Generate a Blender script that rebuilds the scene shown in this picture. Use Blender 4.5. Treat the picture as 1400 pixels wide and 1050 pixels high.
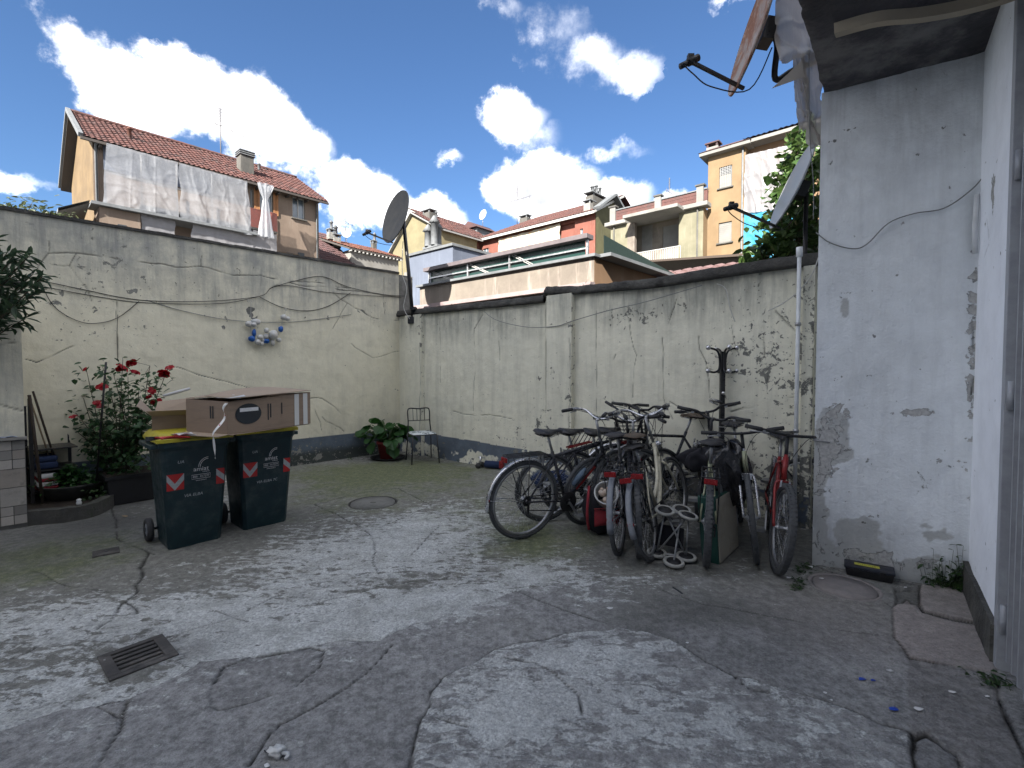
import bpy, bmesh, math, random
import numpy as np
from mathutils import Vector, Matrix, Quaternion, noise as mnoise
random.seed(7); RNG = np.random.default_rng(7)
S = bpy.context.scene
for o in list(bpy.data.objects): bpy.data.objects.remove(o)
COL = S.collection
PI = math.pi

# ------------------------------------------------------------------ camera
F = 650.0                      # focal length in pixels of a 1400 wide picture
CH = 1.5                       # eye height
TH = math.atan(21 / 650.0)     # looking slightly down
cam_d = bpy.data.cameras.new('camera'); cam = bpy.data.objects.new('camera', cam_d); COL.objects.link(cam)
cam.location = (0, 0, CH); cam.rotation_euler = (PI / 2 - TH, 0, 0)
cam_d.sensor_width = 36; cam_d.lens = F / 1400 * 36
cam_d.clip_start = 0.02; cam_d.clip_end = 2000
S.camera = cam

# ------------------------------------------------------------------ light
SUN_EL = math.radians(33); SUN_X, SUN_Y = -0.35, -0.937      # horizontal direction towards the sun
sun_d = bpy.data.lights.new('sun', 'SUN'); sun = bpy.data.objects.new('sun', sun_d); COL.objects.link(sun)
sun_d.energy = 2.0; sun_d.angle = math.radians(0.53); sun_d.color = (1.0, 0.94, 0.85)
sd = Vector((SUN_X * math.cos(SUN_EL), SUN_Y * math.cos(SUN_EL), math.sin(SUN_EL))).normalized()
sun.rotation_euler = sd.to_track_quat('Z', 'Y').to_euler()
sun.location = (-20, -30, 40)
S.view_settings.view_transform = 'Standard'; S.view_settings.look = 'None'
S.view_settings.gamma = 1; S.view_settings.use_curve_mapping = False
S.view_settings.exposure = 3.6
SKY_STRENGTH = 0.15
CLOUD_GAIN = 3.4

def raydir(u, v):
    cx = (u - 700) / F; cy = (525 - v) / F
    return Vector((cx, math.cos(TH) + cy * math.sin(TH), cy * math.cos(TH) - math.sin(TH)))

def make_world():
    W = bpy.data.worlds.new('World'); S.world = W; W.use_nodes = True
    nt = W.node_tree; nt.nodes.clear(); N = nt.nodes; L = nt.links
    def nd(t, **k):
        n = N.new(t)
        for a, b in k.items(): setattr(n, a, b)
        return n
    def math_(op, a, b=None, c=None, clamp=False):
        n = nd('ShaderNodeMath', operation=op); n.use_clamp = clamp
        for i, x in enumerate((a, b, c)):
            if x is None: continue
            if isinstance(x, (int, float)): n.inputs[i].default_value = x
            else: L.new(x, n.inputs[i])
        return n.outputs[0]
    sky = nd('ShaderNodeTexSky', sky_type='NISHITA'); sky.sun_disc = False
    sky.sun_elevation = SUN_EL; sky.sun_rotation = math.atan2(SUN_X, SUN_Y)
    sky.air_density = 1.0; sky.dust_density = 0.6; sky.ozone_density = 1.6; sky.altitude = 200
    tc = nd('ShaderNodeTexCoord')
    nrm = nd('ShaderNodeVectorMath', operation='NORMALIZE'); L.new(tc.outputs['Generated'], nrm.inputs[0])
    D = nrm.outputs[0]
    # wobble the direction so that cloud rims are ragged
    nz = nd('ShaderNodeTexNoise'); nz.inputs['Scale'].default_value = 4.5; nz.inputs['Detail'].default_value = 9; nz.inputs['Roughness'].default_value = 0.66
    L.new(D, nz.inputs['Vector'])
    wob = nd('ShaderNodeVectorMath', operation='MULTIPLY_ADD')
    L.new(nz.outputs['Color'], wob.inputs[0]); wob.inputs[1].default_value = (.17, .17, .17)
    L.new(D, wob.inputs[2])
    off = nd('ShaderNodeVectorMath', operation='ADD'); L.new(wob.outputs[0], off.inputs[0]); off.inputs[1].default_value = (-.085, -.085, -.085)
    DW = off.outputs[0]
    # cloud banks: u, v, half length, half height, tilt, strength
    blobs = [(95, 62, 75, 50, 10, 1.0), (170, 110, 110, 68, 20, 1.25), (270, 140, 120, 70, 15, 1.3), (360, 175, 100, 62, 20, 1.25), (425, 205, 45, 36, 0, .8),
             (250, 80, 70, 36, 25, .9), (500, 275, 85, 48, 15, 1.2), (590, 305, 70, 30, 20, 1.0),
             (745, 255, 88, 58, 5, 1.3), (700, 262, 50, 40, 0, 1.0), (835, 275, 70, 32, 0, .9), (920, 285, 60, 26, 0, .8),
             (705, 158, 60, 38, 15, .85), (735, 190, 50, 26, 0, .5), (745, 40, 80, 40, 25, .42), (800, 90, 90, 36, 20, .5), (865, 105, 55, 30, 0, .45),
             (845, 210, 50, 16, 0, .42), (608, 222, 26, 11, 0, .45), (30, 255, 90, 18, 10, .5), (1010, 2, 45, 18, 0, .45), (690, 5, 40, 26, 0, .45)]
    dens = None
    for (u, v, a, b, tilt, s) in blobs:
        c = raydir(u, v).normalized()
        e1 = Vector((0, 0, 1)).cross(c).normalized() * -1
        e2 = c.cross(e1).normalized() * -1
        if e2.z < 0: e2 = -e2
        t = math.radians(-tilt); f1 = e1 * math.cos(t) + e2 * math.sin(t); f2 = -e1 * math.sin(t) + e2 * math.cos(t)
        L0 = math.hypot(math.hypot(u - 700, v - 525), F)
        ka = L0 / a; kb = L0 / b
        def dot(vec):
            n = nd('ShaderNodeVectorMath', operation='DOT_PRODUCT'); L.new(DW, n.inputs[0]); n.inputs[1].default_value = vec
            return n.outputs['Value']
        dx = dot(f1 * ka); dy = dot(f2 * kb); dc = dot(c)
        r2 = math_('MULTIPLY_ADD', dx, dx, math_('MULTIPLY', dy, dy))
        far = math_('LESS_THAN', dc, 0.3)
        w = math_('MULTIPLY', math_('SUBTRACT', 1.0, math_('ADD', r2, math_('MULTIPLY', far, 99)), None, True), s)
        dens = w if dens is None else math_('MAXIMUM', dens, w)
    # unseen cloud outside the picture, made denser to brighten the yard
    n2 = nd('ShaderNodeTexNoise'); n2.inputs['Scale'].default_value = 2.6; n2.inputs['Detail'].default_value = 6; n2.inputs['Roughness'].default_value = 0.55
    L.new(D, n2.inputs['Vector'])
    gen = math_('MULTIPLY', math_('SUBTRACT', n2.outputs['Fac'], 0.40, None, True), 7.0)
    dax = nd('ShaderNodeVectorMath', operation='DOT_PRODUCT'); L.new(D, dax.inputs[0]); dax.inputs[1].default_value = (raydir(700, 250).normalized())
    outm = nd('ShaderNodeMapRange'); outm.inputs['From Min'].default_value = .62; outm.inputs['From Max'].default_value = .5; L.new(dax.outputs['Value'], outm.inputs['Value'])
    gen = math_('MULTIPLY', math_('MINIMUM', gen, .62), outm.outputs[0])
    dens = math_('MAXIMUM', dens, gen)
    n3 = nd('ShaderNodeTexNoise'); n3.inputs['Scale'].default_value = 9; n3.inputs['Detail'].default_value = 8; n3.inputs['Roughness'].default_value = .62
    L.new(D, n3.inputs['Vector'])
    den2 = math_('ADD', dens, math_('MULTIPLY', math_('SUBTRACT', n3.outputs['Fac'], .5), 1.5))
    mr = nd('ShaderNodeMapRange', interpolation_type='SMOOTHSTEP'); mr.inputs['From Min'].default_value = .06; mr.inputs['From Max'].default_value = .85
    L.new(den2, mr.inputs['Value'])
    alpha = math_('MULTIPLY', math_('POWER', mr.outputs[0], 1.8), math_('GREATER_THAN', dens, 0.0))
    # thick parts a little greyer than the rims
    mr2 = nd('ShaderNodeMapRange'); mr2.inputs['From Min'].default_value = .1; mr2.inputs['From Max'].default_value = 1.5
    L.new(math_('ADD', dens, math_('MULTIPLY', math_('SUBTRACT', nz.outputs['Fac'], .5), 1.3)), mr2.inputs['Value'])
    cc = nd('ShaderNodeMixRGB'); cc.inputs[1].default_value = (CLOUD_GAIN, .975 * CLOUD_GAIN, .94 * CLOUD_GAIN, 1); cc.inputs[2].default_value = (.12 * CLOUD_GAIN, .125 * CLOUD_GAIN, .145 * CLOUD_GAIN, 1)
    L.new(math_('POWER', mr2.outputs[0], .55), cc.inputs[0])
    tint = nd('ShaderNodeMixRGB', blend_type='MULTIPLY'); tint.inputs[0].default_value = 1; tint.inputs[2].default_value = (.062, .082, .105, 1); L.new(sky.outputs[0], tint.inputs[1])
    mx = nd('ShaderNodeMixRGB'); L.new(alpha, mx.inputs[0]); L.new(tint.outputs[0], mx.inputs[1]); L.new(cc.outputs[0], mx.inputs[2])
    bg = nd('ShaderNodeBackground'); bg.inputs['Strength'].default_value = SKY_STRENGTH
    L.new(mx.outputs[0], bg.inputs['Color'])
    out = nd('ShaderNodeOutputWorld'); L.new(bg.outputs[0], out.inputs['Surface'])
make_world()

# ------------------------------------------------------------------ helpers
def gp(u, v, z=0.0):
    d = raydir(u, v); t = (z - CH) / d.z
    return Vector((d.x * t, d.y * t, z))
def at(u, v, Y):
    d = raydir(u, v); t = Y / d.y
    return Vector((d.x * t, Y, CH + d.z * t))

def tag(o, label=None, cat=None, group=None, kind=None):
    if label: o['label'] = label
    if cat: o['category'] = cat
    if group: o['group'] = group
    if kind: o['kind'] = kind
    return o
def thing(name, label, cat, loc=(0, 0, 0), rz=0, group=None, parent=None):
    o = bpy.data.objects.new(name, None); o.empty_display_size = .1; COL.objects.link(o)
    o.location = loc; o.rotation_euler = (0, 0, rz)
    if label: tag(o, label, cat, group)
    return o
def link(name, me, mat, parent=None, kind=None):
    if mat is not None:
        me.materials.clear(); me.materials.append(mat)
    o = bpy.data.objects.new(name, me); COL.objects.link(o)
    if parent is not None: o.parent = parent
    if kind: o['kind'] = kind
    return o
def copy_tree(o, parent=None):
    c = o.copy(); COL.objects.link(c); c.parent = parent
    for k in ('label', 'group', 'category'):
        pass
    for ch in o.children: copy_tree(ch, c)
    return c

class MB:
    """collects shapes and links them as one mesh"""
    def __init__(s): s.v = []; s.f = []; s.sm = []
    def add(s, vs, fs, smooth=False):
        n = len(s.v); s.v += [tuple(v) for v in vs]; s.f += [tuple(i + n for i in f) for f in fs]; s.sm += [smooth] * len(fs); return s
    def box(s, x0, y0, z0, x1, y1, z1, M=None):
        vs = [(x, y, z) for z in (z0, z1) for y in (y0, y1) for x in (x0, x1)]
        if M is not None: vs = [M @ Vector(v) for v in vs]
        return s.add(vs, [(0, 2, 3, 1), (4, 5, 7, 6), (0, 1, 5, 4), (2, 6, 7, 3), (0, 4, 6, 2), (1, 3, 7, 5)])
    def hexa(s, b, t):          # bottom 4 (ccw), top 4
        return s.add(list(b) + list(t), [(3, 2, 1, 0), (4, 5, 6, 7), (0, 1, 5, 4), (1, 2, 6, 5), (2, 3, 7, 6), (3, 0, 4, 7)])
    def bar(s, a, b, w, h=None, up=(0, 0, 1)):
        a = Vector(a); b = Vector(b); h = h or w; d = (b - a).normalized(); up = Vector(up)
        if abs(d.dot(up)) > .98: up = Vector((1, 0, 0))
        r = d.cross(up).normalized() * w / 2; q = r.cross(d).normalized() * h / 2
        return s.hexa([a - r - q, a + r - q, a + r + q, a - r + q], [b - r - q, b + r - q, b + r + q, b - r + q])
    def tube(s, pts, r, n=8, caps=True, closed=False):
        pts = [Vector(p) for p in pts]; m = len(pts); rs = r if isinstance(r, (list, tuple)) else [r] * m
        up = Vector((0, 0, 1)); base = len(s.v); vs = []; fs = []; prev = None
        for i, p in enumerate(pts):
            if closed: d = pts[(i + 1) % m] - pts[i - 1]
            else: d = pts[min(i + 1, m - 1)] - pts[max(i - 1, 0)]
            if d.length < 1e-9: d = Vector((0, 0, 1))
            d.normalize()
            if prev is None:
                a = up if abs(d.dot(up)) < .9 else Vector((1, 0, 0)); x = d.cross(a).normalized()
            else:
                x = prev - d * prev.dot(d)
                x = x.normalized() if x.length > 1e-6 else d.orthogonal().normalized()
            prev = x; y = d.cross(x)
            for k in range(n):
                t = 2 * PI * k / n; vs.append(p + (x * math.cos(t) + y * math.sin(t)) * rs[i])
        for i in range(m if closed else m - 1):
            j = (i + 1) % m
            for k in range(n):
                k2 = (k + 1) % n; fs.append((i * n + k, i * n + k2, j * n + k2, j * n + k))
        if caps and not closed:
            fs.append(tuple(range(n - 1, -1, -1))); fs.append(tuple((m - 1) * n + k for k in range(n)))
        return s.add(vs, fs, True)
    def cyl(s, a, b, r, r2=None, n=16): return s.tube([a, b], [r, r if r2 is None else r2], n)
    def lathe(s, prof, c=(0, 0, 0), axis='z', n=24, M=None):
        vs = []; fs = []; c = Vector(c)
        for (r, h) in prof:
            for k in range(n):
                t = 2 * PI * k / n
                p = Vector((r * math.cos(t), r * math.sin(t), h))
                if axis == 'y': p = Vector((p.x, -p.z, p.y)) * 1
                if axis == 'x': p = Vector((p.z, p.x, p.y))
                if M is not None: p = M @ p
                vs.append(c + p)
        m = len(prof)
        for i in range(m - 1):
            for k in range(n):
                k2 = (k + 1) % n; fs.append((i * n + k, i * n + k2, (i + 1) * n + k2, (i + 1) * n + k))
        return s.add(vs, fs, True)
    def torus(s, c, R, r, axis=(0, 1, 0), n=40, m=8, sq=1.0):
        c = Vector(c); ax = Vector(axis).normalized(); x = ax.orthogonal().normalized(); y = ax.cross(x)
        vs = []; fs = []
        for i in range(n):
            t = 2 * PI * i / n; d = x * math.cos(t) + y * math.sin(t)
            for k in range(m):
                q = 2 * PI * k / m; vs.append(c + d * (R + r * math.cos(q)) + ax * (r * sq * math.sin(q)))
        for i in range(n):
            for k in range(m):
                fs.append((i * m + k, ((i + 1) % n) * m + k, ((i + 1) % n) * m + (k + 1) % m, i * m + (k + 1) % m))
        return s.add(vs, fs, True)
    def sphere(s, c, r, n=12, m=8, sc=(1, 1, 1), jit=0):
        c = Vector(c); vs = []; fs = []
        for i in range(m + 1):
            a = PI * i / m
            for k in range(n):
                t = 2 * PI * k / n
                rr = r * (1 + (jit * mnoise.noise(Vector((math.sin(a) * math.cos(t) * 1.7, math.sin(a) * math.sin(t) * 1.7, math.cos(a) * 1.7)) + c * 3) if jit else 0))
                vs.append(c + Vector((math.sin(a) * math.cos(t) * sc[0], math.sin(a) * math.sin(t) * sc[1], math.cos(a) * sc[2])) * rr)
        for i in range(m):
            for k in range(n):
                k2 = (k + 1) % n; fs.append((i * n + k, (i + 1) * n + k, (i + 1) * n + k2, i * n + k2))
        return s.add(vs, fs, True)
    def prism(s, poly, z0, z1, M=None):
        n = len(poly); vs = [(x, y, z0) for x, y in poly] + [(x, y, z1) for x, y in poly]
        if M is not None: vs = [M @ Vector(v) for v in vs]
        return s.add(vs, [tuple(range(n - 1, -1, -1)), tuple(range(n, 2 * n))] + [(i, (i + 1) % n, n + (i + 1) % n, n + i) for i in range(n)])
    def grid(s, fn, nu, nv, smooth=True):
        vs = [fn(i / nu, j / nv) for j in range(nv + 1) for i in range(nu + 1)]
        fs = [(j * (nu + 1) + i, j * (nu + 1) + i + 1, (j + 1) * (nu + 1) + i + 1, (j + 1) * (nu + 1) + i) for j in range(nv) for i in range(nu)]
        return s.add(vs, fs, smooth)
    def xf(s, M, start=0):
        for i in range(start, len(s.v)): s.v[i] = tuple(M @ Vector(s.v[i]))
        return s
    def build(s, name, mat, parent=None, kind=None, bevel=0, world=False, solid=0):
        me = bpy.data.meshes.new(name); vs = s.v
        if world and parent is not None:
            Mi = (Matrix.Translation(parent.location) @ parent.rotation_euler.to_matrix().to_4x4()).inverted()
            vs = [tuple(Mi @ Vector(v)) for v in vs]
        me.from_pydata(vs, [], s.f); me.polygons.foreach_set('use_smooth', s.sm)
        if any(s.sm) and not all(s.sm): pass
        me.update()
        o = link(name, me, mat, parent, kind)
        if bevel:
            m = o.modifiers.new('bevel', 'BEVEL'); m.width = bevel; m.segments = 2; m.limit_method = 'ANGLE'; m.angle_limit = .6
        if solid:
            m = o.modifiers.new('solid', 'SOLIDIFY'); m.thickness = solid; m.offset = 0
        return o

def smooth_path(pts, n=8):
    """Catmull-Rom through points"""
    P = [Vector(p) for p in pts]; out = []
    for i in range(len(P) - 1):
        p0 = P[max(i - 1, 0)]; p1 = P[i]; p2 = P[i + 1]; p3 = P[min(i + 2, len(P) - 1)]
        for k in range(n):
            t = k / n
            out.append(.5 * ((2 * p1) + (p2 - p0) * t + (2 * p0 - 5 * p1 + 4 * p2 - p3) * t * t + (3 * p1 - p0 - 3 * p2 + p3) * t ** 3))
    out.append(P[-1]); return out

# ------------------------------------------------------------------ materials
def lin(h):
    return tuple(h) + (1,) if len(h) == 3 else tuple(h)
class MatB:
    def __init__(s, name):
        s.m = bpy.data.materials.new(name); s.m.use_nodes = True; nt = s.m.node_tree; s.N = nt.nodes; s.L = nt.links
        s.b = s.N['Principled BSDF']; s.out = s.N['Material Output']
        s.tc = s.N.new('ShaderNodeTexCoord')
    def val(s, inp, x):
        if isinstance(x, (int, float)): inp.default_value = x
        elif isinstance(x, (tuple, list)): inp.default_value = lin(x) if len(inp.default_value) == 4 else tuple(x)
        else: s.L.new(x, inp)
    def coord(s, scale=(1, 1, 1), kind='Object', rot=(0, 0, 0)):
        mp = s.N.new('ShaderNodeMapping'); mp.inputs['Scale'].default_value = scale; mp.inputs['Rotation'].default_value = rot
        s.L.new(s.tc.outputs[kind], mp.inputs['Vector']); return mp.outputs[0]
    def noise(s, scale=5, detail=6, rough=.6, vec=None, out='Fac', dist=0):
        n = s.N.new('ShaderNodeTexNoise'); n.inputs['Scale'].default_value = scale; n.inputs['Detail'].default_value = detail; n.inputs['Roughness'].default_value = rough; n.inputs['Distortion'].default_value = dist
        s.L.new(vec if vec is not None else s.coord(), n.inputs['Vector']); return n.outputs[out]
    def voro(s, scale=5, vec=None, feature='F1', out='Distance', rnd=1):
        n = s.N.new('ShaderNodeTexVoronoi'); n.feature = feature; n.inputs['Scale'].default_value = scale; n.inputs['Randomness'].default_value = rnd
        s.L.new(vec if vec is not None else s.coord(), n.inputs['Vector']); return n.outputs[out]
    def ramp(s, x, a, b, lo=0, hi=1, smooth=True):
        n = s.N.new('ShaderNodeMapRange'); n.interpolation_type = 'SMOOTHSTEP' if smooth else 'LINEAR'
        n.inputs['From Min'].default_value = a; n.inputs['From Max'].default_value = b; n.inputs['To Min'].default_value = lo; n.inputs['To Max'].default_value = hi
        s.L.new(x, n.inputs['Value']); return n.outputs[0]
    def math(s, op, a, b=None, clamp=False):
        n = s.N.new('ShaderNodeMath'); n.operation = op; n.use_clamp = clamp
        s.val(n.inputs[0], a)
        if b is not None: s.val(n.inputs[1], b)
        return n.outputs[0]
    def mix(s, f, a, b, mode='MIX'):
        n = s.N.new('ShaderNodeMixRGB'); n.blend_type = mode
        s.val(n.inputs[0], f); s.val(n.inputs[1], a); s.val(n.inputs[2], b); return n.outputs[0]
    def attr(s, name, out='Fac'):
        n = s.N.new('ShaderNodeAttribute'); n.attribute_name = name; return n.outputs[out]
    def bump(s, h, strength=.5, dist=.01):
        n = s.N.new('ShaderNodeBump'); n.inputs['Strength'].default_value = strength; n.inputs['Distance'].default_value = dist
        s.L.new(h, n.inputs['Height']); s.L.new(n.outputs[0], s.b.inputs['Normal']); return n
    def set(s, color=None, rough=None, metal=None, spec=None, **k):
        if color is not None: s.val(s.b.inputs['Base Color'], color)
        if rough is not None: s.val(s.b.inputs['Roughness'], rough)
        if metal is not None: s.val(s.b.inputs['Metallic'], metal)
        if spec is not None: s.val(s.b.inputs['Specular IOR Level'], spec)
        for a, b in k.items(): s.val(s.b.inputs[a.replace('_', ' ')], b)
        return s.m
def pm(name, c, c2=None, scale=8, rough=.6, metal=0, bump=.15, bd=.004, var=.5, sc3=(1, 1, 1), spec=.4, dirt=None, dirt_amt=.5):
    """plain material: two tones broken up by noise, optional dirt patches"""
    m = MatB(name); c2 = c2 or tuple(x * .72 for x in c)
    v = m.coord(sc3)
    n = m.noise(scale, 7, .65, v); col = m.mix(m.ramp(n, .5 - var / 2, .5 + var / 2), c2, c)
    if dirt:
        n2 = m.noise(scale * .45, 8, .7, v); col = m.mix(m.math('MULTIPLY', m.ramp(n2, .48, .66), dirt_amt), col, dirt)
    if bump: m.bump(m.noise(scale * 5, 5, .6, v), bump, bd)
    return m.set(col, m.ramp(n, .3, .7, max(rough - .12, .03), min(rough + .12, 1)), metal, spec)

M = {}
M['black_metal'] = pm('black_metal', (.036, .036, .039), (.02, .02, .022), 30, .38, .3)
M['rubber'] = pm('rubber', (.05, .051, .053), (.03, .03, .031), 60, .75, 0, .3)
M['dusty_rubber'] = pm('dusty_rubber', (.085, .09, .095), (.045, .047, .05), 30, .8, 0, .3)
M['chrome'] = pm('chrome', (.62, .63, .65), (.42, .42, .43), 40, .28, .9, .05)
M['alu'] = pm('alu', (.42, .43, .44), (.3, .3, .31), 30, .42, .8, .05)
M['cream_paint'] = pm('cream_paint', (.66, .63, .50), (.5, .47, .37), 16, .35, .1, .05)
M['red_paint'] = pm('red_paint', (.30, .03, .03), (.17, .02, .02), 25, .35, .1, .05)
M['dark_paint'] = pm('dark_paint', (.05, .052, .062), (.03, .03, .035), 25, .3, .1, .05)
M['olive_paint'] = pm('olive_paint', (.40, .42, .28), (.28, .29, .19), 25, .35, .1, .05)
M['grey_plastic'] = pm('grey_plastic', (.22, .24, .27), (.14, .15, .17), 20, .5)
M['black_plastic'] = pm('black_plastic', (.02, .02, .022), (.012, .012, .013), 30, .5)
M['black_leather'] = pm('black_leather', (.025, .025, .03), (.014, .014, .016), 60, .45, 0, .3)
M['brown_leather'] = pm('brown_leather', (.10, .075, .05), (.055, .04, .03), 50, .5, 0, .3)
M['red_reflector'] = pm('red_reflector', (.28, .01, .012), (.16, .008, .008), 90, .2, 0, .2)
M['white_rubber'] = pm('white_rubber', (.40, .40, .37), (.28, .28, .26), 30, .6)
M['bin_plastic'] = pm('bin_plastic', (.008, .030, .036), (.005, .018, .024), 12, .42, 0, .15, dirt=(.055, .07, .07), dirt_amt=.55)
M['yellow_lid'] = pm('yellow_lid', (.50, .43, .03), (.36, .31, .03), 12, .45, 0, .1, dirt=(.15, .12, .04), dirt_amt=.4)
M['cardboard'] = pm('cardboard', (.29, .215, .155), (.25, .185, .135), 5, .85, 0, .25, sc3=(1, 1, 8), dirt=(.17, .13, .10), dirt_amt=.4)
M['cardboard_in'] = pm('cardboard_in', (.36, .285, .215), (.31, .24, .18), 5, .85, 0, .25)
M['white_print'] = pm('white_print', (.72, .72, .72), (.6, .6, .6), 30, .6, 0, 0)
M['grey_print'] = pm('grey_print', (.42, .45, .46), (.3, .33, .34), 60, .6, 0, 0)
M['black_print'] = pm('black_print', (.03, .035, .04), (.02, .025, .03), 30, .7, 0, 0)
M['red_print'] = pm('red_print', (.48, .02, .02), (.36, .02, .02), 30, .4, 0, 0)
M['yellow_print'] = pm('yellow_print', (.62, .6, .08), (.5, .48, .07), 30, .5, 0, 0)
M['cast_iron'] = pm('cast_iron', (.075, .07, .065), (.035, .034, .033), 9, .8, .1, .6, .006, dirt=(.16, .15, .14), dirt_amt=.5)
M['rust'] = pm('rust', (.16, .07, .035), (.07, .035, .02), 18, .85, 0, .4)
M['concrete_old'] = pm('concrete_old', (.22, .22, .21), (.11, .11, .10), 5, .9, 0, .6, .01, dirt=(.05, .055, .045), dirt_amt=.6)
M['coping'] = pm('coping', (.075, .073, .068), (.03, .029, .027), 7, .95, 0, .9, .02, dirt=(.14, .14, .125), dirt_amt=.5)
M['soil'] = pm('soil', (.05, .038, .028), (.025, .02, .016), 20, .95, 0, 1, .02)
M['terracotta'] = pm('terracotta', (.28, .045, .04), (.2, .03, .03), 8, .6)
M['wood_dark'] = pm('wood_dark', (.055, .04, .03), (.03, .022, .018), 8, .8, 0, .4, sc3=(6, 6, 1))
M['wood_pale'] = pm('wood_pale', (.25, .19, .12), (.17, .13, .08), 8, .8, 0, .4, sc3=(6, 6, 1))
M['stem'] = pm('stem', (.075, .06, .035), (.04, .035, .02), 14, .8)
M['stem_green'] = pm('stem_green', (.06, .10, .035), (.04, .065, .025), 14, .7)
M['antenna_grey'] = pm('antenna_grey', (.10, .10, .11), (.07, .07, .075), 9, .6)
M['cable_black'] = pm('cable_black', (.02, .02, .02), None, 30, .5)
M['cable_grey'] = pm('cable_grey', (.20, .21, .21), None, 30, .5)
M['cable_white'] = pm('cable_white', (.5, .5, .48), None, 30, .5)
M['pvc_white'] = pm('pvc_white', (.66, .68, .70), (.52, .54, .55), 9, .4)
M['dish_dark'] = pm('dish_dark', (.012, .013, .015), (.008, .009, .011), 6, .7, spec=.08)
M['dish_grey'] = pm('dish_grey', (.30, .32, .34), (.23, .25, .26), 6, .5, dirt=(.3, .28, .25), dirt_amt=.3)
M['gate_metal'] = pm('gate_metal', (.36, .38, .41), (.27, .28, .31), 12, .5, .1)
M['fabric_blue'] = pm('fabric_blue', (.018, .035, .09), (.012, .022, .06), 40, .9, 0, .5)
M['fabric_black'] = pm('fabric_black', (.02, .02, .026), (.012, .012, .016), 40, .85, 0, .5)
M['fabric_red'] = pm('fabric_red', (.30, .03, .04), (.2, .02, .03), 40, .85, 0, .5)
M['white_plastic'] = pm('white_plastic', (.6, .61, .6), (.48, .49, .48), 10, .4, dirt=(.3, .22, .15), dirt_amt=.4)
M['blue_plastic'] = pm('blue_plastic', (.02, .12, .42), (.015, .08, .3), 30, .45)
M['paper'] = pm('paper', (.6, .6, .6), (.5, .5, .5), 10, .8)
M['blue_paper'] = pm('blue_paper', (.02, .07, .45), None, 10, .6)
M['teal_paper'] = pm('teal_paper', (.1, .42, .38), None, 10, .6)
M['green_case'] = pm('green_case', (.012, .065, .05), (.008, .045, .035), 20, .5, dirt=(.03, .05, .04))
M['beige_board'] = pm('beige_board', (.36, .33, .27), (.29, .27, .22), 7, .8, dirt=(.2, .18, .14))
M['glass_far'] = pm('glass_far', (.10, .13, .16), (.06, .08, .1), 2, .12, 0, 0, spec=.8)
M['glass_green'] = pm('glass_green', (.008, .032, .027), (.006, .022, .02), 3, .3, 0, .1)
M['net_green'] = pm('net_green', (.005, .02, .016), (.003, .013, .011), 20, .9, 0, .3)
M['white_frame'] = pm('white_frame', (.33, .33, .32), (.27, .27, .26), 6, .5)
M['grey_frame'] = pm('grey_frame', (.2, .2, .2), (.14, .14, .14), 6, .5)
M['slate'] = pm('slate', (.12, .13, .14), (.08, .085, .09), 6, .7)
M['brown_wood'] = pm('brown_wood', (.26, .12, .05), (.18, .08, .03), 6, .7)
M['dark_eave'] = pm('dark_eave', (.05, .042, .038), (.03, .026, .024), 6, .8)
def facade(name, c, c2=None, streak=(.2, .18, .15), amt=.35):
    c2 = tuple(x * .255 for x in (c2 or tuple(x * .8 for x in c))); c = tuple(x * .295 for x in c); m = MatB(name)
    a = m.noise(.7, 8, .65); b = m.noise(2.2, 8, .7, m.coord((3, 3, .35)))
    col = m.mix(m.ramp(a, .3, .7), c2, c); col = m.mix(m.math('MULTIPLY', m.ramp(b, .52, .75), amt), col, streak)
    m.bump(m.noise(14, 6, .7), .3, .01)
    return m.set(col, .85, spec=.2)
M['f_beige'] = facade('f_beige', (.52, .40, .32), (.43, .33, .26), amt=.5)
M['f_ochre'] = facade('f_ochre', (.44, .31, .17), (.34, .24, .14))
M['f_pink'] = facade('f_pink', (.52, .20, .15), (.45, .17, .13))
M['f_red'] = facade('f_red', (.36, .06, .05))
M['f_yellow'] = facade('f_yellow', (.52, .46, .28), (.44, .39, .24))
M['f_cream'] = facade('f_cream', (.50, .47, .34), (.41, .39, .27), (.25, .24, .18), .5)
M['f_orange'] = facade('f_orange', (.54, .38, .22), (.48, .33, .19), amt=.15)
M['f_olive'] = facade('f_olive', (.26, .25, .13), (.2, .19, .1))
M['f_white'] = facade('f_white', (.6, .59, .56))
M['f_bluegrey'] = facade('f_bluegrey', (.33, .38, .50), (.28, .33, .44), (.2, .24, .32), .3)
M['f_stucco'] = facade('f_stucco', (.58, .51, .43), (.36, .31, .27), (.26, .22, .20), .95)
M['f_peach'] = facade('f_peach', (.52, .33, .20), (.44, .28, .17))
M['f_grey'] = facade('f_grey', (.3, .29, .27), (.2, .2, .19))
def roofmat(name, c, c2, c3):
    c, c2, c3 = [(.23 * x[0] + .012, .28 * x[1] + .015, .4 * x[2] + .015) for x in (c, c2, c3)]
    m = MatB(name); v = m.voro(4.2, m.coord((1, 1, 1)), out='Color'); s_ = m.N.new('ShaderNodeSeparateColor'); m.L.new(v, s_.inputs[0])
    col = m.mix(s_.outputs[0], c, c2); col = m.mix(m.ramp(m.noise(1.3, 8, .7), .45, .72), col, c3)
    m.bump(m.noise(20, 4, .6), .3, .01); return m.set(col, .85, spec=.2)
M['roof_red'] = roofmat('roof_red', (.34, .10, .055), (.24, .065, .04), (.13, .07, .05))
M['roof_orange'] = roofmat('roof_orange', (.46, .13, .055), (.34, .09, .04), (.2, .08, .05))
M['roof_brown'] = roofmat('roof_brown', (.26, .085, .06), (.2, .07, .05), (.12, .06, .05))
M['brick_red'] = roofmat('brick_red', (.33, .10, .06), (.25, .075, .045), (.2, .09, .06))
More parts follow.
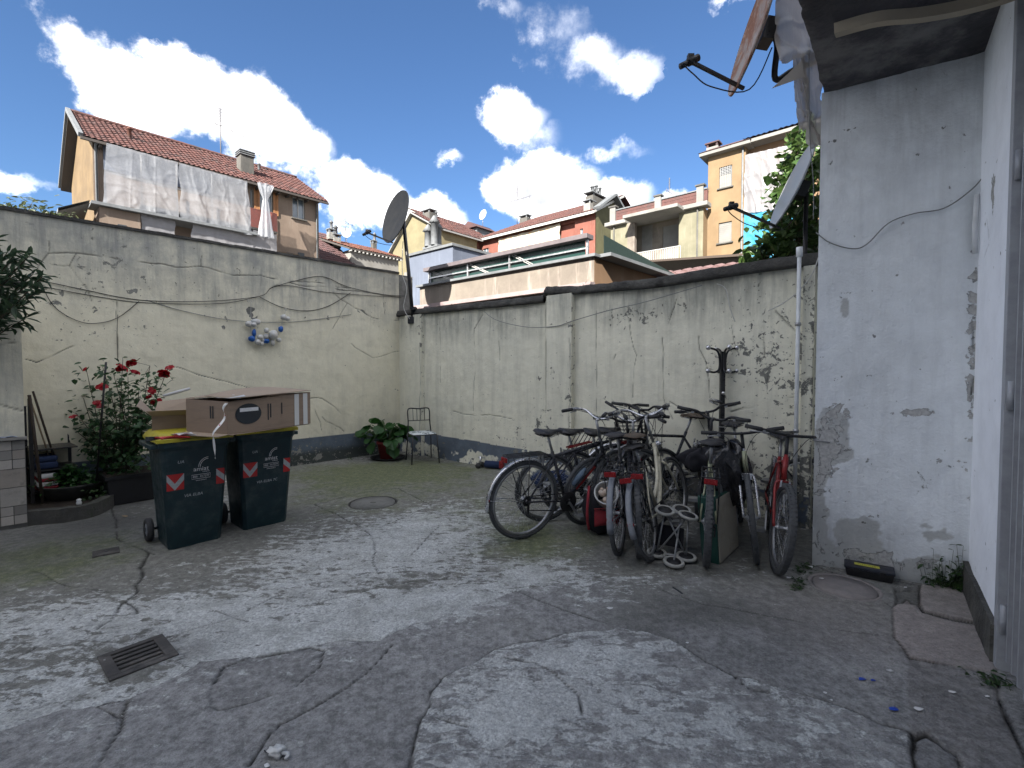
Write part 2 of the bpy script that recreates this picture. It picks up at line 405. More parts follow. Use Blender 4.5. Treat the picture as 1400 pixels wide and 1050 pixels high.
def plastic_mat(name, c=(.75, .77, .8), tr=.35, gl=.25):
    m = MatB(name); N, L = m.N, m.L
    N.remove(m.b)
    d = N.new('ShaderNodeBsdfDiffuse'); t = N.new('ShaderNodeBsdfTranslucent'); g = N.new('ShaderNodeBsdfGlossy'); tr_ = N.new('ShaderNodeBsdfTransparent')
    n = m.noise(3, 8, .7); col = m.mix(m.ramp(n, .35, .7), tuple(x * .92 for x in c), c)
    for q in (d, t): L.new(col, q.inputs['Color'])
    g.inputs['Roughness'].default_value = .4
    bp = N.new('ShaderNodeBump'); bp.inputs['Strength'].default_value = .6; bp.inputs['Distance'].default_value = .03
    L.new(m.noise(9, 6, .6, m.coord((1, 1, .35)), dist=1), bp.inputs['Height'])
    for q in (d, g): L.new(bp.outputs[0], q.inputs['Normal'])
    def mx(f, a, b):
        q = N.new('ShaderNodeMixShader')
        if isinstance(f, float): q.inputs[0].default_value = f
        else: L.new(f, q.inputs[0])
        L.new(a, q.inputs[1]); L.new(b, q.inputs[2]); return q.outputs[0]
    a = mx(.5, d.outputs[0], t.outputs[0]); a = mx(gl, a, g.outputs[0])
    a = mx(m.ramp(n, .3, .7, tr * 1.12, tr * .88), a, tr_.outputs[0]); L.new(a, m.out.inputs['Surface'])
    return m.m
M['plastic_sheet'] = plastic_mat('plastic_sheet', (.42, .44, .48), .42, .05)
M['plastic_dense'] = plastic_mat('plastic_dense', (.29, .29, .31), .12, .04)
M['plastic_torn'] = plastic_mat('plastic_torn', (.50, .48, .45), .07, .04)
M['tarp_blue'] = pm('tarp_blue', (.012, .15, .25), (.01, .11, .19), 4, .5, 0, .4, .02)
M['curtain'] = None
def leafmat(name, a, b, tr=.35):
    m = MatB(name); oi = m.N.new('ShaderNodeObjectInfo')
    rnd = m.N.new('ShaderNodeNewGeometry').outputs['Random Per Island']
    r = m.math('FRACT', m.math('ADD', rnd, oi.outputs['Random']))
    col = m.mix(r, a, b); col = m.mix(m.ramp(m.noise(25, 4), .35, .7), tuple(x * .75 for x in b), col)
    t = m.N.new('ShaderNodeBsdfTranslucent'); m.L.new(col, t.inputs['Color'])
    m.set(col, .42, spec=.45); q = m.N.new('ShaderNodeMixShader'); q.inputs[0].default_value = tr
    m.L.new(m.b.outputs[0], q.inputs[1]); m.L.new(t.outputs[0], q.inputs[2]); m.L.new(q.outputs[0], m.out.inputs['Surface']); return m.m
M['leaf_rose'] = leafmat('leaf_rose', (.08, .18, .055), (.035, .085, .035))
M['leaf_olean'] = leafmat('leaf_olean', (.085, .14, .065), (.04, .075, .04))
M['leaf_pot'] = leafmat('leaf_pot', (.05, .16, .03), (.025, .085, .02))
M['leaf_vine'] = leafmat('leaf_vine', (.11, .17, .045), (.04, .085, .022))
M['leaf_tree'] = leafmat('leaf_tree', (.13, .15, .07), (.06, .08, .04))
M['leaf_weed'] = leafmat('leaf_weed', (.06, .12, .03), (.03, .07, .02))
M['petal_red'] = leafmat('petal_red', (.62, .008, .025), (.42, .005, .015), .2)
def bagmat():
    m = MatB('bin_bag'); v = m.noise(6, 4, .5, dist=2.0); m.bump(v, .9, .03)
    return m.set((.012, .012, .014), .22, spec=.6)
M['bin_bag'] = bagmat()
def rustdish():
    m = MatB('dish_rusty'); n = m.noise(4.5, 9, .72, m.coord((1, 1, .6)), dist=.6); n2 = m.noise(22, 7, .7)
    col = m.mix(m.ramp(n, .40, .58), (.30, .27, .25), (.20, .085, .045)); col = m.mix(m.ramp(n2, .5, .7), col, (.36, .22, .15))
    return m.set(col, .75)
M['dish_rusty'] = rustdish()
def chevmat():
    return M['red_print']
def curtainmat():
    m = MatB('curtain'); w = m.N.new('ShaderNodeTexWave'); w.inputs['Scale'].default_value = 1.6; m.L.new(m.coord(), w.inputs['Vector'])
    n = m.noise(1.3, 2, .4, m.coord((1.6, 1, .05))); col = m.mix(m.ramp(n, .5, .58), (.34, .31, .25), (.33, .23, .15)); col = m.mix(m.ramp(w.outputs['Fac'], .3, .7, 0, .35), col, (.26, .24, .2))
    return m.set(col, .85)
M['curtain'] = curtainmat()
# ------------------------------------------------------------------ numpy fields
def vnoise(x, y, seed=0):
    xi = np.floor(x).astype(np.int64); yi = np.floor(y).astype(np.int64); fx = x - xi; fy = y - yi
    fx = fx * fx * (3 - 2 * fx); fy = fy * fy * (3 - 2 * fy)
    def h(a, b):
        n = (a * 374761393 + b * 668265263 + seed * 1442695041) & 0x7fffffff
        n = ((n ^ (n >> 13)) * 1274126177) & 0x7fffffff
        return ((n ^ (n >> 16)) & 0xffff) / 65535.0
    return (h(xi, yi) * (1 - fx) + h(xi + 1, yi) * fx) * (1 - fy) + (h(xi, yi + 1) * (1 - fx) + h(xi + 1, yi + 1) * fx) * fy
def fbm(x, y, sc=1.0, octv=5, seed=0, rough=.55):
    s = 0; a = 1; t = 0
    for i in range(octv):
        s = s + a * vnoise(x * sc + 17.3 * i, y * sc - 9.1 * i, seed + i); t += a; a *= rough; sc *= 2.03
    return s / t
def sstep(x, a, b):
    t = np.clip((x - a) / (b - a), 0, 1); return t * t * (3 - 2 * t)
def rough_line(pts, amp=.03, depth=4, rnd=random):
    P = [(float(p[0]), float(p[1])) for p in pts]
    for _ in range(depth):
        Q = [P[0]]
        for a, b in zip(P[:-1], P[1:]):
            L = math.hypot(b[0] - a[0], b[1] - a[1]); k = amp * L * 3.2 if L < .4 else amp
            Q.append(((a[0] + b[0]) / 2 + rnd.uniform(-k, k), (a[1] + b[1]) / 2 + rnd.uniform(-k, k))); Q.append(b)
        P = Q; amp *= .5
    return P
def line_dist(X, Y, pts, reach):
    """distance to a polyline, computed only inside reach"""
    D = np.full(X.shape, 9.0)
    for (x0, y0), (x1, y1) in zip(pts[:-1], pts[1:]):
        m = (X > min(x0, x1) - reach) & (X < max(x0, x1) + reach) & (Y > min(y0, y1) - reach) & (Y < max(y0, y1) + reach)
        idx = np.nonzero(m)
        if len(idx[0]) == 0: continue
        px = X[idx] - x0; py = Y[idx] - y0; dx = x1 - x0; dy = y1 - y0; l2 = dx * dx + dy * dy + 1e-12
        t = np.clip((px * dx + py * dy) / l2, 0, 1); d = np.hypot(px - t * dx, py - t * dy)
        D[idx] = np.minimum(D[idx], d)
    return D
def inpoly(X, Y, P):
    r = np.zeros(X.shape, bool); n = len(P)
    for i in range(n):
        x0, y0 = P[i]; x1, y1 = P[(i + 1) % n]
        c = ((y0 > Y) != (y1 > Y)) & (X < (x1 - x0) * (Y - y0) / (y1 - y0 + 1e-12) + x0); r ^= c
    return r
def G2(pts): return [tuple(gp(u, v)[:2]) for u, v in pts]
def sheet_mesh(name, P, keep=None, attrs={}):
    """P: (nv, nu, 3) points; keep: (nv-1, nu-1) faces kept"""
    nv, nu, _ = P.shape
    idx = np.arange(nv * nu).reshape(nv, nu)
    q = np.stack([idx[:-1, :-1], idx[:-1, 1:], idx[1:, 1:], idx[1:, :-1]], -1).reshape(-1, 4)
    if keep is not None: q = q[keep.reshape(-1)]
    used, inv = np.unique(q, return_inverse=True); q = inv.reshape(-1, 4)
    V = P.reshape(-1, 3)[used]
    me = bpy.data.meshes.new(name); me.vertices.add(len(V)); me.vertices.foreach_set('co', V.astype(np.float32).ravel())
    me.loops.add(len(q) * 4); me.loops.foreach_set('vertex_index', q.astype(np.int32).ravel())
    me.polygons.add(len(q)); me.polygons.foreach_set('loop_start', (np.arange(len(q)) * 4).astype(np.int32)); me.polygons.foreach_set('loop_total', np.full(len(q), 4, np.int32))
    me.polygons.foreach_set('use_smooth', np.ones(len(q), bool)); me.update(calc_edges=True)
    for k, a in attrs.items():
        at_ = me.attributes.new(k, 'FLOAT', 'POINT'); at_.data.foreach_set('value', a.reshape(-1)[used].astype(np.float32))
    return me

# ------------------------------------------------------------------ ground
M['earth'] = pm('earth', (.16, .16, .15), (.1, .1, .095), 2, .95, 0, .4)
_b = MB(); _b.add([(-600, -300, -.4), (600, -300, -.4), (600, 900, -.4), (-600, 900, -.4)], [(0, 1, 2, 3)])
_b.build('ground', M['earth'], kind='structure')

def ground_mat():
    m = MatB('yard_concrete'); w = m.attr('wash'); mo = m.attr('moss'); a = m.attr('asph'); pk = m.attr('pink'); cr = m.attr('crack'); dk = m.attr('dark_tone')
    # grain: stretched noise follows the old trowel and water marks
    v = m.coord((1, 1, 1), rot=(0, 0, math.radians(-38)))
    st = m.noise(7, 9, .68, m.coord((1.0, 2.4, 1), rot=(0, 0, math.radians(-30))), dist=.7)
    fine = m.noise(85, 5, .7); mid = m.noise(16, 7, .7); pat = m.noise(2.4, 6, .6)
    speck = m.voro(150, rnd=1)
    base = m.mix(m.ramp(mid, .3, .7), (.12, .12, .108), (.26, .26, .235))
    asph = m.mix(m.ramp(m.noise(28, 6, .75), .32, .68), (.15, .15, .147), (.34, .34, .335))
    asph = m.mix(m.ramp(m.math('ADD', m.math('MULTIPLY', pat, .5), m.math('MULTIPLY', mid, .5)), .48, .62, 0, .6), asph, (.46, .46, .45))
    col = m.mix(a, base, asph)
    col = m.mix(m.math('MULTIPLY', pk, .75), col, m.mix(m.ramp(mid, .3, .7), (.27, .24, .225), (.41, .36, .34)))
    # pale lime bloom breaking through
    wm = m.ramp(m.math('ADD', m.math('MULTIPLY', st, 1.1), m.math('ADD', m.math('MULTIPLY', w, .55), m.math('ADD', m.math('MULTIPLY', mid, .6), m.math('MULTIPLY', fine, .22)))), 1.17, 1.30)
    wcol = m.mix(m.ramp(m.math('ADD', m.math('MULTIPLY', fine, .55), m.math('MULTIPLY', m.noise(34, 8, .75), .5)), .42, .66), (.38, .395, .39), (.70, .72, .70))
    col = m.mix(m.math('MULTIPLY', wm, m.ramp(m.noise(5, 6, .7), .35, .6, .55, 1.0)), col, wcol)
    mm = m.ramp(m.math('ADD', m.math('MULTIPLY', m.noise(3.5, 8, .7), .7), m.math('MULTIPLY', mo, .62)), .44, .74)
    mcol = m.mix(m.ramp(mid, .35, .65), (.07, .088, .03), (.155, .175, .075))
    col = m.mix(m.math('MULTIPLY', mm, .8), col, mcol)
    col = m.mix(m.ramp(speck, .0, .35, .55, 0), col, (.055, .055, .055))
    col = m.mix(m.ramp(m.noise(120, 2, .5), .66, .74, 0, .6), col, (.42, .43, .43))
    gr_ = m.noise(55, 9, .85); col = m.mix(m.ramp(gr_, .36, .52, .5, 0), col, (.09, .09, .088)); col = m.mix(m.ramp(gr_, .55, .68, 0, .55), col, (.45, .45, .44))
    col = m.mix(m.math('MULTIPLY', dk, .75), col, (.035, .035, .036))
    col = m.mix(m.math('MULTIPLY', cr, .95), col, (.016, .015, .013))
    h = m.math('ADD', m.math('MULTIPLY', fine, .5), m.math('ADD', m.math('MULTIPLY', mid, .9), m.math('MULTIPLY', wm, -.25)))
    m.bump(h, 1.0, .016)
    return m.set(col, m.ramp(mid, .3, .7, .72, .95), spec=.3)
M['yard'] = ground_mat()

# joints and cracks, read off the photograph and laid out on the ground
EDGE = [(-60, 1030), (0, 1002), (90, 970), (130, 967), (175, 957), (225, 935), (272, 907), (345, 899), (425, 885), (520, 877), (565, 855), (615, 840), (651, 828), (695, 812), (771, 797), (874, 791), (954, 791), (1023, 783), (1112, 774)]
PALE = [(560, 1060), (565, 1020), (575, 990), (590, 950), (605, 932), (646, 914), (674, 894), (743, 880), (806, 866), (846, 863), (909, 874), (954, 900), (1000, 926), (1057, 943), (1097, 954), (1171, 977), (1246, 1003), (1254, 1060)]
PATCH = [(345, 899), (425, 888), (443, 893), (437, 915), (400, 945), (340, 965), (300, 975), (287, 970), (288, 945), (305, 915)]
CHIP = [(130, 967), (175, 957), (170, 972), (162, 986), (148, 975)]
S1 = [(1258, 803), (1256, 828), (1263, 839), (1303, 850), (1342, 858), (1333, 835), (1322, 812), (1290, 806)]
S2 = [(1262, 841), (1303, 852), (1345, 860), (1362, 905), (1362, 925), (1293, 912), (1243, 902), (1222, 873), (1220, 833), (1240, 815)]
S3 = [(1243, 902), (1293, 912), (1362, 925), (1420, 1080), (1320, 1080), (1310, 1034), (1268, 1004), (1250, 1010), (1246, 1000), (1240, 940)]
S4 = [(1250, 1010), (1268, 1004), (1310, 1034), (1322, 1080), (1254, 1080)]
LAYER = [(1112, 774), (1170, 800), (1220, 833)]
CR = [  # polyline, width in m, amp
    (EDGE, .014, .035), (PALE, .016, .03), (PATCH + PATCH[:1], .005, .01), (CHIP + CHIP[:1], .006, .01),
    (S1 + S1[:1], .012, .01), (S2 + S2[:1], .010, .01), (S3[:7], .012, .015), (S4[:3], .012, .02),
    ([(178, 955), (165, 1000), (135, 1050), (120, 1090)], .006, .02),
    ([(535, 885), (500, 925), (455, 955), (420, 975), (380, 995), (362, 1015), (340, 1050)], .006, .02),
    ([(200, 752), (192, 775), (185, 800), (172, 822), (160, 838)], .018, .04), ([(172, 822), (185, 832), (188, 840)], .018, .03),
    ([(160, 838), (150, 850), (130, 862)], .005, .02), ([(150, 690), (160, 735), (200, 752), (212, 758)], .01, .03),
    ([(495, 722), (512, 745), (510, 770), (523, 800)], .007, .03), ([(523, 800), (480, 815), (430, 826)], .004, .03),
    ([(430, 690), (495, 722)], .005, .02), ([(430, 690), (498, 673), (545, 668), (590, 690), (520, 722)], .005, .02), ([(520, 800), (560, 795), (640, 790), (690, 780)], .004, .02),
    ([(0, 905), (25, 898), (60, 880)], .004, .02), ([(846, 863), (800, 845), (740, 825), (700, 808)], .004, .02),
    (LAYER, .007, .015), ([(1112, 764), (1112, 774)], .01, .01), ([(1105, 767), (1150, 783), (1210, 795), (1262, 803)], .012, .015),
    ([(600, 990), (640, 1002)], .004, .02), ([(1000, 926), (1030, 950), (1055, 952)], .004, .02), ([(650, 760), (760, 770), (840, 765)], .004, .03),
    ([(295, 835), (320, 845), (340, 850)], .007, .02), ([(560, 760), (600, 720), (660, 700)], .003, .03), ([(230, 870), (330, 840), (420, 800)], .003, .04),
    ([(40, 780), (90, 800), (150, 810)], .003, .04), ([(690, 905), (760, 930), (800, 990)], .0025, .04), ([(880, 800), (960, 830), (1080, 850), (1200, 870)], .0025, .04),
]
xs = np.concatenate([np.arange(-7.5, -5.6, .05), np.arange(-5.6, 3.5, .0125), np.arange(3.5, 5.6, .05)])
ys = [-3.0]
while ys[-1] < 9.6:
    y = ys[-1]; ys.append(y + (.1 if y < 1.5 else max(.0065, .0030 * y)))
ys = np.array(ys)
GX, GY = np.meshgrid(xs, ys)
print('ground verts', GX.size)
crack = np.zeros(GX.shape); rng_c = random.Random(3)
near_edge = None
for pts, w, amp in CR:
    rl = rough_line(G2(pts), amp, 4, rng_c); d = line_dist(GX, GY, rl, .1)
    w *= .62; amp = max(amp, .018); wv = w * (.15 + 1.6 * fbm(GX, GY, 5, 3, 5) ** 1.5)
    crack = np.maximum(crack, (1 - sstep(d, wv * .4, wv * 1.1 + .005)) * sstep(fbm(GX, GY, 3, 3, 15), .25, .45))
    if pts is EDGE: dedge = line_dist(GX, GY, rl, .5); edge_r = rl
    if pts is PALE: pale_r = rl
def region(pix): return inpoly(GX, GY, G2(pix))
below_edge = inpoly(GX, GY, [(-7.6, -3.2)] + [(-7.6, edge_r[0][1])] + edge_r + [(5.7, edge_r[-1][1]), (5.7, -3.2)])
pale = inpoly(GX, GY, pale_r); patch = region(PATCH); chip = region(CHIP)
s1, s2, s3, s4 = region(S1), region(S2), region(S3), region(S4)
n1 = fbm(GX, GY, .9, 5, 11); n2 = fbm(GX, GY, 3, 5, 21); n3 = fbm(GX, GY, .45, 3, 31)
def dist_px(u, v, ru, rv):        # soft ellipse given in picture pixels around a ground point
    c = gp(u, v); e = gp(u + ru, v); f = gp(u, v + rv); a = abs(e.x - c.x); b = abs(f.y - c.y)
    return np.hypot((GX - c.x) / a, (GY - c.y) / b)
wash = np.where(below_edge, .08, .32) + (n1 - .5) * .5
rim = np.exp(-(dedge / .30) ** 2) * (~below_edge) * ((GX > -3.2) & (GX < .6))
wash = wash + rim * (.10 + .85 * n2) * (1 - sstep(GX, -.4, .5))
for (u, v, ru, rv, s) in [(620, 720, 130, 60, .34), (470, 765, 170, 50, .28), (350, 830, 150, 45, .22), (230, 850, 160, 50, .22), (60, 850, 130, 50, .26), (90, 920, 100, 30, .15), (560, 830, 120, 35, .3), (740, 780, 80, 25, .25),
                          (70, 740, 190, 50, -.6), (560, 650, 200, 28, -.5), (420, 680, 90, 30, -.25), (200, 915, 70, 30, -.35), (300, 720, 110, 60, -.25), (780, 690, 70, 40, -.25), (1050, 740, 80, 40, -.4), (900, 760, 100, 30, -.3)]:
    wash += s * (1 - sstep(dist_px(u, v, ru, rv), .3, 1.3))
wash = np.where(pale, .42 + (n1 - .5) * .6 + n2 * .12, wash)
for (u, v, ru, rv, s) in [(760, 905, 40, 16, .5), (860, 905, 50, 22, .45), (690, 990, 60, 30, .38), (850, 980, 130, 50, .12), (1010, 1000, 140, 40, .08), (770, 960, 100, 30, .2)]:
    wash += pale * s * (1 - sstep(dist_px(u, v, ru, rv), .2, 1.3))
wash += (~pale) * below_edge * (.32 * (1 - sstep(dist_px(820, 820, 60, 22), .2, 1.3)) + .2 * (1 - sstep(dist_px(100, 1010, 90, 40), .2, 1.3)))
moss = np.where(below_edge, -.1, .06) + (n3 - .5) * .5
for (u, v, ru, rv, s) in [(560, 645, 180, 30, .55), (430, 690, 130, 40, .28), (80, 760, 160, 60, .5), (760, 740, 90, 40, .32), (700, 740, 60, 30, .15), (620, 690, 150, 40, .15), (820, 800, 50, 14, .1)]:
    moss += s * (1 - sstep(dist_px(u, v, ru, rv), .2, 1.4))
asph = below_edge * (1 - .75 * sstep(GX + (n2 - .5) * 2.5, .1, 1.2) * sstep(GY, 2.2, 3.0)); wash += below_edge * (~pale) * .30 * np.exp(-(dedge / .22) ** 2) * n2 * 1.6
pink = (s1 | s2).astype(float) * .95 + .4 * (1 - sstep(dist_px(1150, 850, 130, 80), .3, 1.4)) * below_edge + .2 * s3
dark_tone = .55 * (1 - sstep(dist_px(970, 860, 130, 60), .2, 1.4)) * (below_edge & ~pale) * n2 * 1.6 + patch * .22 + .5 * (1 - sstep(dist_px(215, 885, 110, 35), .2, 1.4)) * n2 * 1.5 + .35 * (s3 | s4) * n2 * 1.5
dark_tone += .6 * (1 - sstep(dist_px(180, 700, 90, 35), .3, 1.3)) + .45 * (1 - sstep(dist_px(960, 745, 170, 40), .4, 1.2)) + .35 * (1 - sstep(dist_px(60, 740, 150, 60), .3, 1.3))  # floor darker behind the bins, under the bicycles and at the left
dark_tone = np.where(pale, dark_tone * .2, dark_tone)
Z = (n1 - .5) * .03 + (n2 - .5) * .014 + (fbm(GX, GY, 18, 3, 41) - .5) * .006
Z += np.where(below_edge, .012, 0) + np.where(pale, .010, 0) + patch * -.006 + chip * -.008 + s1 * .02 + s2 * .008 + s4 * -.006
Z -= crack * np.where(s3 | s4 | s1, .022, .013)
strip = inpoly(GX, GY, G2([(1222, 806), (1256, 806), (1256, 830), (1226, 828)])); Z -= strip * .03; dark_tone += strip * .35
# the drain grate and the round covers sit in openings of their own
DG = [gp(132, 900), gp(220, 867), gp(247, 895), gp(150, 931)]
dgc = sum(DG, Vector()) / 4
dgx = ((DG[1] - DG[0]) + (DG[2] - DG[3])).normalized(); dgl = ((DG[1] - DG[0]).length + (DG[2] - DG[3]).length) / 2
dgy = Vector((-dgx.y, dgx.x, 0)); dgw = (abs((DG[0] - DG[3]).dot(dgy)) + abs((DG[1] - DG[2]).dot(dgy))) / 2
dgx_ = (GX - dgc.x) * dgx.x + (GY - dgc.y) * dgx.y; dgy_ = (GX - dgc.x) * dgy.x + (GY - dgc.y) * dgy.y
MH = gp(510, 687); mh_r = abs(gp(542, 687).x - MH.x)
MH2 = gp(1154, 804); mh2_r = abs(gp(1195, 804).x - MH2.x)
hole = ((abs(dgx_) < dgl / 2 - .012) & (abs(dgy_) < dgw / 2 - .012)) | (np.hypot(GX - MH.x, GY - MH.y) < mh_r - .012) | (np.hypot(GX - MH2.x, GY - MH2.y) < mh2_r - .012)
Z = np.where((abs(dgx_) < dgl / 2 + .06) & (abs(dgy_) < dgw / 2 + .06), -.002, Z)
Z = np.where(np.hypot(GX - MH.x, GY - MH.y) < mh_r + .05, -.001, Z); Z = np.where(np.hypot(GX - MH2.x, GY - MH2.y) < mh2_r + .04, .012, Z)
Z = np.where(crack > .3, np.minimum(Z, Z), Z)
P3 = np.stack([GX, GY, Z], -1)
attrs = dict(wash=wash, moss=moss, asph=asph, pink=pink, crack=crack, dark_tone=np.clip(dark_tone, 0, 1))
fc = lambda a: a[:-1, :-1] & a[1:, 1:]
fh = (hole[:-1, :-1] | hole[1:, 1:] | hole[:-1, 1:] | hole[1:, :-1])
ids = np.zeros(fh.shape, int)
be = below_edge[:-1, :-1]; ids[be] = 1
for k, a in ((2, pale), (3, patch), (4, chip), (5, s1), (6, s2), (7, s3), (8, s4)): ids[a[:-1, :-1]] = k
yard = link('courtyard_floor', sheet_mesh('courtyard_floor', P3, (ids == 0) & ~fh, attrs), M['yard'], None, 'structure')
names = {1: 'concrete_patch', 2: 'concrete_patch', 3: 'concrete_patch', 4: 'concrete_fragment', 5: 'slab', 6: 'slab', 7: 'slab', 8: 'slab'}
labs = {1: 'dark grey patched concrete', 2: 'pale rounded concrete patch', 3: 'small dark concrete patch'}
for k in range(1, 9):
    o = link(names[k], sheet_mesh(names[k], P3, (ids == k) & ~fh, attrs), M['yard'], yard)
    if k in labs: o['label'] = labs[k]

# drain grate in its pit
a = math.atan2(dgx.y, dgx.x)
dg = thing('drain_grate', 'rectangular cast iron drain grate with four long slots in the concrete', 'drain grate', (dgc.x, dgc.y, 0), a)
L2, W2 = dgl / 2, dgw / 2
b = MB(); b.box(-L2, -W2, -.02, L2, -W2 + .035, .006); b.box(-L2, W2 - .035, -.02, L2, W2, .006); b.box(-L2, -W2 + .035, -.02, -L2 + .05, W2 - .035, .006); b.box(L2 - .05, -W2 + .035, -.02, L2, W2 - .035, .006)
b.build('frame', M['cast_iron'], dg, bevel=.003)
n = 5; span = 2 * (W2 - .035)
for i in range(n):
    y0 = -W2 + .035 + span * i / n + (.0 if i else .002)
    wv = span / n * .55
    yy = -W2 + .035 + span * (i + .5) / n
    MB().box(-L2 + .051, yy - wv / 2, -.018, L2 - .051, yy + wv / 2, .002).build('bar', M['cast_iron'], dg, bevel=.002)
b = MB(); b.box(-L2 + .01, -W2 + .01, -.36, L2 - .01, W2 - .01, -.34); b.build('pit', M['black_print'], dg)
b = MB()
for x0, x1, y0, y1 in ((-L2, -L2 + .01, -W2, W2), (L2 - .01, L2, -W2, W2), (-L2 + .01, L2 - .01, -W2, -W2 + .01), (-L2 + .01, L2 - .01, W2 - .01, W2)): b.box(x0, y0, -.34, x1, y1, -.021)
b.build('pit_wall', M['concrete_old'], dg)
# round covers
def manhole(c, r, label, z, rough):
    t = thing('manhole_cover', label, 'manhole cover', (c.x, c.y, z))
    MB().lathe([(0, .0), (r * .35, .001), (r - .022, .0), (r - .022, -.03), (0, -.03)], n=48).build('lid', M[rough], t)
    MB().lathe([(r - (.014 if rough == 'cover_pink' else .008), -.03), (r - (.014 if rough == 'cover_pink' else .008), .001), (r + .006, .002), (r + .012, -.03)], n=48).build('rim', M['cast_iron' if rough != 'cover_pink' else rough], t)
    MB().lathe([(0, -.05), (r, -.05)], n=24).build('bed', M['black_print'], t)
    if rough == 'concrete_old':
        MB().box(-.03, -.008, .0008, .03, .008, .0035).build('lifting_slot', M['cast_iron'], t)
    return t
manhole(MH, mh_r, 'round manhole cover set in the mossy concrete between the bins and the chair', 0, 'concrete_old')
M['cover_pink'] = pm('cover_pink', (.29, .26, .25), (.2, .185, .18), 14, .9, 0, .6)
manhole(MH2, mh2_r, 'faint round cover in the paving right in front of the black tool box', .012, 'cover_pink')
c = gp(145, 755); t = thing('small_cover', 'small square dark metal cover in the ground left of the bins', 'drain cover', (c.x, c.y, .008), .72)
MB().box(-.085, -.075, -.03, .085, .075, 0).build('lid', M['cast_iron'], t, bevel=.003)
MB().lathe([(0, .004), (.012, .003), (.014, 0)], (.0, .0, 0), n=10).build('knob', M['black_metal'], t)

# ------------------------------------------------------------------ walls
def wall_mat(name, cA, cB, peelc, darkc, bandc=None, streak=.4, peel_scale=7, bumpy=.5):
    m = MatB(name); cr = m.attr('crack'); pe = m.attr('peel'); gr = m.attr('grime'); bd = m.attr('band')
    big = m.noise(.8, 6, .6); mid = m.noise(4, 8, .68); fine = m.noise(45, 5, .65)
    col = m.mix(m.ramp(big, .3, .7), cB, cA)
    col = m.mix(m.ramp(mid, .35, .72, 0, .35), col, tuple(x * .72 for x in cB))
    vs = m.noise(5.0, 7, .7, m.coord((1.6, 1.6, .16)))
    sg = m.math('MULTIPLY', m.ramp(vs, .42, .68), m.math('ADD', m.math('MULTIPLY', gr, 1.0), streak * .45), True)
    col = m.mix(m.math('MULTIPLY', sg, .85), col, darkc)
    col = m.mix(m.math('MULTIPLY', gr, m.ramp(mid, .25, .7, .35, 1)), col, tuple(x * 1.35 for x in darkc))
    if bandc: col = m.mix(bd, col, m.mix(m.ramp(mid, .3, .7), tuple(x * .75 for x in bandc), bandc)); col = m.mix(m.math('MULTIPLY', m.math('SUBTRACT', bd, 1.0, True), .85), col, (.045, .05, .04))
    pn = m.noise(peel_scale, 9, .66, dist=.5); pn2 = m.noise(peel_scale * 3.3, 7, .6, dist=.3)
    pv = m.math('ADD', m.math('MAXIMUM', pn, m.math('SUBTRACT', pn2, .03)), m.math('MULTIPLY', pe, .30))
    pm_ = m.ramp(pv, .615, .627); edge = m.ramp(m.math('ABSOLUTE', m.math('SUBTRACT', pv, .618)), 0, .012, 1, 0)
    col = m.mix(pm_, col, m.mix(m.ramp(fine, .3, .7), tuple(x * .7 for x in peelc), peelc))
    col = m.mix(m.math('MULTIPLY', edge, .55), col, (.05, .05, .045))
    spots = m.ramp(m.noise(15, 4, .6), .68, .73, 0, .8)
    col = m.mix(spots, col, (.07, .07, .06))
    col = m.mix(m.math('MULTIPLY', cr, .72), col, (.05, .05, .045))
    h = m.math('ADD', m.math('MULTIPLY', fine, .25), m.math('ADD', m.math('MULTIPLY', mid, .8), m.math('MULTIPLY', pm_, -.55)))
    m.bump(h, bumpy, .02)
    return m.set(col, .88, spec=.25)
M['wall_left'] = wall_mat('wall_left', (.80, .755, .59), (.72, .68, .53), (.27, .27, .24), (.20, .205, .195), (.12, .15, .185), .2)
M['wall_right'] = wall_mat('wall_right', (.80, .775, .64), (.72, .705, .59), (.22, .22, .20), (.19, .195, .175), (.14, .17, .21), .5)
M['wall_house'] = wall_mat('wall_house', (.82, .86, .89), (.74, .78, .81), (.50, .50, .49), (.32, .33, .34), (.47, .48, .47), .2, 4, .9)
M['wall_white'] = wall_mat('wall_white', (.86, .89, .94), (.82, .85, .91), (.4, .4, .38), (.35, .36, .38), None, .0, 4, .25)

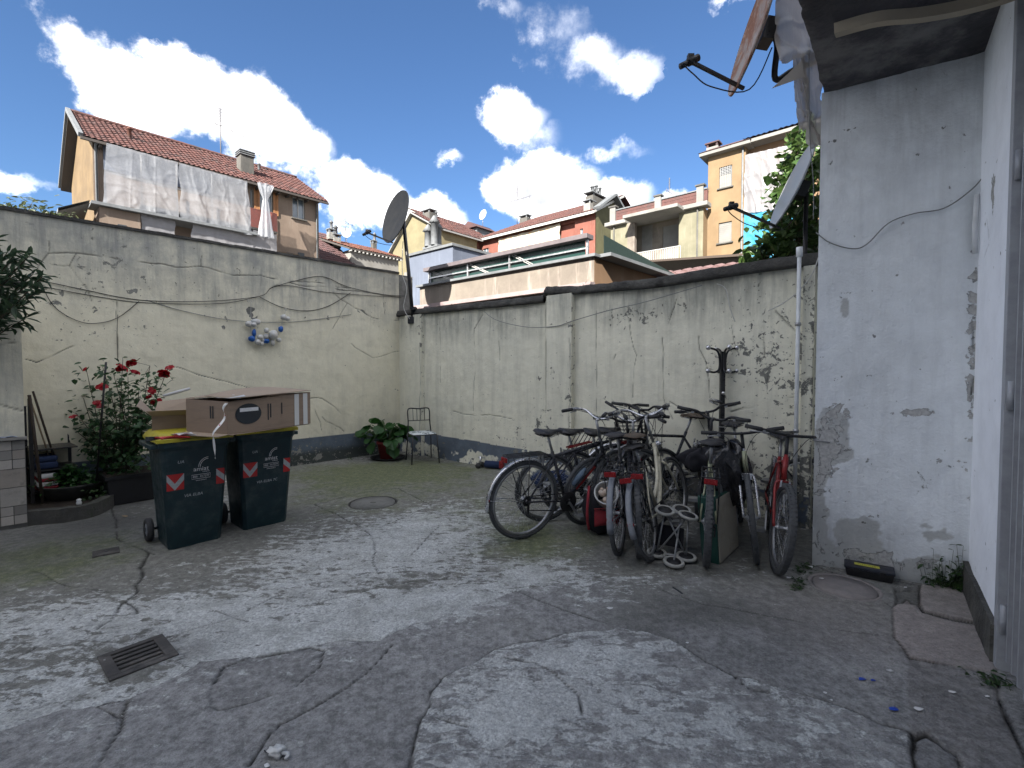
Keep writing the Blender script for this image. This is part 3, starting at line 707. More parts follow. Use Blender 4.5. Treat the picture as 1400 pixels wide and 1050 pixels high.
class Frame:
    """a vertical plane: origin P on the ground, x along d, y into the wall"""
    def __init__(s, P, d):
        s.P = Vector((P[0], P[1], 0)); s.d = Vector((d[0], d[1], 0)).normalized(); s.n = Vector((-s.d.y, s.d.x, 0)); s.rz = math.atan2(s.d.y, s.d.x)
    def px(s, u, v, y=0.0):
        r = raydir(u, v); P = s.P + s.n * y; o = Vector((0, 0, CH))
        t = (P - o).dot(s.n) / r.dot(s.n); q = o + r * t
        return ((q - s.P).dot(s.d), q.z)
    def w(s, x, y, z): return s.P + s.d * x + s.n * y + Vector((0, 0, z))
def relief(name, fr, x0, x1, z0, z1, step, mat, parent, cracks, fields, off=0.0, zx=None, kind=None):
    """wall face with cracks and unevenness as real relief; fields(x, z) returns peel, grime, band"""
    x = np.arange(x0, x1 + step * .5, step); x[-1] = x1; z = np.arange(z0, z1 + step * .5, step); z[-1] = z1
    X, Zz = np.meshgrid(x, z); r_ = random.Random(hash(name) % 97 if False else 11)
    cr = np.zeros(X.shape)
    for pts, w, amp in cracks:
        rl = rough_line(pts, max(amp, .02) * 1.4, 5, r_); d = line_dist(X, Zz, rl, .06)
        w *= .42; wv = w * (.1 + 1.5 * vnoise(X * 7, Zz * 7, 3)); cr = np.maximum(cr, (1 - sstep(d, wv * .3, wv * 1.1 + step * .52)) * sstep(fbm(X, Zz, 4, 3, 15), .30, .52) * .9)
    pe, gr, bd = fields(X, Zz)
    dep = (fbm(X, Zz, 1.2, 4, 7) - .5) * .03 + (fbm(X, Zz, 9, 4, 8) - .5) * .008
    edge = np.minimum.reduce([X - x0, x1 - X, Zz - z0, z1 - Zz]); dep = dep * sstep(edge, 0, .1)
    dep = dep + cr * .012 + off
    if zx is not None: Zz = z0 + (Zz - z0) / (z1 - z0) * (zx(X) - z0)
    P = np.stack([fr.P.x + fr.d.x * X + fr.n.x * dep, fr.P.y + fr.d.y * X + fr.n.y * dep, Zz], -1)
    me = sheet_mesh(name, P[:, ::1], None, dict(crack=cr, peel=pe, grime=gr, band=bd))
    o = link(name, me, mat, parent, kind)
    if parent is not None:
        Mi = (Matrix.Translation(parent.location) @ parent.rotation_euler.to_matrix().to_4x4()).inverted(); me.transform(Mi)
    return o
C0 = gp(547, 616)
LW0 = gp(0, 694); LWd = (C0 - LW0).normalized()
FL = Frame(C0 - LWd * 8.0, LWd)          # x runs 0..8 towards the corner
XL = 8.0
zl = lambda u, v: FL.px(u, v)
def lcr(pts, w=.006, amp=.015): return ([FL.px(u, v) for u, v in pts], w, amp)
left_cracks = [lcr([(66, 347), (105, 347), (130, 350), (160, 355), (200, 360), (240, 366), (275, 365), (300, 372), (335, 377), (370, 381), (400, 388), (440, 392), (500, 400), (549, 407)], .010, .02),
    lcr([(66, 347), (52, 365), (40, 395)], .007), lcr([(66, 347), (66, 330)], .006), lcr([(95, 364), (110, 385), (125, 412)], .006), lcr([(104, 347), (95, 364), (70, 362)], .005),
    lcr([(36, 492), (50, 496), (85, 480), (125, 468)], .006), lcr([(455, 400), (475, 415), (495, 425), (510, 435), (547, 438)], .006), lcr([(370, 395), (400, 385), (440, 388), (480, 395)], .006),
    lcr([(475, 415), (465, 432), (455, 450)], .004), lcr([(0, 300), (20, 302), (45, 308)], .004), lcr([(275, 365), (276, 350)], .004), lcr([(440, 570), (455, 580), (470, 590)], .003), lcr([(400, 545), (430, 560), (440, 590)], .004),
    lcr([(405, 540), (440, 545), (470, 570)], .003), lcr([(160, 410), (161, 490)], .003), lcr([(230, 500), (300, 520), (380, 540)], .003), lcr([(425, 300), (426, 330)], .003) , lcr([(525, 380), (526, 430)], .003), lcr([(480, 470), (510, 490), (549, 480)], .003)]
def left_fields(X, Z):
    top = zltop(X); g = sstep(Z, top - 1.25, top - .1) * .72 + .25 * sstep(1 - Z, .2, 1) ; n = fbm(X, Z, 1.3, 5, 51)
    g = np.clip(g * (.5 + n) + (n - .5) * .3, 0, 1)
    pe = -.25 + (fbm(X, Z, 1.0, 3, 61) - .5) * .5 + .12 * sstep(Z, 1.6, 2.4) + .42 * (1 - sstep(Z, .2, .55)) * (.3 + n)
    bd = (Z < .40 + .02 * fbm(X, Z, 3, 2, 5)).astype(float) + 1.0 * (1 - sstep(Z, .13, .19 + .16 * fbm(X, Z, 5, 4, 9)))
    return pe, g, bd
xt0, zt0 = FL.px(0, 286); xt1, zt1 = FL.px(552, 376)
zltop = lambda X: zt0 + (zt1 - zt0) * (X - xt0) / (xt1 - xt0)
wl = thing('boundary_wall', 'tall cracked beige plaster wall along the left side with cables across it', 'wall', FL.P, FL.rz)
relief('plaster', FL, 0, XL, -.05, 3.2, .0105, M['wall_left'], wl, left_cracks, left_fields, zx=zltop)
za, zb = float(zltop(0)), float(zltop(XL))
b = MB(); b.hexa([(0, .01, -.1), (XL + .3, .01, -.1), (XL + .3, .25, -.1), (0, .25, -.1)], [(0, .01, za - .004), (XL + .3, .01, zb - .004), (XL + .3, .25, zb - .004), (0, .25, za - .004)]); b.build('wall_core', M['concrete_old'], wl)
b = MB(); N_ = 90
for i in range(N_):
    xa, xb = XL * i / N_, XL * (i + 1) / N_; h1, h2 = float(zltop(xa)), float(zltop(xb)); j = mnoise.noise(Vector((i * .35, 2, 0))) * .012
    b.hexa([(xa, -.025 + j, h1), (xb, -.025 + j, h2), (xb, .27, h2), (xa, .27, h1)], [(xa, -.025 + j, h1 + .035 + j), (xb, -.025 + j, h2 + .035 + j), (xb, .27, h2 + .04), (xa, .27, h1 + .04)])
b.build('coping', M['coping'], wl)

# right wall
C1 = gp(1110, 720); RWd = (C1 - C0).normalized(); FR = Frame(C0, RWd); RL = (C1 - C0).length + 1.6
rx = lambda u, v, y=0: FR.px(u, v, y)
def rcr(pts, w=.006, amp=.015): return ([FR.px(u, v) for u, v in pts], w, amp)
right_cracks = [rcr([(660, 423), (648, 445), (647, 560)], .006), rcr([(747, 405), (747, 560)], .006, .006), rcr([(682, 460), (681, 510)], .005), rcr([(842, 480), (835, 510)], .006), rcr([(832, 530), (840, 548)], .010),
    rcr([(905, 455), (907, 540), (920, 570)], .006), rcr([(955, 455), (965, 490), (970, 540)], .006), rcr([(1000, 560), (1030, 555), (1050, 545), (1085, 540)], .011, .02), rcr([(925, 400), (910, 450)], .004),
    rcr([(1000, 440), (1010, 480)], .004), rcr([(915, 545), (935, 560), (960, 565)], .005), rcr([(620, 560), (660, 565), (700, 570)], .005), rcr([(1060, 420), (1090, 450)], .006), rcr([(600, 430), (602, 520)], .003),
    rcr([(770, 600), (900, 640), (1050, 660)], .004), rcr([(860, 430), (870, 480), (865, 540)], .003), rcr([(815, 420), (818, 600)], .003), rcr([(1045, 440), (1050, 520), (1040, 600)], .005)]
Z_R = 2.58
# height of the coping's underside along the wall
cz = [rx(583, 428.6), rx(746, 414), rx(747, 403), rx(787, 403), rx(900, 393.5), rx(1040, 372.6), rx(1110, 364)]
czx = [p[0] for p in cz]; czz = [p[1] for p in cz]; czx[0] = 0; czx[-1] = RL
zrtop = lambda X: np.interp(X, czx, czz)
print('coping z', [round(z, 2) for z in czz], 'x', [round(x, 2) for x in czx])
def right_fields(X, Z):
    top = zrtop(X); n = fbm(X, Z, 1.3, 5, 151)
    g = sstep(Z, top - .55, top) * .6 * (.4 + n) + (n - .5) * .25
    t = X / RL
    pe = -.22 + (fbm(X, Z, .9, 3, 161) - .5) * .6 + .20 * sstep(t, .45, .8) + .32 * (1 - sstep(Z, .45, .95)) * (.25 + n) * sstep(t, .1, .4)
    pe += .25 * np.exp(-((X - rx(740, 560)[0]) / .35) ** 2 - ((Z - rx(740, 570)[1]) / .25) ** 2)
    pe += .5 * np.exp(-((X - rx(860, 420)[0]) / .5) ** 2 - ((Z - rx(860, 425)[1]) / .13) ** 2) + .2 * np.exp(-((X - rx(1020, 480)[0]) / .5) ** 2 - ((Z - 1.6) / .4) ** 2)
    zb_ = .40 - .02 * X + .03 * fbm(X, Z, 2, 3, 5); bd = (Z < zb_).astype(float) * sstep(fbm(X, Z, 6, 4, 77) + .32 * sstep(Z, .12, .3), .5, .56)
    pe += (Z < zb_) * .12
    return pe, np.clip(g, 0, 1), bd
wr = thing('boundary_wall', 'lower peeling pale plaster wall with pilasters and black mossy coping behind the bicycles', 'wall', FR.P, FR.rz)
relief('plaster', FR, 0, RL, -.05, 2.5, .0105, M['wall_right'], wr, right_cracks, right_fields, zx=zrtop)
b = MB(); nseg = 40
for i in range(nseg):
    xa, xb = RL * i / nseg, RL * (i + 1) / nseg; h1, h2 = float(zrtop(xa + .001)) - .01, float(zrtop(xb - .001)) - .01
    b.hexa([(xa, .02, -.1), (xb, .02, -.1), (xb, .26, -.1), (xa, .26, -.1)], [(xa, .02, h1), (xb, .02, h2), (xb, .26, h2), (xa, .26, h1)])
b.build('wall_core', M['concrete_old'], wr)
def coping_run(x0, x1, th, out, name='coping'):
    n = max(3, int((x1 - x0) / .035)); top = []
    def fn(s, t):
        x = x0 + (x1 - x0) * s; zb_ = float(zrtop(min(max(x, x0 + .002), x1 - .002)))
        q = [(0.01, 0), (-out, 0.0), (-out - .012, th * .25), (-out, th * .6), (-out + .01, th * .92), (-out + .05, th), (.3, th + .01), (.3, -.02)]
        k = min(int(round(t * 7)), 7); yy, zz = q[k]
        nn = mnoise.noise(Vector((x * 9, k * 1.7, 1))) * .012 + mnoise.noise(Vector((x * 30, k * 3.1, 1))) * .006 if 0 < k < 7 else 0
        return (x, yy + nn, zb_ + zz + nn)
    b = MB().grid(fn, n, 7, True); o = b.build(name, M['coping'], wr); return o
th_ = .105
coping_run(0.0, czx[1], th_, .05); coping_run(czx[1] + .004, czx[4], th_ * 1.05, .06); coping_run(czx[4] + .003, RL, th_ * 1.15, .065)
# pilasters: relief sheets standing 7 cm proud
def pilaster(u0, u1, vtop, out=.08):
    xa = FR.px(u0, 500, -out)[0]; xb = FR.px(u1, 500, -out)[0]
    f2 = Frame(FR.w(xa, -out, 0), FR.d); w = xb - xa; top = float(zrtop((xa + xb) / 2)) - .003
    def flds(X, Z):
        pe, g, bd = right_fields(X + xa, Z); return pe + .22 * sstep(X, w * .7, w) * (Z < top - .3), g, bd
    relief('pilaster', f2, 0, w, -.05, top, .0135, M['wall_right'], wr, [([(w * .95, .3), (w * .9, .9), (w * .97, 1.4), (w * .9, 1.9)], .012, .03)], flds)
    b = MB(); b.add([(xb, -out, -.05), (xb, .0, -.05), (xb, .0, top), (xb, -out, top)], [(0, 1, 2, 3)]); b.add([(xa, -out, -.05), (xa, .0, -.05), (xa, .0, top), (xa, -out, top)], [(3, 2, 1, 0)])
    b.build('pilaster_side', M['wall_right'], wr)
pilaster(554, 575, 430); pilaster(747, 781, 404); pilaster(1096, 1112, 366)

# pier at the far left with ceramic tiles at its foot
PZ = gp(0, 724).y; PR = gp(38, 718)
FP = Frame(PR - LWd * 2.0, LWd)
pr = thing('wall_pier', 'grey plastered pier at the left edge with patchwork tiles on its lower half', 'pier', FP.P, FP.rz)
xe = 2.0; zt = FP.px(33, 392)[1]
relief('plaster', FP, 0, xe, -.05, zt, .016, M['wall_left'], pr, [([(1.2, 1.9), (1.6, 1.7), (1.98, 1.75)], .004, .02), ([(1.3, 1.2), (1.7, 1.25), (1.99, 1.1)], .004, .02)], lambda X, Z: (-.35 + 0 * X, .45 + 0 * X, 0 * X))
MB().box(0, .02, -.1, xe - .002, .6, zt - .002).build('pier_core', M['wall_left'], pr)
MB().box(0, -.02, zt, xe + .02, .6, zt + .04).build('cap', M['coping'], pr)
tcols = [(.34, .32, .29), (.25, .24, .22), (.42, .39, .35), (.19, .18, .165), (.30, .27, .235)]
tm = [pm('tile_%s' % 'abcde'[i], c, tuple(x * .8 for x in c), 12, .45, 0, .1, dirt=(.09, .09, .08), dirt_amt=.5) for i, c in enumerate(tcols)]
zt2 = FP.px(20, 602, -.02)[1]; tw = .088
b = MB().box(.2, -.014, -.04, xe, -.0, zt2); b.build('tile_grout', pm('grout', (.10, .10, .095), None, 10, .9), pr)
tiles = {}
nx_ = int((xe - .9) / tw); nz_ = int((zt2 - .02) / tw)
r_ = random.Random(4); used = set()
for i in range(nx_):
    for j in range(nz_):
        if (i, j) in used: continue
        big = r_.random() < .22 and i + 1 < nx_ and j + 1 < nz_ and not ({(i + 1, j), (i, j + 1), (i + 1, j + 1)} & used)
        s_ = 2 if big else 1; k = (s_, r_.randrange(5))
        for q in range(s_):
            for w_ in range(s_): used.add((i + q, j + w_))
        if k not in tiles: tiles[k] = MB().box(.003, -.008, .003, tw * s_ - .003, 0, tw * s_ - .003)
        x = xe - (i + s_) * tw; z = .03 + j * tw
        if isinstance(tiles[k], MB):
            o = tiles[k].build('tile', tm[k[1]], pr); tiles[k] = o.data
        else: o = link('tile', tiles[k], None, pr)
        o.location = (x, -.015, z)
MB().box(.2, -.07, zt2 + .004, xe + .015, 0, zt2 + .03).build('ledge', tm[1], pr, bevel=.004)
o = MB().grid(lambda s, t: (1.55 + .4 * s, -.06 + .05 * t, zt2 + .032 + .03 * abs(mnoise.noise(Vector((s * 5, t * 2, 3))))), 14, 4).build('plastic_bag', pm('bag_blue', (.3, .36, .5), (.4, .42, .48), 12, .5), world=False)
o.parent = None; o.location = FP.P; o.rotation_euler = (0, 0, FP.rz); tag(o, 'crumpled pale blue bag lying on the ledge above the tiles', 'bag')

# kerb and soil bed by the pier
kp = smooth_path([gp(-60, 735), gp(0, 724), (*gp(40, 718)[:2], 0), gp(100, 712), gp(138, 702), gp(160, 686), gp(150, 668)], 8)
bed = thing('flower_bed', 'low curved concrete kerb bed of soil at the foot of the roses', 'flower bed', kp[20].copy())
b = MB(); kh = .13; kw = .09
L_ = []; R_ = []
for i, p in enumerate(kp):
    d = (kp[min(i + 1, len(kp) - 1)] - kp[max(i - 1, 0)]); d.z = 0; d.normalize(); nn = Vector((-d.y, d.x, 0)); L_.append(p.copy()); R_.append(p + nn * kw)
for i in range(len(kp) - 1):
    h1 = kh + .012 * mnoise.noise(Vector((i * .5, 0, 0))); h2 = kh + .012 * mnoise.noise(Vector((i * .5 + .5, 0, 0))); up = lambda v, h: Vector((v.x, v.y, h)); dn = lambda v: Vector((v.x, v.y, -.05))
    b.hexa([dn(L_[i]), dn(L_[i + 1]), dn(R_[i + 1]), dn(R_[i])], [up(L_[i], h1), up(L_[i + 1], h2), up(R_[i + 1], h2), up(R_[i], h1)])
b.build('kerb', pm('kerb_dark', (.085, .083, .075), (.045, .044, .04), 9, .95, 0, .8, .012, dirt=(.03, .045, .02), dirt_amt=.6), bed, world=True)
far_ = [FL.w(FL.px(160, 640)[0], -.0, 0), FL.w(FL.px(-40, 640)[0], 0, 0)]
poly = [(p.x, p.y) for p in R_] + [(p.x, p.y) for p in far_]
b = MB(); b.add([(x, y, .085) for x, y in poly], [tuple(range(len(poly)))]); b.build('soil', M['soil'], bed, world=True)

# ------------------------------------------------------------------ the house on the right
H0 = gp(1110, 772); H1 = gp(1323, 811); H2 = gp(1358, 895)
FH = Frame(H0, (H1 - H0)); hw = (H1 - H0).length
hz = FH.px(1129, 135)[1]; hz2 = FH.px(1347, 60)[1]; print('soffit', hz, hz2, 'width', hw, 'H', H0, H1, H2)
SOF = (hz + hz2) / 2
house = thing('courtyard_house', 'pale blue-white plastered house corner under a dark concrete balcony at the right', 'house', H0, 0)
hx = lambda pts, w=.006, amp=.01: ([FH.px(u, v) for u, v in pts], w, amp)
hcr = [hx([(1330, 440), (1332, 480), (1328, 540)], .008)] or [hx([(1122, 345), (1128, 370), (1135, 385), (1170, 388), (1200, 395)], .004), hx([(1330, 440), (1332, 480), (1328, 540)], .008), hx([(1326, 560), (1325, 620)], .006), hx([(1120, 395), (1125, 420), (1115, 450)], .004), hx([(1200, 612), (1240, 610), (1270, 600)], .005), hx([(1160, 680), (1210, 700), (1290, 690)], .003), hx([(1150, 800), (1155, 700)], .002), hx([(1140, 300), (1180, 320), (1230, 290)], .002)]
def house_fields(X, Z):
    n = fbm(X, Z, 1.8, 5, 251)
    pe = -.34 + (n - .5) * .3
    def bl(u, v, rx_, rz_, s):
        x, z = FH.px(u, v); return s * np.exp(-((X - x) / rx_) ** 2 - ((Z - z) / rz_) ** 2)
    pe += bl(1140, 590, .09, .26, .8) + bl(1125, 640, .06, .35, .6) + bl(1330, 480, .05, .9, .5) + bl(1240, 640, .5, .5, .22) + bl(1150, 560, .08, .06, .3) + bl(1250, 563, .22, .04, .75) + bl(1150, 410, .05, .12, .42) + bl(1230, 260, .35, .12, .12) + bl(1290, 300, .25, .2, .10) + bl(1220, 770, .6, .16, .55) + bl(1330, 480, .05, .5, .25) + bl(1115, 720, .03, .3, .3)
    g = .12 + .5 * (1 - sstep(Z, .05, .5)) * (.3 + n) + .3 * sstep(Z, 2.6, 3.5) + bl(1100, 560, .08, 1.2, .3)
    nb_ = fbm(X, Z, 3.5, 5, 271); bare = bl(1140, 590, .10, .22, 1.0) + bl(1120, 650, .06, .45, .9) + bl(1220, 790, .7, .18, .75) + bl(1180, 720, .3, .2, .45) + bl(1155, 420, .05, .12, .7) + bl(1290, 720, .2, .25, .5)
    return pe, np.clip(g, 0, 1), sstep(bare + (nb_ - .5) * 1.1, .48, .52) * .85
relief('plaster', FH, 0, hw, -.05, SOF, .010, M['wall_house'], house, hcr, house_fields)
# left reveal, wavy old plaster edge running back past the boundary wall
FHl = Frame(H0 + Vector((.64, .77, 0)).normalized() * 2.6, -Vector((.64, .77, 0)))
relief('plaster', FHl, 0, 2.6, -.05, SOF, .02, M['wall_house'], house, [], lambda X, Z: (-.1 + 0 * X, .2 + 0 * X, 0 * X))
FW = Frame(H1, (H2 - H1)); wl_ = (H2 - H1).length; wcr = [([FW.px(1348, 300), FW.px(1352, 330), FW.px(1345, 350)], .008, .02)]
def white_fields(X, Z):
    pe = -.5 + 0 * X; x, z = FW.px(1358, 250); pe += .75 * np.exp(-((X - x) / .12) ** 2 - ((Z - z) / .22) ** 2); x, z = FW.px(1347, 300); pe += .6 * np.exp(-((X - x) / .05) ** 2 - ((Z - z) / .3) ** 2)
    return pe, .0 * X + .1 * sstep(Z, 2.8, 3.5), 0 * X
GX0 = FW.px(1379, 500)[0]
relief('white_wall', FW, 0, GX0, -.05, SOF, .012, M['wall_white'], house, wcr, white_fields)
# plinth
b = MB(); pz0 = FW.px(1330, 779)[1]; pz1 = FW.px(1364, 850)[1]; print('plinth', pz0, pz1, 'gate x', GX0)
fP = Frame(FW.w(0, -.03, 0), FW.d)
relief('plinth', fP, 0, GX0, -.05, max(.12, min(pz0, .3)), .012, M['coping'], house, [], lambda X, Z: (0 * X, 0 * X, 0 * X), zx=lambda X: np.interp(X, [0, GX0], [max(pz0, .1), max(pz1, .1)]))
b = MB(); b.add([FW.w(0, -.03, pz0), FW.w(GX0, -.03, pz1), FW.w(GX0, .01, pz1), FW.w(0, .01, pz0)], [(0, 1, 2, 3)]); b.add([FW.w(GX0, -.034, -.05), FW.w(GX0, .1, -.05), FW.w(GX0, .1, pz1), FW.w(GX0, -.034, pz1)], [(0, 1, 2, 3)]); b.build('plinth_top', M['coping'], house, world=True)
b = MB(); b.prism([(p.x, p.y) for p in [FW.w(GX0 + .001, .13, 0), FW.w(GX0 + 1.6, .13, 0), FW.w(GX0 + 1.6, .4, 0), FW.w(GX0 - .1, .4, 0), FW.w(GX0 - .1, .02, 0), FW.w(GX0 + .001, .02, 0)]][::-1], -.05, SOF); b.build('door_jamb', M['wall_white'], house, world=True)
# mass above and behind (the rest of the house)
Rb = Vector((.64, .77, 0)).normalized()
A_ = H0 + Rb * 2.6; b = MB()
pts = [H0 + Vector((.01, .012, 0)), H1 + Vector((.03, .03, 0)), H1 + Vector((3, -1, 0)), A_ + Vector((3, 0, 0)), A_]
b.prism([(p.x, p.y) for p in pts], SOF + .18, 4.7); b.build('upper_wall', M['f_white'], house, world=True)
b = MB(); b.prism([(p.x, p.y) for p in [FW.w(0, .012, 0), FW.w(9, .012, 0), FW.w(9, .4, 0), FW.w(0, .4, 0)]][::-1], SOF + .18, 4.7); b.build('upper_wall', M['f_white'], house, world=True)
b = MB(); b.prism([(p.x, p.y) for p in [FW.w(GX0 + 1.5, .0, 0), FW.w(9, .0, 0), FW.w(9, .4, 0), FW.w(GX0 + 1.5, .4, 0)]][::-1], -.05, SOF); b.build('side_wall', M['wall_white'], house, world=True)
# balcony slab: underside at SOF
def sof(u, v):
    return gp(u, v, SOF) if False else (lambda d: Vector((d.x * (SOF - CH) / d.z, d.y * (SOF - CH) / d.z, SOF)))(raydir(u, v))
e0 = sof(1129, 135); e1 = sof(1097, 0); ed = (e1 - e0).normalized(); e2 = e0 + ed * 1.55
inner0 = H1 + Vector((.2, .1, 0)); inner1 = FW.w(1.9, .1, 0)
b = MB(); nseg = 30
def slabpt(s, t):
    a_ = e0.lerp(e2, s); c_ = inner0.lerp(inner1, s); p = a_.lerp(c_, t)
    j = mnoise.noise(Vector((p.x * 4, p.y * 4, 0))) * .03 + mnoise.noise(Vector((p.x * 14, p.y * 14, 0))) * .012
    if t == 0: p = p + Vector((j, -j, 0)) * .8
    return (p.x, p.y, SOF + (j * .6 if 0 < t < 1 else 0))
b.grid(slabpt, 40, 24)
top = [e0 + Vector((0, .35, 0)), e2, inner1, inner0 + Vector((0, .35, 0))]
b.add([(e0.x, e0.y, SOF), (e2.x, e2.y, SOF), (e2.x, e2.y, SOF + .18), (e0.x, e0.y, SOF + .18)], [(0, 1, 2, 3)])
b.add([(p.x, p.y, SOF + .18) for p in (e0, e2, inner1, inner0)], [(0, 1, 2, 3)])
b.add([(e0.x, e0.y, SOF), (inner0.x, inner0.y, SOF), (inner0.x, inner0.y, SOF + .18), (e0.x, e0.y, SOF + .18)], [(3, 2, 1, 0)])
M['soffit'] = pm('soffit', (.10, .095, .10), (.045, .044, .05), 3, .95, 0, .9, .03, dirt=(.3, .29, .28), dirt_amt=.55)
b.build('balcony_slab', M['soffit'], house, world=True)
# wavy beige panel hung below the slab, nearer the camera
dz = SOF - .28
def pan(u, v): d = raydir(u, v); t = (dz - CH) / d.z; return Vector((d.x * t, d.y * t, dz))
q = [pan(1143, 52), pan(1200, 37), pan(1262, 31), (pan(1330, 18)), pan(1400, -4), pan(1470, -40)]
q = smooth_path(q, 8); back = -RWd
b = MB(); vs = []; fs = []
nb = Vector((-FR.n.x, -FR.n.y, 0))
for p in q: vs += [p + Vector((0, 0, .09)), p, p + nb * .07 + Vector((0, 0, -.012)), p + nb * .09 + Vector((0, 0, .03)), p + nb * .7 + Vector((0, 0, .06)), p + nb * .7 + Vector((0, 0, .12))]
for i in range(len(q) - 1):
    for k in range(5): fs.append((i * 6 + k, (i + 1) * 6 + k, (i + 1) * 6 + k + 1, i * 6 + k + 1))
b.add(vs, fs)
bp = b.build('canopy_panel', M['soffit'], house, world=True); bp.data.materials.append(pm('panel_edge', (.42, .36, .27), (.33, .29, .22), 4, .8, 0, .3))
for i, p in enumerate(bp.data.polygons): p.material_index = 1 if i % 5 in (0, 1, 2) else 0
b = MB()
for p in (q[2], q[-4]): b.box(p.x - .015, p.y - .3, dz + .05, p.x + .015, p.y - .27, SOF + .01)
b.build('panel_hanger', M['rust'], house, world=True)
# pipe remnant in the corner, hinge blocks
b = MB(); a_, z_a = FW.px(1351, 250); _, z_b = FW.px(1349, 335); b.tube([FW.w(.05, -.02, z_a), FW.w(.05, -.025, (z_a + z_b) / 2), FW.w(.045, -.02, z_b)], .014); b.build('pipe', M['pvc_white'], house, world=True)

# ------------------------------------------------------------------ gate
gx = GX0 + .0
gate = thing('metal_gate', 'grey barred metal gate ajar against the white wall at the right edge', 'gate', FW.w(gx, .055, 0), FW.rz)
gz0, gz1 = .08, SOF - .15; gl = 1.4
MB().box(-.012, -.075, gz0 - .09, .05, .045, SOF - .004).build('gate_post', M['gate_metal'], gate, bevel=.003)
MB().box(.07, -.035, gz0, .11, .005, gz1 - .05).build('leaf_frame', M['gate_metal'], gate, bevel=.002)
for zz in (gz0, 1.22, 2.35, gz1 - .09): MB().box(.112, -.035, zz, gl, .003, zz + .045).build('rail', M['gate_metal'], gate, bevel=.002)
bm_ = MB().box(-.009, -.012, 0, .009, .006, gz1 - gz0 - .14); me = None
for i in range(13):
    x = .17 + i * .11
    if me is None: o = bm_.build('bar', M['gate_metal'], gate); me = o.data
    else: o = link('bar', me, None, gate)
    o.location = (x, -.046, gz0 + .03)
for zz in (.2, 1.3, 2.4):
    MB().cyl((.06, -.052, zz), (.06, -.052, zz + .14), .014, n=10).build('hinge', M['gate_metal'], gate)
MB().box(.11, .010, .06, gl, .014, gz1 - .1).build('back_panel', pm('gate_panel', (.13, .135, .15), None, 4, .6), gate)
# ------------------------------------------------------------------ houses beyond the walls
D1 = Vector((.909, 1, 0)).normalized()       # runs away from us to the right
D2 = Vector((1.158, -1, 0)).normalized()     # comes towards us to the right
def holed(b, x0, x1, z0, z1, holes, y=0.0, dep=.18):
    """wall face with real openings and their reveals"""
    xs_ = sorted({x0, x1, *[h[0] for h in holes], *[h[1] for h in holes]}); zs_ = sorted({z0, z1, *[h[2] for h in holes], *[h[3] for h in holes]})
    for xa, xb in zip(xs_[:-1], xs_[1:]):
        for za_, zb_ in zip(zs_[:-1], zs_[1:]):
            cx, cz_ = (xa + xb) / 2, (za_ + zb_) / 2
            if any(h[0] < cx < h[1] and h[2] < cz_ < h[3] for h in holes): continue
            b.add([(xa, y, za_), (xb, y, za_), (xb, y, zb_), (xa, y, zb_)], [(0, 1, 2, 3)])
    for h in holes:
        a, c, e, f = h; q = y + dep
        b.add([(a, y, e), (a, q, e), (a, q, f), (a, y, f)], [(0, 1, 2, 3)]); b.add([(c, y, e), (c, y, f), (c, q, f), (c, q, e)], [(0, 1, 2, 3)])
        b.add([(a, y, f), (a, q, f), (c, q, f), (c, y, f)], [(0, 1, 2, 3)]); b.add([(a, y, e), (c, y, e), (c, q, e), (a, q, e)], [(0, 1, 2, 3)])
    return b
def win(parent, x0, x1, z0, z1, frame='white_frame', y=0.0, dep=.14, sill=True, nx=2, nz=1, shade=None, pane='glass_far'):
    t = .06; b = MB(); yy = y + dep
    b.box(x0, yy - .03, z0, x0 + t, yy + .02, z1); b.box(x1 - t, yy - .03, z0, x1, yy + .02, z1); b.box(x0 + t, yy - .03, z1 - t, x1 - t, yy + .02, z1); b.box(x0 + t, yy - .03, z0, x1 - t, yy + .02, z0 + t)
    for i in range(1, nx): xm = x0 + (x1 - x0) * i / nx; b.box(xm - t / 2, yy - .028, z0 + t, xm + t / 2, yy + .018, z1 - t)
    for i in range(1, nz): zm = z0 + (z1 - z0) * i / nz; b.box(x0 + t, yy - .024, zm - t / 3, x1 - t, yy + .016, zm + t / 3)
    w = b.build('window', M[frame], parent)
    MB().box(x0 + .01, yy + .022, z0 + .01, x1 - .01, yy + .035, z1 - .01).build('pane', M[pane], w)
    if sill: MB().box(x0 - .1, y - .12, z0 - .08, x1 + .1, y + .1, z0 - .004).build('sill', M['f_grey'], w)
    if shade:
        zc = z1 - (z1 - z0) * shade; b = MB(); n = max(3, int((z1 - zc) / .06))
        for i in range(n): b.box(x0 + .01, yy - .05 - .008 * (i % 2), zc + (z1 - zc) * i / n, x1 - .01, yy - .035, zc + (z1 - zc) * (i + 1) / n)
        b.build('roller_blind', M['f_white'], w)
    return w
def shutter(parent, x0, x1, z0, z1, y=-.04, mat='brown_wood'):
    b = MB(); b.box(x0, y - .03, z0, x0 + .07, y, z1); b.box(x1 - .07, y - .03, z0, x1, y, z1); n = int((z1 - z0) / .07)
    for i in range(n): z = z0 + (z1 - z0) * i / n; b.hexa([(x0 + .07, y - .028, z), (x1 - .07, y - .028, z), (x1 - .07, y - .018, z), (x0 + .07, y - .018, z)], [(x0 + .07, y - .01, z + .06), (x1 - .07, y - .01, z + .06), (x1 - .07, y, z + .06), (x0 + .07, y, z + .06)])
    return b.build('shutter', M[mat], parent)
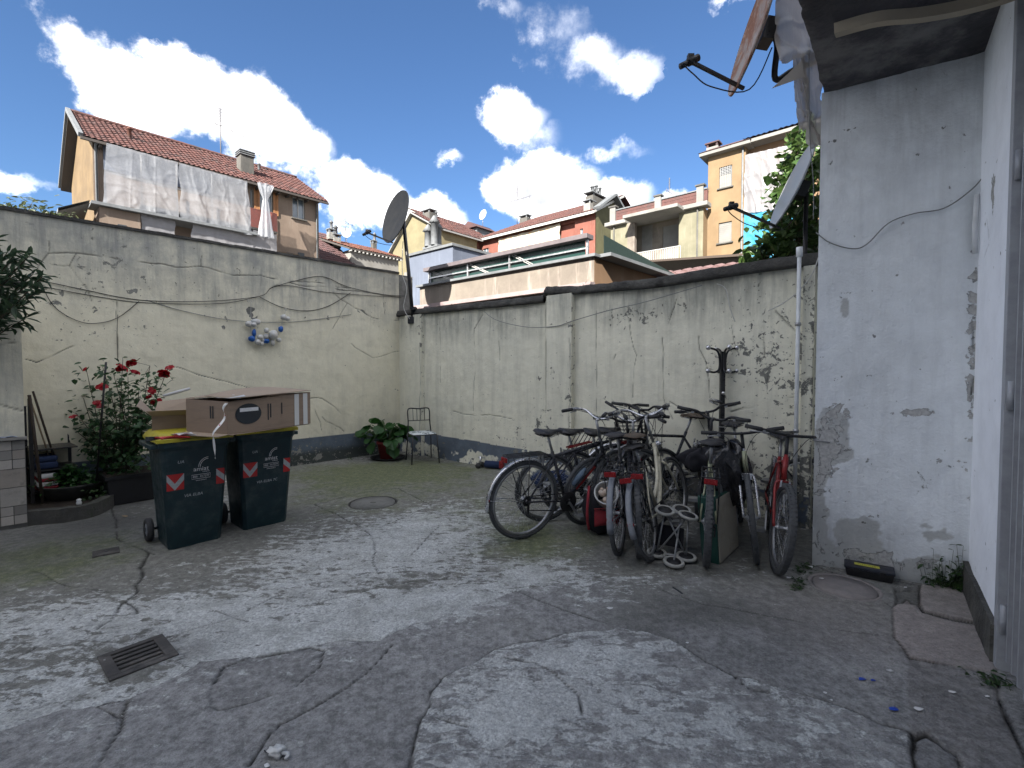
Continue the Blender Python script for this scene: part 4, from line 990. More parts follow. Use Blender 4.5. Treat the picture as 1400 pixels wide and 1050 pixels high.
def tiles_roof(parent, E0, E1, R1, R0, mat, pitch=.24, course=.38, name='roof_tiles', amp=.045):
    """rows of curved tiles between eave E0-E1 and ridge R0-R1 (local coordinates)"""
    E0, E1, R0, R1 = map(Vector, (E0, E1, R0, R1)); w = max((E1 - E0).length, (R1 - R0).length); h = ((R0 - E0).length + (R1 - E1).length) / 2
    nu = int(w / pitch) * 4; nc = max(2, int(h / course)); nrm = (E1 - E0).cross(R0 - E0).normalized()
    if nrm.z < 0: nrm = -nrm
    b = MB(); rows = []
    for j in range(nc):
        for e in (0, 1): rows.append(((j + e * .999) / nc, e, j))
    vs = []; fs = []
    for (t, e, j) in rows:
        for i in range(nu + 1):
            s = i / nu; p = E0.lerp(E1, s).lerp(R0.lerp(R1, s), t); jit = mnoise.noise(Vector((i // 4 * .9, j * 1.3, 5))) * .02
            k = math.cos(2 * PI * i / 4 + .0) ; vs.append(p + nrm * (amp * (k * .5 + .5) + (.035 if e == 0 else .0) + jit))
    m = nu + 1
    for r in range(len(rows) - 1):
        for i in range(nu): fs.append((r * m + i, r * m + i + 1, (r + 1) * m + i + 1, (r + 1) * m + i))
    b.add(vs, fs, False)
    o = b.build(name, M[mat], parent, kind='stuff'); return o
def slab(parent, name, mat, E0, E1, R1, R0, th=.12, up=0):
    E0, E1, R0, R1 = map(Vector, (E0, E1, R0, R1)); z = Vector((0, 0, -th)); z0 = Vector((0, 0, up - .01))
    return MB().hexa([E0 + z + z0, E1 + z + z0, R1 + z + z0, R0 + z + z0], [E0 + z0, E1 + z0, R1 + z0, R0 + z0]).build(name, M[mat], parent)
def chimney(parent, x, y, z0, w, d, h, cap='slate', pots=0, mat='f_grey', slats=0):
    c = MB().box(x - w / 2, y - d / 2, z0, x + w / 2, y + d / 2, z0 + h).build('chimney', M[mat], parent)
    z = z0 + h
    if slats:
        b = MB()
        for i in range(slats): b.box(x - w * .6, y - d * .6, z + .12 * i + .05, x + w * .6, y + d * .6, z + .12 * i + .1)
        b.box(x - w * .35, y - d * .35, z, x + w * .35, y + d * .35, z + .12 * slats); b.build('cap', M[cap], c)
    else:
        b = MB()
        for sx in (-1, 1):
            for sy in (-1, 1): b.box(x + sx * w * .4 - .06, y + sy * d * .4 - .06, z, x + sx * w * .4 + .06, y + sy * d * .4 + .06, z + .22)
        b.box(x - w * .62, y - d * .62, z + .22, x + w * .62, y + d * .62, z + .3); b.build('cap', M[cap], c)
    for i in range(pots):
        px_ = x + w * (-.4 + .8 * (i + .5) / pots); hh = .5 + .3 * ((i * 37) % 5) / 5
        MB().lathe([(.13, z + .3), (.12, z + .3 + hh), (.2, z + .32 + hh), (.04, z + .55 + hh)], (px_, y + (.15 if i % 2 else -.15), 0), n=8).build('chimney_pot', M['slate'], c)
    return c
def antenna(name, label, loc, h, n=7, w=1.1, group=None, cross=True, th=.022, dirx=None):
    t = thing(name, label, 'antenna', loc, 0, group); dv = Vector(dirx) if dirx else D1
    MB().tube([(0, 0, -.8), (0, 0, h)], th, 6).build('mast', M['antenna_grey'], t)
    b = MB(); zb_ = h * .62
    if cross:
        b.tube([dv * -w * .6 + Vector((0, 0, zb_ + .25)), dv * w * .6 + Vector((0, 0, zb_ - .2))], th * .7, 5)
        b.tube([dv * -w * .55 + Vector((0, 0, zb_ - .2)), dv * w * .5 + Vector((0, 0, zb_ + .3))], th * .6, 5)
    else: b.tube([dv * -w * .6 + Vector((0, 0, zb_)), dv * w * .6 + Vector((0, 0, zb_))], th * .7, 5)
    b.build('boom', M['antenna_grey'], t)
    b = MB(); pv = dv.cross(Vector((0, 0, 1)))
    for i in range(n):
        z = h * (.72 + .28 * i / n); b.tube([Vector((0, 0, z)) + dv * .16, Vector((0, 0, z)) - dv * .16], th * .55, 4)
    for i in range(5):
        q = dv * (w * (-.55 + .27 * i)) + Vector((0, 0, zb_)); b.tube([q - Vector((0, 0, .16)), q + Vector((0, 0, .16))], th * .5, 4)
    b.build('element', M['antenna_grey'], t); return t
def bld(name, label, P, d, group=None): return thing(name, label, 'building', (P.x, P.y, 0), math.atan2(d.y, d.x), group)

# --- A: long house on the left
YA = 32.0; pA1 = at(435.6, 400, YA); fA = Frame(pA1, D1)
fA = Frame(pA1 - D1 * 11.4, D1); ax0 = fA.px(129, 300)[0]; ax1 = fA.px(435.6, 300)[0]; L_A = ax1 - ax0
fA = Frame(fA.w(ax0, 0, 0), D1); A = bld('tiled_house', 'long beige house with red tiled roof, big clear plastic sheets hung over its front', fA.P, D1)
pA = lambda u, v, y=0: fA.px(u, v, y)
W_A = 8.6; ez = (pA(129, 191)[1] + pA(435, 272)[1]) / 2; apz = ez + 2.55; print('A', L_A, ez)
hol = []
for (u0, v0, u1, v1) in ((399.6, 273, 417, 301), (355, 266, 373, 292), (342, 262, 346.5, 305)):
    xa, za_ = pA(u0, v0); xb, zb_ = pA(u1, v1); zt_ = (za_ + pA(u1, v0 + (u1 - u0) * .24)[1]) / 2; hol.append([xa, xb, zb_, zt_])
hol[0][3] = hol[0][2] + 1.35; hol[1][3] = hol[1][2] + 1.25; hol[2][3] = hol[2][2] + 2.0
b = MB(); holed(b, 0, L_A, -.4, ez, hol)
b.add([(L_A, 0, -.4), (L_A, W_A, -.4), (L_A, W_A, ez), (L_A, W_A / 2, apz), (L_A, 0, ez)], [(0, 1, 2, 3, 4)])
b.add([(0, W_A, -.4), (L_A, W_A, -.4), (L_A, W_A, ez), (0, W_A, ez)], [(3, 2, 1, 0)]); b.build('wall', M['f_beige'], A)
b = MB(); b.add([(0, 0, -.4), (0, W_A, -.4), (0, W_A, ez), (0, W_A / 2, apz), (0, 0, ez)], [(4, 3, 2, 1, 0)]); b.build('gable_wall', M['f_ochre'], A)
for i, h in enumerate(hol[:2]): win(A, h[0], h[1], h[2], h[3], frame='white_frame')
win(A, hol[2][0], hol[2][1], hol[2][2], hol[2][3], nx=1)
h = hol[1]; sw = (h[1] - h[0]) * .42
shutter(A, h[0] - sw - .02, h[0] - .02, h[2] - .1, h[3] + .05); shutter(A, h[1] + .02, h[1] + sw, h[2] - .1, h[3] + .05)
oh = .55; sl = (apz - ez) / (W_A / 2); ohx = .45
for nm, y0, y1 in (('roof', -oh, W_A / 2), ('roof', W_A + oh, W_A / 2)):
    zE = ez - sl * oh + .12; zR = apz + .12
    q = [(-ohx, y0, zE), (L_A + ohx, y0, zE), (L_A + ohx, y1, zR), (-ohx, y1, zR)]
    rf = slab(A, 'roof', 'dark_eave', q[0], q[1], q[2], q[3], .16, -.0)
    tiles_roof(rf, q[0], q[1], q[2], q[3], 'roof_red')
b = MB()
for k in range(int(L_A / .6)):
    x = .2 + k * .6; b.box(x, -oh + .02, ez - sl * oh - .14, x + .09, .0, ez - sl * oh - .04)
b.build('rafters', M['dark_eave'], A)
MB().box(-.5, -oh - .12, ez - sl * oh - .05, L_A + .4, -oh - .01, ez - sl * oh + .07).build('gutter', M['dark_eave'], A)
b = MB(); n_ = 40
b.tube([(-ohx + (L_A + 2 * ohx) * i / n_, W_A / 2, apz + .17 + .01 * (i % 2)) for i in range(n_ + 1)], .11, 6); b.build('ridge_tiles', M['roof_red'], A)
b = MB(); b.bar((-ohx - .02, -oh, ez - sl * oh + .16), (-ohx - .02, W_A / 2, apz + .2), .18, .2); b.bar((-ohx - .02, W_A + oh, ez - sl * oh + .16), (-ohx - .02, W_A / 2, apz + .2), .18, .2); b.build('verge', M['slate'], A)
def roofpt(x, t): return (x, -oh + (W_A / 2 + oh) * t, ez - sl * oh + .12 + sl * (W_A / 2 + oh) * t)
cx_ = fA.px(339, 236, 1.2)[0]; r_ = roofpt(cx_, .45); chimney(A, r_[0], r_[1], r_[2] - .4, .75, .75, 1.25, slats=3, mat='f_grey')
cx_ = fA.px(179, 190, 1.5)[0]; r_ = roofpt(cx_, .5); MB().lathe([(.1, r_[2] - .3), (.1, r_[2] + .45), (.16, r_[2] + .47), (.03, r_[2] + .62)], (r_[0], r_[1], 0), n=10).build('vent_pipe', M['roof_orange'], A)
cx_ = fA.px(365, 236, 2)[0]; r_ = roofpt(cx_, .8); MB().lathe([(.09, r_[2] - .3), (.09, r_[2] + .35), (.14, r_[2] + .37), (.03, r_[2] + .5)], (r_[0], r_[1], 0), n=10).build('vent_pipe', M['slate'], A)
q = fA.w(fA.px(302, 215, W_A / 2)[0], W_A / 2, apz + .1); zt_ = at(299, 147, q.y).z
antenna('roof_antenna', 'tall mast antenna on the ridge of the long house with plastic sheets', q, zt_ - q.z, 9, 2.6, th=.035)
for xq_ in (.12, L_A - .15): MB().tube([(xq_, -.09, 0), (xq_, -.09, ez - .35), (xq_, -oh, ez - .3)], .06, 8).build('downpipe', M['slate'], A)
# annex block under the sheets and balcony
za1 = pA(136, 281, -1.2)[1]; xa1 = fA.px(85, 295, W_A)[0]
an = MB().box(.05, -1.15, -.4, fA.px(192, 300, -1.15)[0], -.02, za1 - .02).build('annex', M['f_beige'], A)
MB().box(-.25, -1.4, za1, L_A * .62, -.02, za1 + .14).build('ledge', M['slate'], A)
b = MB(); b.add([(-.3, -1.4, za1 + .12), (-.3, 8.8, za1 - 1.6), (-1.6, 8.8, za1 - 1.7), (-1.4, -1.4, za1 - .5)], [(0, 1, 2, 3)]); b.add([(-.3, -1.4, za1 + .0), (-.3, 8.8, za1 - 1.75), (-1.6, 8.8, za1 - 1.85), (-1.4, -1.4, za1 - .65)], [(3, 2, 1, 0)]); b.add([(-1.4, -1.4, za1 - .5), (-1.6, 8.8, za1 - 1.7), (-1.6, 8.8, za1 - 1.85), (-1.4, -1.4, za1 - .65)], [(0, 1, 2, 3)]); b.build('lean_to_roof', M['slate'], A)
MB().box(-1.3, -1.1, -.4, -.02, 6, za1 - 1.7).build('lean_to', M['f_ochre'], A)
MB().box(fA.px(161, 300, -1.2)[0], -1.19, pA(161, 312, -1.2)[1], fA.px(173, 300, -1.2)[0], -1.152, pA(161, 306, -1.2)[1]).build('vent', M['black_print'], A)
# balcony floors behind the sheets
yB = -1.0
xb0 = fA.px(194, 320, yB)[0]; xb1 = fA.px(379, 320, yB)[0]; zf = pA(379, 317, yB)[1]; zf2 = pA(379, 346, yB)[1]
MB().box(xb0, yB, zf - .12, xb1, -.01, zf).build('balcony_floor', M['f_grey'], A)
zmid = pA(145, 243, yB)[1]
b = MB()
for i in range(34):
    x = fA.px(343, 300, yB)[0] + (xb1 - fA.px(343, 300, yB)[0]) * i / 33; b.box(x - .02, yB + .01, zf, x + .02, yB + .04, zf + 1.05)
b.box(fA.px(343, 300, yB)[0], yB, zf + 1.05, xb1, yB + .06, zf + 1.1); b.build('balcony_railing', pm('rail_red', (.2, .06, .05), (.13, .05, .04), 6, .6), A)
b = MB(); 
for u in (194, 242, 290, 336): x = fA.px(u, 300, -.9)[0]; b.box(x, -.9, zf, x + .05, -.85, ez - .5)
b.box(fA.px(146, 250, -.9)[0], -.9, zf + 1.2, fA.px(336, 300, -.9)[0], -.86, zf + 1.25); b.build('awning_frame', M['grey_frame'], A)
b = MB(); b.box(.4, -.05, zf + 1.6, .4 + L_A * .42, -.02, zf + 2.9); b.build('blue_shutters', M['f_bluegrey'], A)
xw = fA.px(411, 350)[0]; MB().box(fA.px(382, 340, -.05)[0], -.06, pA(382, 348)[1] - 3, fA.px(409, 340)[0], -.02, pA(382, 343)[1] - .05).build('lower_wall_band', M['f_ochre'], A)
for u in (396, 411.5): x = fA.px(u, 350)[0]; z = pA(u, 349)[1]; MB().box(x - .2, -.05, z - .3, x + .2, -.021 if False else -.01, z + .15).build('vent', M['black_print'], A)

def drape(name, label, cat, fr, corners, y, mat, folds=9, amp=.12, group=None, seed=0, nu=70, nv=44, sag=.06, cling=.0, thick=.004):
    (tl, tr, br, bl) = [fr.px(u, v, y) for u, v in corners]; r0 = random.Random(seed)
    c = Vector((tl[0], y, 0)); org = fr.w(tl[0], y, 0); zmin = min(bl[1], br[1])
    def fn(s, t):
        x = (tl[0] * (1 - s) + tr[0] * s) * t + (bl[0] * (1 - s) + br[0] * s) * (1 - t)
        z = (tl[1] * (1 - s) + tr[1] * s) * t + (bl[1] * (1 - s) + br[1] * s) * (1 - t)
        w = abs(tr[0] - tl[0]); ph = mnoise.noise(Vector((s * 3, t * .8, seed))) * 2.2
        n1_ = mnoise.noise(Vector((s * folds * 1.1 + t * .8, t * 1.3 + ph * .3, seed + 4))); n2_ = mnoise.noise(Vector((s * folds * .5, t * 5 + s * 2, seed + 9)))
        cr1 = max(0, 1 - 7 * abs(mnoise.noise(Vector((s * folds * .55 + t * 1.2, t * .9, seed + 31))))) ** 1.5; cr2 = max(0, 1 - 8 * abs(mnoise.noise(Vector((s * folds * .4, t * 3 + s, seed + 47))))) ** 1.5
        hem = sum(max(0, 1 - abs(t - h_ - .02 * math.sin(s * 9)) * 40) for h_ in (.36, .62)) + sum(max(0, 1 - abs(s - h_) * 60) for h_ in (.34, .67))
        f = n1_ * .9 + n2_ * .5 + cr1 * .55 + cr2 * .5 + hem * .35
        edge = mnoise.noise(Vector((s * 6, seed, t * 3)))
        yy = -amp * (f * (.35 + .65 * (1 - t)) + .4)
        z -= sag * abs(math.sin(s * PI * 5 + seed)) * t ** 6 * w * .12
        z += edge * .12 * (1 - t) ** 5 * (tl[1] - bl[1]) * .3
        x += mnoise.noise(Vector((t * 3, s * 2, seed + 2))) * .03 * w * (1 if s in (0, 1) else .4)
        return (x - tl[0], yy, z - zmin)
    b = MB().grid(fn, nu, nv); o = b.build(name, M[mat] if isinstance(mat, str) else mat)
    o.location = (org.x, org.y, zmin); o.rotation_euler = (0, 0, fr.rz); return tag(o, label, cat, group)
g1 = 'plastic sheets hung over the front of the long house'
drape('plastic_sheet', 'large clear plastic sheet on the left half of the long house front', 'plastic sheet', fA, [(145.5, 195), (243, 222), (244, 299), (139.5, 281)], -1.3, 'plastic_sheet', 6, .07, g1, 1)
drape('plastic_sheet', 'large clear plastic sheet with vertical creases on the right half of the long house front', 'plastic sheet', fA, [(244.5, 222.5), (338, 248), (345, 322), (246, 298)], -1.3, 'plastic_sheet', 8, .07, g1, 2)
drape('plastic_sheet', 'small pale sheet below the left big sheet of the long house', 'plastic sheet', fA, [(193.5, 291), (239, 302), (239, 334), (193.5, 326)], -1.05, 'plastic_dense', 3, .05, g1, 3, 24, 20)
drape('plastic_sheet', 'low wide pale sheet along the wall top under the right big sheet', 'plastic sheet', fA, [(262, 304), (345, 318), (345, 352), (262, 338)], -1.05, 'plastic_dense', 6, .07, g1, 4, 44, 20)
drape('plastic_sheet', 'narrow pale sheet at the lower right under the balcony of the long house', 'plastic sheet', fA, [(345.5, 314), (378, 321), (378, 358), (345.5, 350)], -1.05, 'plastic_dense', 3, .05, g1, 5, 24, 20)
# gathered sheet tied on the balcony
(xt, ztp) = fA.px(361, 252, -1.25); zb_ = fA.px(365, 325, -1.25)[1]; zk = fA.px(362, 272, -1.25)[1]
def gath(s, t):
    z = zb_ + (ztp - zb_) * t; k = (z - zk) / (ztp - zk) if z > zk else (zk - z) / (zk - zb_)
    r = .10 + (.30 if z > zk else .28) * k ** .8; a = s * 2 * PI; rr = r * (1 + .25 * math.sin(a * 7)) * (1 + .2 * mnoise.noise(Vector((a, z, 0))))
    return (rr * math.cos(a), rr * .5 * math.sin(a), z - zb_)
o = MB().grid(gath, 42, 24).build('plastic_sheet', M['plastic_sheet']); p = fA.w(xt + .05, -1.3, 0); o.location = (p.x, p.y, zb_); o.rotation_euler = (0, 0, fA.rz); tag(o, 'white sheet tied in a bunch in front of the balcony with brown shutters', 'plastic sheet', g1)

# --- B: low red roofs at the end of the long house
YB = 45.0; pB = at(551, 354, YB); fB = Frame(pB - D1 * 8.0, D1); B = bld('low_house', 'low white house with orange tiled roofs between the long house and the dark dish', fB.P, D1)
bp = lambda u, v, y=0: fB.px(u, v, y)
ze = bp(551, 353)[1]; LB = bp(551, 353)[0]; xB1 = bp(478, 351)[0]; zr = fB.px(465, 317, 4)[1]
MB().box(xB1 + .3, .3, -.4, LB - .3, 6.5, ze - .05).build('wall', M['f_white'], B)
q = [(xB1, 0, ze), (LB, 0, ze), (LB - 1.2, 3.6, fB.px(548, 343, 3.6)[1] if False else ze + 1.35), (xB1 - 1.5, 3.6, ze + 1.35)]
rf = slab(B, 'roof', 'dark_eave', *q, .15); tiles_roof(rf, *q, 'roof_orange', .22, .36)
q = [(LB, 0, ze), (LB, 7.2, ze), (LB - 1.2, 3.6, ze + 1.35), (LB - 1.2, 3.59, ze + 1.35)]; rf = slab(B, 'roof', 'roof_brown', *q, .1)
x0 = bp(425, 340, -1)[0] - 3; ze2 = bp(495, 369, -.6)[1]
q = [(x0, -.8, ze2 - .3), (xB1 + .8, -.8, ze2 - .3), (xB1 - .2, 4.0, fB.px(437, 318, 4.0)[1]), (x0, 4.0, fB.px(437, 318, 4.0)[1])]
rf = slab(B, 'roof', 'dark_eave', *q, .15); tiles_roof(rf, *q, 'roof_brown', .22, .36)
MB().box(x0, 0, -.4, xB1 + .1, 6.5, ze2 - .6).build('wall', M['f_white'], B)
b = MB()
for i in range(14): x = xB1 + .1 + i * (LB - xB1) / 14; b.box(x, -.02, ze - .28, x + .12, .3, ze - .16)
b.build('rafters', M['white_frame'], B)
for (u, v, wq, hq, po) in ((459, 330, .65, 1.5, 2), (452, 318, .5, 1.0, 1)):
    x, z = bp(u, v, 2.4); chimney(B, x, 2.4, z - .6, wq, wq, hq * .6, pots=po, mat='concrete_old')
x, z = bp(511, 336, 3.4); chimney(B, x, 3.4, z - .3, .42, .42, .5, pots=1, mat='f_grey')
x, z = bp(472, 322, 3.6); q = fB.w(x, 3.6, z); antenna('roof_antenna', 'small antenna with a little round dish on the red roof beside the long house', q, at(474, 292, q.y).z - q.z, 4, 1.4, th=.025)
def dish(name, label, c, aim, r, mat, parentmast=None, depth=.12, arm=None, lnb=None, ell=1.12, armmat='black_metal', n=36):
    """offset dish: bowl round c facing aim"""
    t = thing(name, label, 'satellite dish', c); aim = Vector(aim).normalized(); qn = aim.to_track_quat('Z', 'Y').to_matrix().to_4x4()
    prof = [(r * k / 8, depth * r * ((k / 8) ** 2) * 1.0) for k in range(9)]; prof = [(max(a, .001), b_ - depth * r) for a, b_ in prof]
    b = MB(); b.lathe(prof + [(r * 1.02, .004), (r * 1.03, -.012), (r * 1.0, -.014)] + [(a, h_ - .012) for a, h_ in prof[::-1]], n=n)
    b.xf(qn @ Matrix.Diagonal((1, ell, 1, 1))); b.build('reflector', M[mat], t); return t, qn
xd, zd = bp(473.5, 318, 3.5); cB = fB.w(xd, 3.5, zd); t, _ = dish('satellite_dish', 'tiny grey dish on the red roof below the small antenna', cB, (.3, -1, .2), .42, 'dish_grey'); MB().tube([(0, .05, 0), (0, .1, -1.0)], .03, 6).build('mast', M['alu'], t)

# --- C: plain blue-grey wall block
fC = Frame(at(560, 380, 12.2), D2); xC1 = fC.px(619, 336)[0]; zC = (fC.px(560, 351)[1] + fC.px(619, 336)[1]) / 2
Cb = bld('rendered_block', 'plain pale blue rendered block behind the dark satellite dish pole', fC.P, D2)
MB().box(0, 0, -.4, xC1, 3.0, zC).build('wall', M['f_bluegrey'], Cb)
MB().box(-.04, -.05, zC, xC1 + .04, 3.05, zC + .06).build('coping', M['slate'], Cb)
MB().box(-.9, .5, -.4, -.01, 3, fC.px(556, 372, .5)[1]).build('side_block', M['f_white'], Cb)
x, z = fC.px(585, 345, 3.0); chimney(Cb, x, 3.3, z - .8, .62, .35, .75, pots=3, mat='f_white')

# --- D: roof terrace right behind the wall
fD = Frame(at(574, 391, 10.0), D2); xD1 = fD.px(812.5, 349)[0]; zD = (fD.px(574, 391)[1] + fD.px(812, 349)[1]) / 2; zDb = fD.px(574, 417)[1]
Dt = bld('terrace_block', 'low roof terrace block with stained cream parapet, dark top rail and green panels', fD.P, D2)
dR = (D1.dot(fD.d), D1.dot(fD.n))
b = MB(); b.box(0, 0, -.4, xD1, .2, zD - .03); b.build('parapet', M['f_stucco'], Dt)
b = MB(); b.box(-.05, -.07, zD - .03, xD1 + .05, .25, zD + .012); b.build('coping', M['slate'], Dt)
b = MB(); b.box(-.1, -.14, zDb - .10, xD1 + .02, -.004, zDb - .03); b.build('ledge', pm('ledge_mauve', (.22, .17, .17), (.16, .13, .13), 5, .8), Dt)
Lr = 3.2; e0_ = Vector((xD1, 0, 0)); e1_ = e0_ + Vector((dR[0], dR[1], 0)) * Lr; nv_ = Vector((-dR[1], dR[0], 0)) * .2
b = MB(); b.hexa([e0_ + Vector((.002, 0, -.4)), e1_ + Vector((0, 0, -.4)), e1_ + nv_ + Vector((0, 0, -.4)), e0_ + nv_ + Vector((.002, .0, -.4))], [e0_ + Vector((.002, 0, zD - .035)), e1_ + Vector((0, 0, zD - .035)), e1_ + nv_ + Vector((0, 0, zD - .035)), e0_ + nv_ + Vector((.002, 0, zD - .035))]); b.build('side_parapet', M['f_peach'], Dt)
b = MB(); b.bar(e0_ + Vector((.08, .1, zD + .0)), e1_ + Vector((.08, .1, zD + .0)), .3, .05); b.build('coping', M['slate'], Dt)
MB().box(.1, .2, -.4, xD1 - .02, 3.0, zD - .35).build('terrace_floor', M['f_grey'], Dt)
x0 = fD.px(587, 390, .1)[0]; x1 = fD.px(803, 345, .1)[0]; zt0_ = fD.px(583, 372, .1)[1]; zt1_ = fD.px(803, 325, .1)[1]; zT = (zt0_ + zt1_) / 2; print('terrace rail', zt0_, zt1_, zD)
zT = zD + .36 if zT - zD > .6 else zT
b = MB().box(x0 - .08, .0, zT - .02, x1 + .05, .2, zT + .055); b.build('top_rail', pm('rail_dark', (.10, .085, .09), (.07, .06, .065), 6, .6), Dt, bevel=.006)
zm = (zD + zT) / 2
MB().box(x0, .085, zm - .012, x1, .115, zm + .012).build('mid_rail', M['alu'], Dt)
for u in (587, 640, 697, 803):
    x = fD.px(u, 370, .1)[0]; MB().box(x - .015, .08, zD, x + .015, .12, zT - .02).build('rail_post', M['alu'], Dt)
for ua, ub, mt in ((589, 640, 'glass_green'), (641, 697, 'glass_green'), (698, 801, 'glass_green')):
    xa, xb = fD.px(ua, 370, .14)[0], fD.px(ub, 370, .14)[0]; MB().box(xa + .01, .13, zD + .012, xb - .01, .14, zT - .02).build('panel', M[mt], Dt)
b = MB()
for i, (ua, ub) in enumerate(((590, 618), (640, 668), (700, 728))):
    xa, xb = fD.px(ua, 370, .1)[0], fD.px(ub, 380, .1)[0]
    for k in range(2): b.bar((xa + .06 * k, .1, zT - .03), (xb + .06 * k, .1, zD + .03), .012)
b.build('brace', M['white_frame'], Dt)
b = MB(); s0 = e0_ + Vector((.1, .12, 0)); s1_ = e1_ + Vector((.1, .12, 0)) - (e1_ - e0_) * .1
b.hexa([s0 + Vector((0, 0, zD)), s1_ + Vector((0, 0, zD)), s1_ + Vector((-.02, .02, zD)), s0 + Vector((-.02, .02, zD))], [s0 + Vector((0, 0, zT)), s1_ + Vector((0, 0, zD + .06)), s1_ + Vector((-.02, .02, zD + .06)), s0 + Vector((-.02, .02, zT))]); b.build('green_netting', M['net_green'], Dt)

# --- E: far L of houses, yellow gable + pink wings
k_ = 1.5; YE = 52.0; pc = at(656, 330, YE); fE = Frame(pc, D2); E = bld('pink_house', 'far salmon pink house with long red tiled roof and a striped curtained loggia', fE.P, D2)
pe_ = lambda u, v, y=0: fE.px(u, v, y)
zE = (pe_(656, 330)[1] + pe_(814, 288)[1]) / 2; xE1 = pe_(814, 288)[0]; zRd = (pe_(656, 318, 5)[1] + pe_(812, 277, 5)[1]) / 2; print('E', xE1, zE, zRd)
xl0 = pe_(681, 340)[0]; xl1 = pe_(786, 310)[0]; zl_ = pe_(786, 325)[1]
xw0, zw1 = pe_(666, 334); xw1, zw0 = pe_(668.5, 349)
hs = [(xl0, xl1, zl_ - 1.2, zE - .45), (pe_(660, 345)[0], pe_(668, 345)[0], zE - 2.7, zE - 1.0), (pe_(793, 306)[0], pe_(797, 306)[0], zE - 2.4, zE - 1.2)]
b = MB(); holed(b, 0, xE1, -.4, zE, hs, dep=.2); b.build('wall', M['f_pink'], E)
xq = pe_(766, 310)[0]
MB().box(xl0, 1.9, zl_ - 1.3, xl1, 2.0, zE).build('loggia_wall', M['f_red'], E); MB().box(xl0, .2, zl_ - 1.35, xl1, 1.9, zl_ - 1.2).build('loggia_floor', M['f_grey'], E)
win(E, hs[1][0], hs[1][1], hs[1][2], hs[1][3], y=0); win(E, hs[2][0], hs[2][1], hs[2][2], hs[2][3], y=0, nx=1, sill=False)
q = [(-1.0, -.6, zE - .05), (xE1 + .2, -.6, zE - .05), (xE1 + .2, 5, zRd), (4.2, 5, zRd)]
rf = slab(E, 'roof', 'white_frame', *q, .22); tiles_roof(rf, *q, 'roof_red', .3, .5)
q = [(-1.0, 10.6, zE - .05), (xE1 + .2, 10.6, zE - .05), (xE1 + .2, 5, zRd), (4.2, 5, zRd)]; slab(E, 'roof', 'roof_red', *q, .1)
MB().box(0, .3, -.4, xE1, 10, zE - .3).build('body', M['f_pink'], E)
q0 = fE.w(xl0, .1, 0)
drape('striped_curtain', 'row of striped beige curtains across the loggia of the far pink house', 'curtain', fE, [(682, 327), (766, 305), (766, 335), (682, 352)], -.1, 'curtain', 9, .12, None, 6, 60, 12)
MB().box(xE1 - 3.2, .25, zl_ - .6, xE1 - 3.1, 1.0, zl_).build('loggia_pier', M['f_pink'], E)
x, z = pe_(767, 300); q = fE.w(pe_(707, 310, 5)[0], 5, zRd); antenna('roof_antenna', 'thin antenna mast on the ridge of the far pink house', q, at(707, 254, q.y).z - q.z, 8, 3.4, cross=False, th=.05, dirx=D2)
x, z = pe_(701, 302, 4.5); chimney(E, x + 1.5, 4.9, zRd - .3, 1.1, .7, .5, pots=0); 
x, z = pe_(664, 316, 4.0); b = MB(); b.box(x - 1.0, 1.5, z - 1.6, x + 1.0, 4.5, z - .3); d_ = b.build('dormer', M['slate'], E); MB().hexa([(x - 1.3, 1.1, z - .3), (x + 1.3, 1.1, z - .3), (x + 1.3, 4.6, z - .3), (x - 1.3, 4.6, z - .3)], [(x - .1, 1.1, z + .45), (x + .1, 1.1, z + .45), (x + .1, 4.6, z + .45), (x - .1, 4.6, z + .45)]).build('dormer_roof', M['roof_brown'], d_)
win(E, x - .6, x + .6, z - 1.3, z - .45, y=1.36, dep=.1, sill=False)
qd = fE.w(x + .5, 3, z + 1.6); t, _ = dish('satellite_dish', 'small dish on the dormer of the far pink roof', qd, (-.9, -1, .3), .55, 'dish_grey'); MB().tube([(0, 0, 0), (0, .1, -1.4)], .04, 6).build('mast', M['alu'], t)
# left wing (faces the other way)
fE2 = Frame(fE.P - D1 * 7.8, D1); E2 = bld('pink_wing', 'shaded pink wing with tiled roof between the yellow gable and the long pink roof', fE2.P, D1)
x0 = fE2.px(600, 330)[0]; x1 = 7.8; zw = (fE2.px(599, 311)[1] + fE2.px(654, 328)[1]) / 2
hs = []
for (ua, ub, va, vb) in ((605, 609, 325, 332), (620.5, 627.5, 336, 358), (641, 652, 343, 356)):
    xa, xb = fE2.px(ua, 340)[0], fE2.px(ub, 340)[0]; hs.append((xa, xb, fE2.px(ua, vb)[1], fE2.px(ua, va)[1]))
b = MB(); holed(b, x0, x1, -.4, zw, hs, dep=.15); b.build('wall', M['f_pink'], E2)
for h in hs: win(E2, *h, y=0, dep=.1, nx=2 if h[1] - h[0] > .7 else 1, nz=2)
q = [(x0 - .6, -.8, zw - .05), (x1 + .5, -.8, zw - .05), (x1 + 3, 4.6, zRd + .2), (x0 - .6, 4.6, zRd + .2)]
rf = slab(E2, 'roof', 'white_frame', *q, .2); tiles_roof(rf, *q, 'roof_red', .3, .5)
MB().box(x0, .25, -.4, x1, 8, zw - .3).build('body', M['f_pink'], E2)
x, z = fE2.px(594, 302, 3.8); chimney(E2, x, 3.8, z - 1.3, 1.3, .9, 1.1, pots=4, mat='f_grey')
b = MB(); zq = zw - 1.9; b.box(x0 + .5, -.6, zq - .1, x1, .0, zq); b.build('gallery_floor', M['f_grey'], E2)
